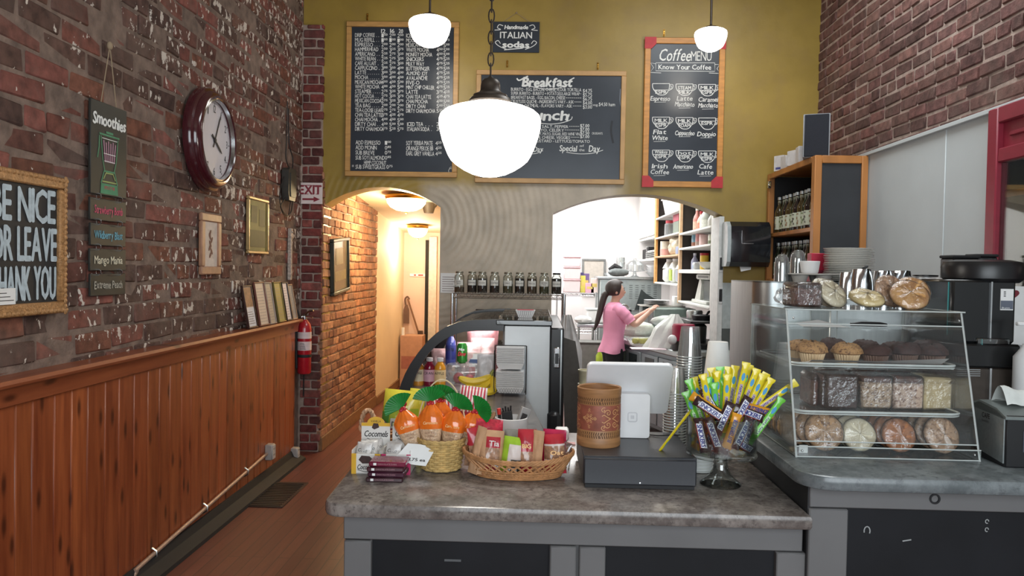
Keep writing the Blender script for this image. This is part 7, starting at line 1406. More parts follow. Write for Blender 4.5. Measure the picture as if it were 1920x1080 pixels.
# on the cabinet
a = PY(1509, 292, YN+.05); b_ = PY(1556, 212, YN+.05); t = thing('loudspeaker', 'black cloth fronted loudspeaker with grey edges on top of the cabinet', 'loudspeaker', (a.x, YN+.10, ZT_), -.36); w = b_.x-a.x+.012; h = b_.z-ZT_; mb = MB(); mb.mat(P('speaker_grey', (150, 152, 156), .5)); mb.box((0, .006, 0), (w, .20, h), .003); mb.build('case', None, t); mb = MB(); mb.mat(P('speaker_cloth', (34, 36, 44), .9, var=.15, scale=200)); mb.box((.010, -.008, .004), (w-.008, .008, h-.006), .004); mb.build('grille', None, t)
for k, (u, lb) in enumerate(((1452, 'white carton with a blue band at the far end of the cabinet top'), (1471, 'white carton second along the cabinet top from blue banded one'), (1484, 'white carton third along the cabinet top, slightly turned'), (1496, 'white carton on the cabinet top nearest the loudspeaker'))):
    y = 6.45-.17*k; x = XF+.07; t = thing('small_carton', lb, 'carton', (x, y, ZT_), (.5, .1, .35, -.1)[k], group='white cartons on the cabinet top'); mb = MB(); mb.mat(P('carton_offwhite', (206, 204, 204), .5)); hh = (.125, .10, .115, .12)[k]; mb.box((-.065, -.05, 0), (.065, .05, hh), .002); mb.build('carton', None, t); mb = MB(); mb.mat(P('carton_blue', (70, 76, 140), .5)); mb.box((-.0655, -.0505, .012), (.0655, .03, .03)) if k == 0 else mb.box((-.02, -.0505, hh*.4), (.012, -.049, hh*.7)); mb.build('lettering', None, t)
# paper towel dispenser
a = PY(1358, 502, YB-.12); b_ = PY(1440, 417, YB-.12); t = thing('towel_dispenser', 'black glossy paper towel dispenser with grey side on the mustard wall', 'towel dispenser', (a.x, YB-.003, a.z)); w = b_.x-a.x; h = b_.z-a.z
prof = [(0, .01), (0, h-.02), (-.04, h), (-.15, h), (-.20, h-.04), (-.215, h*.55), (-.20, .05), (-.16, .012)]
mb = MB(); mb.mat(P('dispenser_black', (30, 32, 36), .12, coat=.4)); mb.prism(prof, .03, w, 'yz'); mb.build('cover', None, t); mb = MB(); mb.mat(P('dispenser_side', (176, 186, 188), .3)); mb.prism([(y*.99, z) for y, z in prof], 0, .03, 'yz'); mb.build('side', None, t)
mb = MB(); mb.mat(M_chrome); mb.box((w*.32, -.2165, h*.52), (w*.33, -.210, h*.80)); mb.box((w*.32, -.2165, h*.52), (w*.6, -.212, h*.53)); mb.build('trim_line', None, t); mb = MB(); mb.mat(M_paper); mb.add([(w*.35, -.13, .014), (w*.62, -.13, .014), (w*.60, -.15, -.012), (w*.36, -.16, -.03)], [(0, 1, 2, 3)]); mb.build('paper_sheet', None, t)
# wall switches on the jamb
for (v, lb, c) in ((497, 'black and white switch plate on the white jamb, upper one', M_black), (556, 'black switch plate lower on the white kitchen jamb', M_black)):
    p = PY(1342, v, YB-.014); t = thing('wall_switch', lb, 'switch', (A2[-1][0]-.028, YB-.012, p.z-.06)); mb = MB(); mb.mat(M_white); mb.box((0, 0, 0), (.034, -.006, .14), .002); mb.build('plate', None, t); mb = MB(); mb.mat(c); mb.box((.004, -.006, .02), (.030, -.014, .125), .003); mb.build('toggle_panel', None, t)
# service counter behind, below the dado
t = thing('service_counter', 'dark service counter with pale edge running into the kitchen opening', 'counter', (1.95, 5.9, 0)); mb = MB(); mb.mat(P('counter_dark', (58, 60, 60), .5)); mb.T = Tr(-1.95, -5.9, 0); mb.box((1.585, 5.2, 0), (2.32, 6.66, .92)); mb.build('carcass', None, t); mb = MB(); mb.mat(P('pale_edge_top', (190, 194, 192), .35)); mb.T = Tr(-1.95, -5.9, 0); mb.box((1.56, 5.18, .92), (2.325, 6.67, .955), .005); mb.build('top', None, t)
# red framed wall window
yA = PX(1872, 300, XR-.05).y; M_redw = P('dark_red_paint', (140, 36, 56), .4, var=.08)
t = thing('red_window', 'dark red framed window with a solid upper panel on grey wall', 'window', (XR-.05, yA, 1.0), -PI/2); wd = 1.05; zt = PX(1880, 206, XR-.05).z-1.0; zm = PX(1885, 288, XR-.05).z-1.0
for lo, hi, nm in (((0, 0, 0), (.085, -.06, zt), 'jamb'), ((wd-.085, 0, 0), (wd, -.06, zt), 'jamb'), ((.085, 0, zt-.08), (wd-.085, -.06, zt), 'head'), ((.085, 0, zm-.05), (wd-.085, -.055, zm+.02), 'rail'), ((.085, 0, 0), (wd-.085, -.06, .09), 'sill_rail')): mb = MB(); mb.mat(M_redw); mb.box(lo, hi, .006); mb.build(nm, None, t)
mb = MB(); mb.mat(M_redw); mb.box((.085, 0, zm+.02), (wd-.085, -.03, zt-.08)); mb.box((.15, -.03, zm+.07), (wd-.15, -.042, zt-.13), .006); mb.build('upper_panel', None, t)
mb = MB(); mb.mat(P('window_backing', (88, 90, 66), .6, var=.5, scale=3)); mb.box((.085, .0, .09), (wd-.085, -.004, zm-.05)); mb.mat(P('backing_pale', (150, 150, 120), .6)); mb.box((.25, -.003, .1), (.40, -.006, zm-.25)); mb.mat(M_orangewood); mb.box((.085, -.002, zm-.22), (wd-.085, -.012, zm-.19)); mb.build('view_behind', None, t)
mb = MB(); mb.mat(M_pglass); mb.box((.085, -.03, .09), (wd-.085, -.034, zm-.05)); mb.build('glass', None, t)
# ================================================================== CORRIDOR THINGS
ye = YE-.02
p = PY(768, 690, YE-.3); t = thing('cardboard_box', 'tan cardboard box standing at the far end of the corridor', 'box', (PY(774, 660, YE-.2).x, YE-.22, 0)); hb = PY(774, 629, YE-.3).z; mb = MB(); mb.mat(P('cardboard', (184, 140, 116), .8, var=.08)); mb.box((-.15, -.14, 0), (.15, .16, hb), .004); mb.mat(P('cardboard_print', (160, 100, 90), .8)); mb.box((-.13, -.1405, hb*.35), (.06, -.139, hb*.6)); mb.mat(P('parcel_tape', (200, 170, 130), .4)); mb.box((-.151, -.02, hb-.04), (.151, .03, hb+.001)); mb.build('carton', None, t)
t = thing('pipe', 'white vertical pipe in the corner at the end of the corridor', 'pipe', (XP+.06, YE-.28, 0)); mb = MB(); mb.mat(M_white); mb.cyl((0, 0, 0), (0, 0, PY(748, 614, YE-.28).z), .022, n=12); mb.build('pipe_body', None, t)
a = PY(762, 560, ye-.06); b_ = PY(786, 628, ye-.06); t = thing('push_broom', 'wooden handled broom leaning on the tan corridor end wall', 'broom', (b_.x, ye-.06, b_.z)); mb = MB(); mb.mat(P('broom_wood', (120, 84, 60), .6)); mb.tube([(0, 0, 0), (a.x-b_.x+.02, 0, a.z-b_.z)], .012, 8); mb.build('handle', None, t); mb = MB(); mb.mat(P('broom_dark', (70, 52, 44), .8)); mb.box((-.02, -.02, -.02), (.05, .02, .06), .006); mb.build('head', None, t)
t = thing('hanging_dustpan', 'dark brown dustpan hanging by its handle on the corridor wall', 'dustpan', (a.x-.01, ye-.03, PY(762, 606, ye).z)); mb = MB(); mb.mat(P('dustpan_brown', (104, 76, 62), .6)); hh = PY(762, 556, ye).z-PY(762, 606, ye).z; mb.prism([(-.03, 0), (.05, 0), (.045, hh*.5), (.02, hh*.7), (-.005, hh*.7), (-.03, hh*.5)], .0, -.03); mb.tube(smoothpts([(.0, -.01, hh*.68), (-.01, -.01, hh*.9), (.02, -.01, hh), (.05, -.01, hh*.9)]), .012, 7); mb.build('pan', None, t)
p = PY(766, 519, ye); mb = MB(); p = PY(773, 517, ye); q = PY(797, 512, ye); mb.mat(M_paper); mb.box((PY(768, 518, YE-.03).x+.0, YE-.012, p.z-.01), (x0-.004, YE-.001, p.z+.03)); mb.mat(P('red_print', (180, 50, 50), .6)); mb.box((x0-.16, YE-.0125, p.z), (x0-.13, YE-.012, p.z+.02)); mb.box((x0-.10, YE-.0125, p.z), (x0-.03, YE-.012, p.z+.02)); tag(mb.build('door_label'), 'small white label strip with red print on the corridor end wall', 'label')
t = thing('slatted_rack', 'dark wooden slatted rack high beside the corridor end', 'rack', (-.86, 9.2, 1.95)); mb = MB(); mb.mat(P('rack_brown', (104, 78, 60), .6))
for k in range(4): mb.box((-.17+.03*k, -.02, .20-.065*k), (.12, .03, .215-.065*k))
mb.build('slats', None, t); mb = MB(); mb.mat(P('rack_brown', 0)); mb.box((.09, -.02, -.02), (.12, .03, .24)); mb.build('upright', None, t)
p = PY(804, 391, 8.3); t = thing('hanging_pot', 'dark plant pot on a high ledge in the corridor', 'pot', (p.x, 8.3, p.z-.05)); mb = MB(); mb.mat(P('pot_dark', (58, 50, 46), .6)); mb.lathe([(0, 0), (.05, 0), (.075, .08), (.09, .13), (.08, .13), (0, .11)], n=18); mb.ball((.05, 0, .10), .045); mb.build('pot', None, t); mb = MB(); mb.mat(M_rope); mb.tube([(0, 0, .12), (0, 0, zc(8.3)-(p.z-.05)+.01)], .006, 6); mb.tube([(-.085, 0, .13), (0, 0, .22), (.085, 0, .13)], .005, 6); mb.build('hanger', None, t)
mb = MB(); mb.mat(P('yellow_tag', (214, 186, 50), .5)); mb.box((-.02, 0, 0), (.02, .004, .13)); o = mb.build('yellow_tag'); p = PY(819, 413, 8.6); o.location = (-.762, 8.6, p.z); tag(o, 'yellow tag hanging beside the dark corridor pot', 'tag')

# ================================================================== STAFF SIDE ODDS AND ENDS
def cloth(u, v): 
    z = PY(1062, 592+104*v, 6.15).z; w = .035+.085*min(1, v*1.6); x = PY(1064, 600, 6.15).x+.012*v+(u-.5)*2*w; return (x, 6.275+.022*math.sin(11*u+3*v)+.012*math.sin(23*u), z-.03*abs(math.sin(7*u))*v)
mb = MB(); mb.mat(P('grey_cloth', (218, 215, 213), .9, var=.08)); mb.grid(cloth, 40, 20); tag(mb.build('hanging_cloth', sharp=0), 'pale grey cloth hanging from the chrome shelf post beside deli case', 'cloth')
y = 5.95; q = [PY(*c, y) for c in ((1054, 632), (1079, 640), (1104, 800))]; t = thing('leaning_board', 'dark grey board leaning below the pale hanging cloth', 'board', (q[0].x, y, 0)); mb = MB(); mb.mat(P('dark_grey_board', (88, 84, 80), .7)); mb.T = Tr(-q[0].x, -y, 0); pts = [(c.x, c.z) for c in q]; fx = pts[1][0]+(pts[2][0]-pts[1][0])*pts[1][1]/(pts[1][1]-pts[2][1]); pts = [pts[1], pts[0], (pts[0][0]+.05, .0), (fx, .0)]; mb.prism(pts, y, y+.03); mb.build('panel', None, t)
t = thing('bucket_stack', 'stack of cream buckets on the floor behind the white tablet', 'buckets', (PY(1097, 700, 5.6).x, 5.6, 0)); mb = MB(); mb.mat(P('cream_bucket', (232, 224, 190), .4)); zt = PY(1096, 684, 5.6).z
for k in range(9): mb.lathe([(.042, k*.10), (.048, k*.10+.085), (.052, k*.10+.09), (.052, k*.10+.10), (.045, k*.10+.10)], n=20)
mb.build('nested_buckets', None, t)
t = thing('card_reader', 'small white box with pink slips behind the oval basket', 'card reader', (.115, 3.25, CT)); mb = MB(); mb.mat(M_white); mb.box((-.02, -.03, .004), (.035, .05, .05), .006); mb.build('body', None, t); mb = MB(); mb.mat(P('pink_slip', (214, 170, 170), .8)); mb.box((-.05, -.08, .0), (.06, -.04, .004)); mb.build('slip', None, t)

# ================================================================== KITCHEN CUPBOARDS
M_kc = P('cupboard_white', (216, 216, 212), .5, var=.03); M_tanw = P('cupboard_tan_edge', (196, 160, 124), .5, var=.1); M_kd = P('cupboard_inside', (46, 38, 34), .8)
SX = 1.60; SXB = 2.10
t = thing('open_cupboard', 'tall open cupboard of white shelves near the kitchen opening', 'cupboard', (SX, 7.2, 0))
def Kn(mb): mb.T = Tr(-SX, -7.2, 0); return mb
yN, yM, yFx = 7.12, 8.74, 10.5
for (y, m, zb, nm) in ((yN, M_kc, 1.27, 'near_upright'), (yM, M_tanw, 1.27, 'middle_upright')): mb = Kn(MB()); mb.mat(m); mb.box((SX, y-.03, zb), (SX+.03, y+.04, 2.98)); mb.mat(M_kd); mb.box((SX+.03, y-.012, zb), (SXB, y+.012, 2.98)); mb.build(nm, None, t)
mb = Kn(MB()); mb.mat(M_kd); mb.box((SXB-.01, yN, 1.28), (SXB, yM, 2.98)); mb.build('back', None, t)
for z in (2.05, 1.884, 1.645, 1.30, 2.5): mb = Kn(MB()); mb.mat(M_kc); th = .022 if z != 1.645 else .04; mb.box((SX-.005, yN+.04, z-th), (SXB-.01, yM-.03, z), .004); mb.build('shelf', None, t)
t = thing('far_cupboard', 'open cupboard with orange edge beyond the near one', 'cupboard', (SX, 9.0, 0))
for (y, m, zb, nm) in ((yFx, P('cupboard_orange_edge', (206, 150, 84), .5, var=.12), 1.46, 'orange_upright'),): mb = MB(); mb.T = Tr(-SX, -9.0, 0); mb.mat(m); mb.box((SX, y-.05, zb), (SX+.03, y+.06, 2.98)); mb.mat(M_kd); mb.box((SX+.03, y-.012, zb), (SXB, y+.012, 2.98)); mb.build(nm, None, t)
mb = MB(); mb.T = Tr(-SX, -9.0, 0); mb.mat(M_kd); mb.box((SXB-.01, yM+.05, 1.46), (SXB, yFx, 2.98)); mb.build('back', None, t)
for z in (2.33, 2.07, 1.82, 1.48): mb = MB(); mb.T = Tr(-SX, -9.0, 0); mb.mat(M_kc if z != 1.82 else M_tanw); mb.box((SX-.005, yM+.05, z-.022), (SXB-.01, yFx-.05, z), .004); mb.build('shelf', None, t)
t = thing('door_cupboard', 'white two door wall cupboard at the far end of the row', 'cupboard', (SX, 10.7, 2.05)); mb = MB(); mb.T = Tr(-SX, -10.7, -2.05); mb.mat(M_kc); mb.box((SX+.02, yFx+.07, 2.08), (SXB, 12.25, 2.98)); mb.mat(M_kd); mb.box((SX+.35, yFx+.07, 1.80), (SXB, 12.25, 2.08)); mb.mat(M_kc); mb.box((SX, yFx+.07, 1.77), (SXB, 12.25, 1.80)); mb.build('carcass', None, t)
for a, b_ in ((yFx+.10, 11.32), (11.36, 12.2)): mb = MB(); mb.T = Tr(-SX, -10.7, -2.05); mb.mat(M_kc); mb.box((SX-.002, a, 2.12), (SX+.02, b_, 2.95), .004); mb.mat(P('door_groove', (140, 140, 136), .6)); mb.box((SX-.0025, b_-.09, 2.18), (SX, b_-.08, 2.9)); mb.build('door', None, t)
# near side panel and hanging bits
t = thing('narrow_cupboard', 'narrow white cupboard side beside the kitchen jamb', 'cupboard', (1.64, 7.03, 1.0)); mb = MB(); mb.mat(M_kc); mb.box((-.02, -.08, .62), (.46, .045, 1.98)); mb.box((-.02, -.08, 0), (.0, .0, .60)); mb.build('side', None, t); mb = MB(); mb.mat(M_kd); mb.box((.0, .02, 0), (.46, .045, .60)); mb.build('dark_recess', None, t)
# shelf contents: each its own thing
G1 = 'goods on the near cupboard shelves'; G2 = 'goods on the far cupboard shelves'
xs_ = 1.68
for (lb, cat, nme, y, z, r, hh, c, cap_, band, shp) in (
 ('tall pinkish red sauce bottle with white cap on the near top shelf', 'bottle', 'sauce_bottle', 8.42, 2.05, .045, .27, (196, 120, 110), (220, 216, 210), (214, 170, 150), 'bottle'),
 ('shorter red capped sauce bottle beside the tall pinkish one', 'bottle', 'sauce_bottle', 8.22, 2.05, .042, .21, (206, 176, 150), (186, 60, 70), (200, 130, 110), 'bottle'),
 ('large clear grey bottle with a green neck on near top shelf', 'bottle', 'sauce_bottle', 8.0, 2.05, .06, .25, (186, 190, 182), (110, 160, 120), (214, 214, 206), 'bottle'),
 ('small grey shaker bottle on the near top shelf', 'bottle', 'shaker', 7.72, 2.05, .04, .17, (170, 166, 160), (80, 74, 70), None, 'bottle'),
 ('cream bottle at the end of the near top shelf', 'bottle', 'sauce_bottle', 7.52, 2.05, .045, .19, (206, 200, 192), (120, 90, 80), None, 'bottle'),
 ('blue and brown tin on the second near shelf', 'tin', 'tin', 8.45, 1.884, .05, .135, (110, 150, 170), None, (150, 100, 80), 'can'),
 ('pink and dark tin beside the blue one', 'tin', 'tin', 8.25, 1.884, .05, .138, (196, 130, 130), None, (176, 150, 140), 'can'),
 ('pale pink wide tin on the second near shelf', 'tin', 'tin', 8.0, 1.884, .062, .12, (214, 180, 176), None, None, 'can'),
 ('cream patterned mug on the second near shelf', 'mug', 'mug', 7.62, 1.884, .055, .105, (204, 204, 184), None, (120, 130, 100), 'can'),
 ('dark patterned mug at the near end of second shelf', 'mug', 'mug', 7.42, 1.884, .05, .10, (150, 148, 120), None, (80, 80, 70), 'can'),
 ('lilac grey bottle on the third near shelf', 'bottle', 'spray_bottle', 8.5, 1.645, .04, .18, (160, 160, 184), (210, 210, 220), None, 'bottle'),
 ('red and yellow shaker on the third near shelf', 'shaker', 'shaker', 8.02, 1.645, .045, .17, (214, 176, 60), (176, 40, 50), None, 'can'),
 ('wide white serving bowl on the third near shelf', 'bowl', 'serving_bowl', 7.60, 1.645, .15, .075, (214, 214, 206), None, None, 'bowl'),
 ('crumpled pale packet on the third near shelf', 'packet', 'packet', 8.30, 1.645, .06, .08, (206, 208, 212), None, (150, 170, 190), 'box')):
    x = xs_+.05
    tt = thing(nme, lb, cat, (x, y, z+.001), group=G1); m = P('goods_%02x%02x%02x' % c, c, .35, var=.06, coat=.2); mb = MB(); mb.mat(m)
    if shp == 'can': mb.lathe([(0, 0), (r, 0), (r, hh*.86), (r*.97, hh*.88), (r*.97, hh if not cap_ else hh*.88), (0, hh if not cap_ else hh*.88)], n=16)
    elif shp == 'bottle': mb.lathe([(0, 0), (r, 0), (r, hh*.5), (r*.8, hh*.62), (r*.4, hh*.76), (r*.36, hh*.9), (0, hh*.9)], n=16)
    elif shp == 'bowl': mb.lathe([(0, 0), (r*.5, 0), (r*.8, hh*.4), (r, hh), (r*.96, hh), (r*.7, hh*.4), (0, hh*.1)], n=20)
    else: mb.box((-r, -r*.7, 0), (r, r*.7, hh), .012)
    mb.build('body', None, tt)
    if cap_: mb = MB(); mb.mat(P('goods_cap_%02x%02x%02x' % cap_, cap_, .4)); rr = r*.43 if shp == 'bottle' else r*1.02; mb.lathe([(rr, hh*.86), (rr, hh), (0, hh)], n=14); mb.build('cap', None, tt)
    if band: mb = MB(); mb.mat(P('goods_band_%02x%02x%02x' % band, band, .5, var=.15, scale=60)); mb.lathe([(r*1.015, hh*.12), (r*1.015, hh*.42)], n=16) if shp != 'box' else mb.box((-r-.001, -r*.5, hh*.2), (r*.5, r*.71, hh*.6)); mb.build('label', None, tt)
def simple(nme, lb, cat, x, y, z, fn, grp=None, rz=0.):
    t = thing(nme, lb, cat, (x, y, z+.001), rz, grp)
    for nm, m, f in fn: mb = MB(); mb.mat(m); f(mb); mb.build(nm, None, t)
    return t
simple('storage_bin', 'white plastic bin on the far cupboard top shelf', 'bin', 1.78, 9.65, 2.33, [('bin', M_white, lambda m: m.add([(-.14, -.3, 0), (.14, -.3, 0), (.14, .3, 0), (-.14, .3, 0), (-.17, -.38, .20), (.17, -.38, .20), (.17, .38, .20), (-.17, .38, .20)], [(0,3,2,1), (4,5,6,7), (0,1,5,4), (1,2,6,5), (2,3,7,6), (3,0,4,7)])), ('rim', M_white, lambda m: m.box((-.185, -.40, .195), (.185, .40, .215), .006))], G2)
simple('jar', 'clear jar with a red lid on the second far shelf', 'jar', 1.70, 9.95, 2.07, [('glass', M_tub, lambda m: m.lathe([(0, 0), (.07, 0), (.07, .15), (.05, .17)], n=16)), ('lid', P('lid_red', (190, 60, 70), .4), lambda m: m.lathe([(.055, .165), (.055, .20), (0, .20)], n=16))], G2)
simple('tea_box', 'box with red top and grey green front on the second far shelf', 'box', 1.74, 9.32, 2.07, [('carton', P('box_greygreen', (110, 120, 106), .6), lambda m: m.box((-.08, -.18, 0), (.08, .18, .15), .002)), ('top_band', P('box_magenta', (170, 60, 80), .6), lambda m: m.box((-.082, -.182, .15), (.082, .182, .235), .002))], G2)
simple('tin', 'cream and pink coffee tin on the third far shelf', 'tin', 1.69, 10.12, 1.82, [('tin', P('tin_cream', (206, 198, 180), .4), lambda m: m.lathe([(0, 0), (.08, 0), (.08, .19), (0, .19)], n=18)), ('band', P('tin_pink', (206, 150, 140), .4), lambda m: m.lathe([(.081, .01), (.081, .09)], n=18))], G2)
t = bag('crisp_packet', 'large crumpled beige packet leaning on the third far shelf', 'packet', (1.68, 9.45, 1.822), .52, .215, .13, P('packet_beige', (186, 172, 146), .35, var=.3, scale=10, bump=.5), rz=-PI/2, tilt=-.1, group=G2, seed=4)
simple('packet', 'small blue and white packet on the third far shelf', 'packet', 1.66, 9.0, 1.82, [('carton', P('packet_blue', (130, 140, 170), .5), lambda m: m.box((-.04, -.08, 0), (.04, .08, .09), .006))], G2)
for (y, lb, band, s_) in ((10.08, 'white jug with a side handle at the far end of bottom shelf', None, 1.), (9.62, 'white jug with a lime green label on the far bottom shelf', (176, 196, 90), 1.0), (9.18, 'white bottle shaped jug nearest the middle post on bottom shelf', (150, 156, 170), .95)):
    r = .11*s_; h = .30*s_
    fn = [('body', P('jug_white', (220, 222, 216), .35, var=.03), lambda m, r=r, h=h: (m.box((-r*.7, -r, 0), (r*.7, r, h*.66), r*.35), m.lathe([(r*.85, h*.60), (r*.5, h*.85), (r*.36, h*.90), (0, h*.9)], n=16), m.tube(smoothpts([(-r*.2, r*.2, h*.85), (-r*.2, r*1.05, h*.8), (-r*.2, r*1.05, h*.5)]), r*.13, 7))), ('cap', M_white, lambda m, r=r, h=h: m.lathe([(r*.4, h*.88), (r*.4, h), (0, h)], n=14))]
    if band: fn.append(('label', P('jug_label_%d' % band[0], band, .5), lambda m, r=r, h=h: m.box((-r*.71, -r*.8, h*.1), (-r*.5, r*.5, h*.55))))
    simple('jug', lb, 'jug', 1.73, y, 1.48, fn, 'white jugs on the far bottom shelf')
M_mix = P('mixer_white', (206, 208, 202), .35); M_dgl = P('dark_glass', (60, 66, 66), .15)
simple('food_slicer', 'white food slicer with a slanted body on the lowest near shelf', 'slicer', 1.80, 7.95, 1.30, [('base', M_mix, lambda m: m.box((-.14, -.38, .0), (.14, .34, .035), .008)), ('body', M_mix, lambda m: m.prism([(.36, .03), (.10, .03), (.04, .20), (.08, .25), (.14, .25)], -.10, .10, 'yz')), ('top_bar', M_mix, lambda m: m.box((-.12, -.40, .245), (.12, .22, .30), .012)), ('dark_panel', M_dgl, lambda m: m.box((-.09, -.34, .035), (.09, -.02, .24), .006)), ('vent', P('slicer_slot', (110, 112, 108), .5), lambda m: m.box((-.122, -.36, .262), (-.118, .12, .282)))])
simple('black_folder', 'dark binders on the ledge below the white double doors', 'binders', 1.75, 11.78, 1.80, [('binder', M_blackm, lambda m: (m.box((-.1, -.3, 0), (.1, -.12, .18), .004), m.box((-.1, -.1, 0), (.1, .3, .15), .004))), ('page', M_paper, lambda m: m.box((-.101, -.11, 0), (.1, -.1, .19)))])
simple('tray_pile', 'flat dark trays and papers stacked under the white double doors', 'trays', 1.80, 11.0, 1.80, [('trays', P('tray_grey', (150, 152, 150), .4, .4), lambda m: [m.box((-.2, -.4, .0+.025*k), (.15, .4, .015+.025*k), .004) for k in range(4)]), ('papers', M_paper, lambda m: m.box((-.18, -.36, .1), (.12, .36, .115)))])
# ------------------------------------------------------------------ steel equipment at the back
t = thing('steel_oven', 'stainless upright oven with louvred vents on the far kitchen wall', 'oven', (1.35, 11.2, 0)); mb = MB(); mb.mat(P('oven_steel', (176, 186, 186), .35, .6, var=.06)); zt = 1.50; mb.box((-.44, -.25, .1), (.42, .4, zt), .006); mb.build('body', None, t); mb = MB(); mb.mat(M_steel); mb.box((-.48, -.30, zt), (.46, .42, zt+.035), .006); mb.build('top_shelf', None, t)
for k in range(5):
    mb = MB(); mb.mat(P('vent_dark', (116, 124, 124), .5))
    for j in range(7): mb.box((-.03+.085*k, -.254, zt-.09-.03*j), (.015+.085*k, -.249, zt-.078-.03*j))
    mb.build('louvre_vent', None, t)
for k in range(2): mb = MB(); mb.mat(M_black); mb.T = Tr(-.40, -.25, zt-.22-.16*k) @ Rx(PI/2); mb.lathe([(0, .03), (.022, .028), (.026, 0), (0, 0)], n=14); mb.build('knob', None, t)
mb = MB(); mb.mat(M_steel); mb.T = Tr(-.10, -.252, zt-.42) @ Rx(PI/2); mb.lathe([(.055, 0), (.065, .006), (.075, 0)], n=20); mb.build('round_window', None, t); mb = MB(); mb.mat(P('pole_dark', (96, 104, 104), .4, .6)); mb.box((-.47, -.29, 0), (-.455, -.27, zt)); mb.build('corner_post', None, t)
OZ = zt+.036
def onoven(nme, lb, cat, u, fn, y=11.05, grp=None): return simple(nme, lb, cat, PY(u, 515, y).x, y, OZ, fn, grp)
M_cg = clear('cake_dome', (.9, .93, .93), .25, .05, .06)
onoven('cake_stand', 'glass cake stand with dome on the oven top', 'cake stand', 1190, [('stand', M_cg, lambda m: m.lathe([(.07, 0), (.03, .02), (.02, .07), (.15, .085), (.15, .095), (0, .095)], n=22)), ('dome', M_cg, lambda m: m.lathe([(.13, .096), (.13, .17), (.08, .22), (.02, .235), (.02, .26), (0, .265)], n=22))])
onoven('bowl_stack', 'stack of white bowls on the oven top near the orange cupboard post', 'bowls', 1226, [('bowl', M_white, lambda m: [m.lathe([(.05, .035*k), (.10, .05+.035*k), (.12, .07+.035*k), (.11, .07+.035*k), (0, .05+.035*k)], n=20) for k in range(4)])])
onoven('glass_pitcher', 'tall clear glass pitcher on the oven top', 'pitcher', 1163, [('glass', M_cg, lambda m: m.lathe([(0, .004), (.06, 0), (.07, .2), (.06, .28), (.055, .28), (.06, .2), (0, .01)], n=18))], 11.38)
onoven('steel_pan', 'tilted grey pan with a dark handle on the oven top', 'pan', 1148, [('pan', M_steel, lambda m: m.lathe([(0, 0), (.09, 0), (.12, .05), (.115, .05), (0, .01)], n=20)), ('handle', M_blackm, lambda m: m.tube([(-.05, -.02, .10), (.03, -.05, .15), (.12, -.08, .12)], [.02, .04, .02], 8))])
onoven('dark_towel', 'dark grey folded towel on the oven top above the pink shirt', 'towel', 1158, [('towel', P('towel_grey', (110, 116, 116), .9, var=.2), lambda m: m.ball((0, -.12, .06), .15, .06, .055, bump=.1))], 10.95)
# ------------------------------------------------------------------ wire shelf and boxes on the left
y = 11.1; zs2 = PY(1090, 550, y).z; t = thing('kitchen_rack', 'chrome wire rack of boxes against the far white kitchen wall', 'rack', (.585, y, 0)); 
for x in (-.28, .28):
    mb = MB(); mb.mat(M_chrome); mb.cyl((x, 0, 0), (x, 0, zs2+.02), .013, n=8); mb.build('post', None, t)
for z in (zs2, .75):
    mb = MB(); mb.mat(M_chrome)
    for yy in (0, .4): mb.tube([(-.3, yy, z), (.3, yy, z)], .006, 6); mb.tube([(-.3, yy, z-.04), (.3, yy, z-.04)], .006, 6); mb.tube([(-.3+.6*k/16, yy, z-.04*(k % 2)) for k in range(17)], .004, 4)
    for k in range(14): mb.tube([(-.29+.58*k/13, 0, z), (-.29+.58*k/13, .4, z)], .004, 4)
    mb.build('rack_shelf', None, t)
M_pkb = P('box_blush', (226, 206, 206), .5, var=.03)
zz = zs2+.008
for k, (h, lb) in enumerate(((.19, 'lowest pale pink storage box on the kitchen rack'), (.18, 'middle pale pink storage box on the kitchen rack'), (.15, 'topmost pale pink storage box on the kitchen rack'))):
    t = thing('storage_box', lb, 'box', (PY(1073, 520, y).x, y+.2, zz), group='pale pink storage boxes'); mb = MB(); mb.mat(M_pkb); mb.box((-.12, -.15, 0), (.12, .15, h-.02), .01); mb.build('box', None, t); mb = MB(); mb.mat(P('box_lid_pink', (214, 170, 174), .5)); mb.box((-.128, -.158, h-.02), (.128, .158, h), .006); mb.build('lid', None, t); zz += h
for (u, vt, r, c, lb) in ((1094, 518, .035, (206, 200, 90), 'yellow tall bottle on the kitchen rack beside pink boxes'), (1090, 512, .04, (70, 64, 120), 'dark violet carton behind the yellow bottle'), (1101, 514, .04, (110, 90, 140), 'violet and yellow carton on the kitchen rack'), (1106, 532, .06, (224, 170, 190), 'pink carton at the front of the kitchen rack'), (1115, 523, .05, (226, 206, 200), 'cream box at the oven end of the kitchen rack')):
    p = PY(u, vt, y); t = thing('carton', lb, 'carton', (p.x, y+(.05 if r > .038 else -.0)+(.12 if vt < 520 else 0), zs2+.008)); mb = MB(); mb.mat(P('carton_%d_%d' % (c[0], c[1]), c, .5)); h = p.z-zs2; mb.box((-r, -.04, 0), (r, .04, h), .003); mb.build('carton', None, t); mb = MB(); mb.mat(P('carton_band', (214, 190, 110), .5)); mb.box((-r*.7, -.0405, h*.4), (r*.7, -.039, h*.65)); mb.build('label', None, t)
a = PY(1093, 523, 11.9); b_ = PY(1140, 485, 11.9); framed('pin_board', 'grey framed beige board leaning on the far kitchen wall', 'board', (a.x, 12.28, a.z-.25), b_.x-a.x, b_.z-a.z+.25, P('board_frame_grey', (120, 122, 120), .4), P('board_beige', (186, 180, 170), .7), .035, .03)
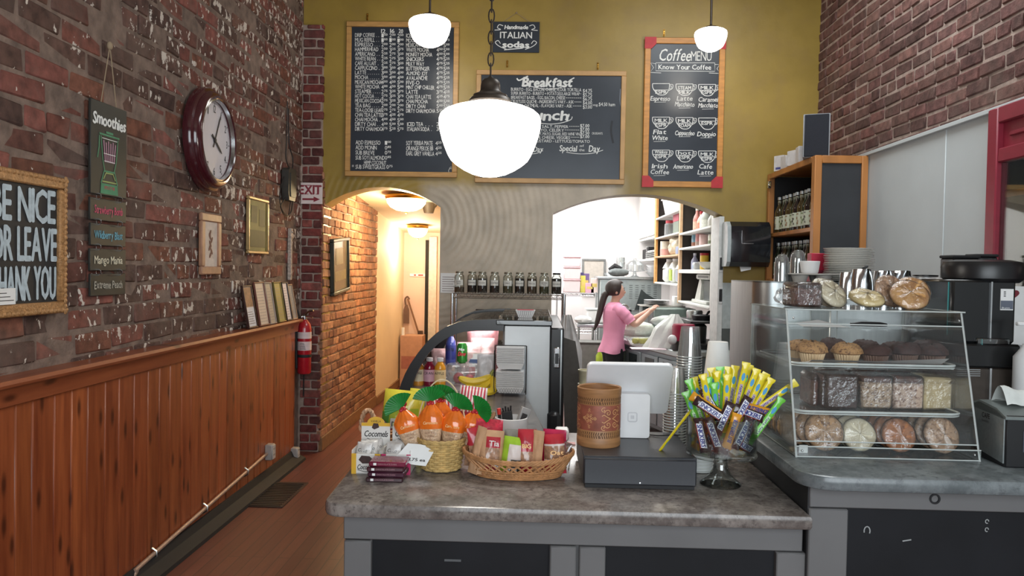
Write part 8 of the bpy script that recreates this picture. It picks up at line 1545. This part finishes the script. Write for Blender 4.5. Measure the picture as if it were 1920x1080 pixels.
# small table with white things
t = thing('steel_stand', 'low stainless stand with white tubs at the left of the kitchen', 'stand', (.66, 9.4, 0)); zt = PY(1105, 606, 9.4).z
mb = MB(); mb.mat(M_steel); mb.box((-.16, -.2, zt-.04), (.22, .3, zt), .006); mb.build('top', None, t)
for x in (-.14, .03, .20): mb = MB(); mb.mat(M_steel); mb.cyl((x, -.18, 0), (x, -.18, zt-.04), .016, n=8); mb.build('leg', None, t)
mb = MB(); mb.mat(P('stand_lower', (90, 100, 100), .4, .5)); mb.box((-.16, -.19, zt-.27), (.22, .3, zt-.24), .004); mb.build('lower_shelf', None, t)
simple('white_tub', 'large white tub standing on the low stainless stand', 'tub', .74, 9.5, zt, [('tub', M_white, lambda m: m.box((-.12, -.12, 0), (.14, .15, .16), .02)), ('lid', P('tub_lid', (200, 206, 204), .4), lambda m: m.box((-.125, -.125, .16), (.145, .155, .175), .006))])
simple('white_towel', 'crumpled white towel on the low stainless stand', 'towel', .58, 9.32, zt, [('towel', P('white_towel_cloth', (214, 212, 210), .9), lambda m: m.ball((0, 0, .045), .11, .09, .05, bump=.12))])
simple('kitchen_bin', 'grey bin panel under the low stainless stand', 'bin', .60, 8.95, 0, [('bin', P('bin_grey', (128, 128, 124), .5), lambda m: m.box((-.12, -.1, 0), (.20, .16, .78), .015)), ('lid', P('bin_lid', (104, 104, 100), .5), lambda m: m.box((-.13, -.11, .78), (.21, .17, .80), .006))])
simple('green_bottle', 'lime green bottle on the floor behind the person in pink', 'bottle', PY(1124, 675, 8.7).x, 8.72, 0, [('crate', M_blackm, lambda m: m.box((-.06, -.06, 0), (.06, .06, .56), .01)), ('bottle', P('lime_bottle', (176, 200, 60), .3), lambda m: m.lathe([(0, .561), (.04, .561), (.04, .66), (.015, .70), (.015, .72), (0, .72)], n=14))])
# ------------------------------------------------------------------ prep table
f0 = PZ(1176, 637, .90); f1 = PZ(1270, 659, .90); dv = (f0-f1).normalized()
t = thing('prep_table', 'long stainless prep refrigerator table with recessed dark handles', 'prep table', (f1.x, f1.y, 0)); d2 = Vector((dv.x, dv.y)); n2 = Vector((dv.y, -dv.x)); n2 = n2 if n2.x > 0 else -n2
Lt = (f0-f1).length+.22
def TB(m): m.T = Matrix(((d2.x, n2.x, 0, 0), (d2.y, n2.y, 0, 0), (0, 0, 1, 0), (0, 0, 0, 1))); return m
M_tst = P('table_steel', (196, 204, 206), .3, .5, var=.05)
mb = TB(MB()); mb.mat(M_tst); mb.box((0, 0, .84), (Lt, .62, .90), .012); mb.build('top', None, t); mb = TB(MB()); mb.mat(P('table_front', (132, 144, 150), .35, .5, var=.06)); mb.box((.015, .03, .1), (Lt-.02, .60, .84)); mb.build('carcass', None, t)
for k in range(3):
    mb = TB(MB()); mb.mat(P('door_steel', (150, 162, 168), .32, .5, var=.06)); x0_ = .03+.40*k; mb.box((x0_, .012, .14), (x0_+.38, .03, .80), .004); mb.build('door', None, t); mb = TB(MB()); mb.mat(P('handle_recess', (44, 52, 54), .3)); mb.box((x0_+.08, .008, .60), (x0_+.28, .014, .77)); mb.mat(M_chrome); mb.prism([(x0_+.085, .605), (x0_+.2, .605), (x0_+.085, .73)], .007, .0085, 'xz'); mb.build('handle_recess', None, t)  # chrome triangle paints a bright reflection onto each dark handle recess
def ontable(nme, lb, cat, u, v, fn, rz=0., z=.901): p = PZ(u, v, .9); return simple(nme, lb, cat, p.x, p.y, z-.001, fn, None, rz)
M_bagw = P('white_carrier_bag', (222, 224, 220), .4, var=.05, bump=.5, scale=14)
def bagf(m):
    def f(u, v):
        a = 2*PI*u; r = (.14-.02*v)*(1+.12*math.sin(5*a+4*v)+.08*math.sin(9*a-3*v))*(1-.75*max(0, v-.6)/.4); return (r*math.cos(a)*1.1+.12*v, r*.8*math.sin(a), .32*v)
    m.grid(f, 36, 14, True)
ontable('carrier_bag', 'white plastic carrier bag slumped on the prep table', 'bag', 1240, 652, [('bag', M_bagw, bagf)])
ontable('rolled_bag', 'pale grey rolled bag lying behind the white carrier bag', 'bag', 1258, 640, [('bag', P('grey_roll', (196, 202, 196), .4, bump=.4), lambda m: m.ball((0, .12, .20), .20, .08, .06, bump=.05)), ('support', M_white, lambda m: m.box((-.12, .06, 0), (.12, .18, .15), .01))])
ontable('food_tray', 'clear tray of yellow food on the prep table beside the person', 'tray', 1202, 647, [('tray', M_tub, lambda m: trapez(m, .20, .30, .14, .22, 0, .07)), ('food', P('yellow_food', (206, 196, 90), .6, var=.2), lambda m: [m.ball((-.06+.03*k, .02*math.sin(k*2), .04), .03, bump=.1) for k in range(5)])])
ontable('pink_papers', 'white and pink paper sheets at the edge of prep table', 'papers', 1208, 655, [('paper', P('pink_sheet', (226, 206, 212), .7), lambda m: m.box((-.12, -.05, 0), (.2, .12, .006)))])
ontable('lettuce_bag', 'open bag of white and green leaves on the prep table', 'bag', 1188, 632, [('bag', P('leafy_white', (216, 220, 208), .5, var=.12, bump=.5), lambda m: m.ball((.05, .06, .08), .2, .13, .09, bump=.14))])
ontable('red_pot', 'dark red pot on a black base on the prep table', 'pot', 1281, 657, [('base', M_black, lambda m: m.lathe([(0, 0), (.10, 0), (.10, .09), (0, .09)], n=20)), ('pot', P('pot_red', (150, 30, 62), .3), lambda m: m.lathe([(.10, .09), (.105, .22), (.095, .24), (0, .24)], n=20)), ('handle', M_white, lambda m: m.ball((-.11, -.05, .10), .045, .035, .045))])
p = PY(1262, 590, 8.4); simple('microwave', 'grey green microwave oven with a dark door behind the white bag', 'microwave', p.x, 8.6, .905, [('case', P('microwave_grey', (110, 124, 118), .4), lambda m: m.box((-.20, -.15, .02), (.26, .25, .31), .008)), ('door', M_black, lambda m: m.box((-.205, -.13, .03), (-.195, .24, .30), .003)), ('foot', M_black, lambda m: m.box((-.19, -.14, 0), (.25, .24, .02)))])
p = PY(1246, 573, 8.9); simple('serving_tray', 'tray of stacked papers and plates level with the reaching hand', 'tray', p.x+.02, 8.95, PY(1240, 575, 8.9).z, [('tray', P('tray_taupe', (150, 146, 140), .4), lambda m: m.box((-.30, -.15, 0), (.20, .2, .012), .004)), ('plates', M_white, lambda m: [m.lathe([(0, .014+.016*k), (.07, .014+.016*k), (.15, .026+.016*k), (0, .022+.016*k)], (-.1, 0, 0), 22) for k in range(4)]), ('napkin_block', M_paper, lambda m: m.box((.08, -.1, .012), (.18, .05, .12), .004)), ('bracket', M_steel, lambda m: (m.box((.1, .1, -.32), (.13, .13, 0)), m.box((-.28, .1, -.32), (-.25, .13, 0))))])
p = PY(1205, 565, 9.6); simple('dark_pans', 'dark tilted baking pans hanging by the vents behind the person', 'pans', PY(1212, 565, 9.8).x, 9.85, 0, [('pan', P('pan_dark', (64, 70, 70), .35, .5), lambda m: (m.prism([(-.14, 1.126), (.0, 1.126), (.03, 1.31), (-.06, 1.39)], 0, .03), m.prism([(-.02, 1.126), (.16, 1.19), (.12, 1.27), (-.02, 1.35)], .05, .08))), ('rack', M_steel, lambda m: (m.box((-.2, -.02, 0), (-.18, .1, 1.145)), m.box((.14, -.02, 0), (.16, .1, 1.145)), m.box((-.2, -.02, 1.105), (.16, .1, 1.125))))])
p = PY(1310, 640, 7.5); tb = simple('coffee_station', 'black coffee warmer with steel pots behind the tall cup stack', 'coffee maker', 1.60, 7.5, .901, [('base', M_black, lambda m: m.box((-.14, -.28, 0), (.26, .3, .05), .006)), ('back_column', P('station_steel', (120, 128, 126), .4, .5), lambda m: m.box((.16, -.26, .05), (.26, .28, .30), .006)), ('warmer_plate', M_black, lambda m: m.box((-.16, -.30, .24), (.26, .32, .265), .008)), ('steel_pot', M_steel, lambda m: m.lathe([(0, .266), (.075, .266), (.08, .33), (.07, .345), (0, .345)], (-.04, .12, 0), 20)), ('black_pan', M_black, lambda m: m.lathe([(0, .266), (.09, .266), (.10, .31), (.09, .315), (0, .30)], (-.02, -.13, 0), 20)), ('lower_pot', M_steel, lambda m: m.lathe([(0, .05), (.08, .05), (.085, .2), (.06, .225), (0, .225)], (-.03, 0, 0), 20)), ('pan_handle', M_black, lambda m: m.tube(smoothpts([(.02, -.12, .31), (.06, -.12, .35), (.14, -.14, .355)]), .012, 7))])
# ================================================================== PERSON
PXx = PY(1150, 600, 8.2).x
t = thing('person', 'person in pink t-shirt and black trousers with a long ponytail reaching forward in the kitchen', 'person', (PXx, 8.2, 0), math.radians(6))
def skin_body(name, verts, edges, mat_, parent, sub=2, root=0):
    me = bpy.data.meshes.new(name); me.from_pydata([v[:3] for v in verts], edges, []); o = bpy.data.objects.new(name, me); COL.objects.link(o); o.parent = parent
    md = o.modifiers.new('skin', 'SKIN'); md.use_smooth_shade = True
    sv = me.skin_vertices[0].data
    for i, v in enumerate(verts): sv[i].radius = (v[3], v[4] if len(v) > 4 else v[3]); sv[i].use_root = (i == root)
    sb = o.modifiers.new('subdivision', 'SUBSURF'); sb.levels = sub; sb.render_levels = sub; me.materials.append(mat_); return o
M_skin = P('skin', (214, 166, 146), .5, var=.05, scale=12)
V = [(0, 0, .84, .10, .13), (0, 0, .98, .085, .11), (.005, 0, 1.12, .09, .125), (.0, 0, 1.23, .06, .10), (.012, 0, 1.29, .043), (.028, 0, 1.335, .05, .046), (.038, 0, 1.385, .076, .066), (.03, 0, 1.445, .086, .072), (.022, 0, 1.495, .05, .045)]
E = [(0, 1), (1, 2), (2, 3), (3, 4), (4, 5), (5, 6), (6, 7), (7, 8)]
def chain(start, pts):
    k = start
    for q in pts: V.append(q); E.append((k, len(V)-1)); k = len(V)-1
    return k
chain(6, [(.098, 0, 1.345, .022, .026)])                # chin
chain(6, [(.128, 0, 1.398, .011, .011)])                # nose
for s_ in (-1, 1):
    chain(0, [(.0, s_*.085, .76, .085), (.012, s_*.09, .58, .07), (.015, s_*.092, .43, .052), (-.01, s_*.094, .28, .05), (-.02, s_*.095, .09, .034), (.02, s_*.098, .04, .034), (.10, s_*.105, .03, .028)])
hands = []
for s_, el, wr in ((-1, (.185, -.20, 1.055), (.345, -.13, 1.185)), (1, (.20, .20, 1.06), (.36, .10, 1.175))):
    k = chain(3, [(.01, s_*.13, 1.225, .05), ((.01+el[0])*.55, s_*.17, 1.15, .042), (*el, .036), ((el[0]+wr[0])/2, (el[1]+wr[1])/2, (el[2]+wr[2])/2, .034), (*wr, .022, .026)])
    d = (Vector(wr)-Vector(el)).normalized(); up = Vector((0, 0, 1)); side = d.cross(up).normalized(); nrm = side.cross(d)
    palm = Vector(wr)+d*.05; kp = chain(k, [(*palm, .013, .034)])
    for f_, (off, ln) in enumerate(((-.030, .062), (-.010, .074), (.010, .068), (.028, .052))):
        b0 = palm+d*.035+side*off; chain(kp, [(*b0, .0085), (*(b0+d*ln*.5+nrm*.006), .008), (*(b0+d*ln*.85-nrm*.010*(1+.3*f_)), .0072)])
    tb_ = Vector(wr)+d*.025-side*.028*1.0; chain(kp, [(*(tb_+d*.01-side*.008), .0095), (*(tb_+d*.045-side*.018+nrm*.012), .008)])
skin_body('body', V, E, M_skin, t)
# clothes
M_tee = P('pink_tshirt', (238, 158, 190), .85, var=.05, scale=8, bump=.15); M_trs = P('black_trousers', (26, 26, 30), .8, var=.1); M_hair = P('dark_brown_hair', (52, 40, 38), .45, var=.3, scale=30, stretch=(1, 1, .1))
mb = MB(); mb.mat(M_tee)
rings = [(1.290, .050, .062, .012), (1.272, .072, .100, .006), (1.245, .092, .155, .004), (1.205, .108, .178, .004), (1.14, .120, .176, .012), (1.06, .118, .166, .014), (.98, .110, .158, .006), (.91, .112, .166, -.002), (.85, .124, .180, -.006), (.80, .136, .188, -.012), (.775, .140, .190, -.014)]
def tee(u, v):
    f = v*(len(rings)-1); i = min(int(f), len(rings)-2); k = f-i; z, a, b_, cx = [rings[i][j]*(1-k)+rings[i+1][j]*k for j in range(4)]; q = 2*PI*u
    w = 1+.030*math.sin(4*q+9*v)*v+.02*math.sin(7*q-14*v)*v; return (cx+a*w*math.cos(q), b_*w*math.sin(q), z-.02*v*(1-math.cos(q))*.5-(.012*math.sin(3*q) if v > .95 else 0))
mb.grid(tee, 44, 36, True)
for s_, el in ((-1, (.185, -.20, 1.055)), (1, (.20, .20, 1.06))):
    a = Vector((.004, s_*.11, 1.225)); e = Vector(el); m_ = a.lerp(e, .55)+Vector((0, s_*.012, .012)); mb.tube(smoothpts([a, a.lerp(m_, .5)+Vector((0, s_*.02, .008)), m_, a.lerp(e, .80)], 5), [.066-.010*i/15+.004*math.sin(i*1.7) for i in range(16)], 18, caps=False)
mb.build('t_shirt', None, t, sharp=70)
mb = MB(); mb.mat(M_trs); mb.grid(lambda u, v: ((.112-.006*v)*math.cos(2*PI*u), (.160-.01*v)*math.sin(2*PI*u), .88-.16*v), 32, 6, True)
for s_ in (-1, 1): mb.tube(smoothpts([(0, s_*.075, .80), (.006, s_*.085, .66), (.016, s_*.092, .45), (-.004, s_*.094, .28), (-.018, s_*.095, .07)], 5), [.100, .099, .098, .096, .094, .09, .086, .082, .078, .075, .072, .070, .068, .067, .066, .064, .060, .056, .053, .050, .048], 18)
mb.build('trousers', None, t, sharp=70)
mb = MB(); mb.mat(M_black)
mb.ball((.045, -.10, .035), .125, .045, .038, p=.8); mb.build('shoe', None, t); mb = MB(); mb.mat(M_black); mb.ball((.045, .10, .035), .125, .045, .038, p=.8); mb.build('shoe', None, t)
mb = MB(); mb.mat(M_hair)
def hair(u, v):
    a = 2*PI*u; b_ = PI*(v*.80-.30); fr = math.cos(a); zz = 1.435+.098*math.sin(b_); rx = .106*math.cos(b_); x = .012+rx*math.cos(a); lim = .062-.25*max(0, 1.445-zz)
    if x > lim and zz < 1.487: x = lim-(x-lim)*.15
    k = 1+.015*math.sin(21*a)
    return (x*k, .092*math.cos(b_)*math.sin(a)*k, zz)
mb.grid(hair, 48, 22, True); mb.build('hair', None, t, sharp=0)
mb = MB(); mb.mat(M_hair); q = smoothpts([(-.055, 0, 1.39), (-.095, .0, 1.36), (-.125, 0, 1.27), (-.150, .0, 1.16), (-.180, .0, 1.05), (-.205, 0, .985)], 5); mb.tube(q, [.030*(.75+.45*math.sin(PI*min(1, .2+i/len(q))))*(1 if i < len(q)*.75 else max(.15, 1-(i/len(q)-.75)*3.4)) for i in range(len(q))], 12); mb.build('ponytail', None, t, sharp=70)
mb = MB(); mb.mat(P('hair_tie', (40, 30, 34), .6)); mb.tube([(-.075+.012*math.cos(a)*.5, .026*math.cos(a), 1.378+.026*math.sin(a)) for a in [2*PI*i/14 for i in range(14)]], .007, 6, closed=True); mb.build('hair_tie', None, t)
mb = MB(); mb.mat(P('eye_dark', (44, 34, 32), .3)); mb.ball((.104, -.032, 1.418), .007, .011, .006); mb.build('eye', None, t); mb = MB(); mb.mat(P('eye_dark', 0)); mb.ball((.104, .032, 1.418), .007, .011, .006); mb.build('eye', None, t)
mb = MB(); mb.mat(M_hair); [mb.tube([(.108, s_*.016, 1.436), (.108, s_*.034, 1.440), (.094, s_*.050, 1.436)], .0035, 5) for s_ in (-1, 1)]; mb.build('eyebrows', None, t)
mb = MB(); mb.mat(P('lips', (176, 104, 100), .5)); mb.ball((.104, 0, 1.362), .010, .020, .006); mb.build('mouth', None, t)
for s_ in (-1, 1): mb = MB(); mb.mat(M_skin); mb.ball((.012, s_*.079, 1.40), .016, .007, .026); mb.build('ear', None, t)
# ================================================================== printing and fittings belong to the part they are on
NEST = {'lettering': ('chalkboard', 'board', 'wrapper', 'plate', 'panel', 'pouch', 'can_body', 'bag', 'bag_body', 'card', 'side_plate', 'box', 'carton'), 'drawing': ('board',), 'numerals': ('dial',), 'header_lettering': ('header_card',), 'emblem': ('stand_body',), 'carved_scrolls': ('floral_band',), 'lock': ('drawer_front',), 'latch_handle': ('black_door_edge',), 'handle_recess': ('door',), 'carved_edge': ('frame',), 'print': ('panel',), 'illustration': ('panel',), 'sticker': ('body',), 'napkin': ('top_cover',), 'hair_tie': ('ponytail',), 'price_sticker': ('pouch',), 'louvre_vent': ('body',), 'knob': ('body',), 'chalk_mark': ('black_panel',)}
def stem_(o): return o.name.split('.')[0]
for root in [o for o in COL.objects if o.parent is None and o.type == 'EMPTY']:
    kids = sorted(root.children, key=lambda o: o.name); seen = {}
    for o in kids:
        for tgt in NEST.get(stem_(o), ()):
            c = [k for k in kids if stem_(k) == tgt and k is not o]
            if c:
                i = seen.get(stem_(o), 0); seen[stem_(o)] = i+1; o.parent = c[i % len(c)]; break
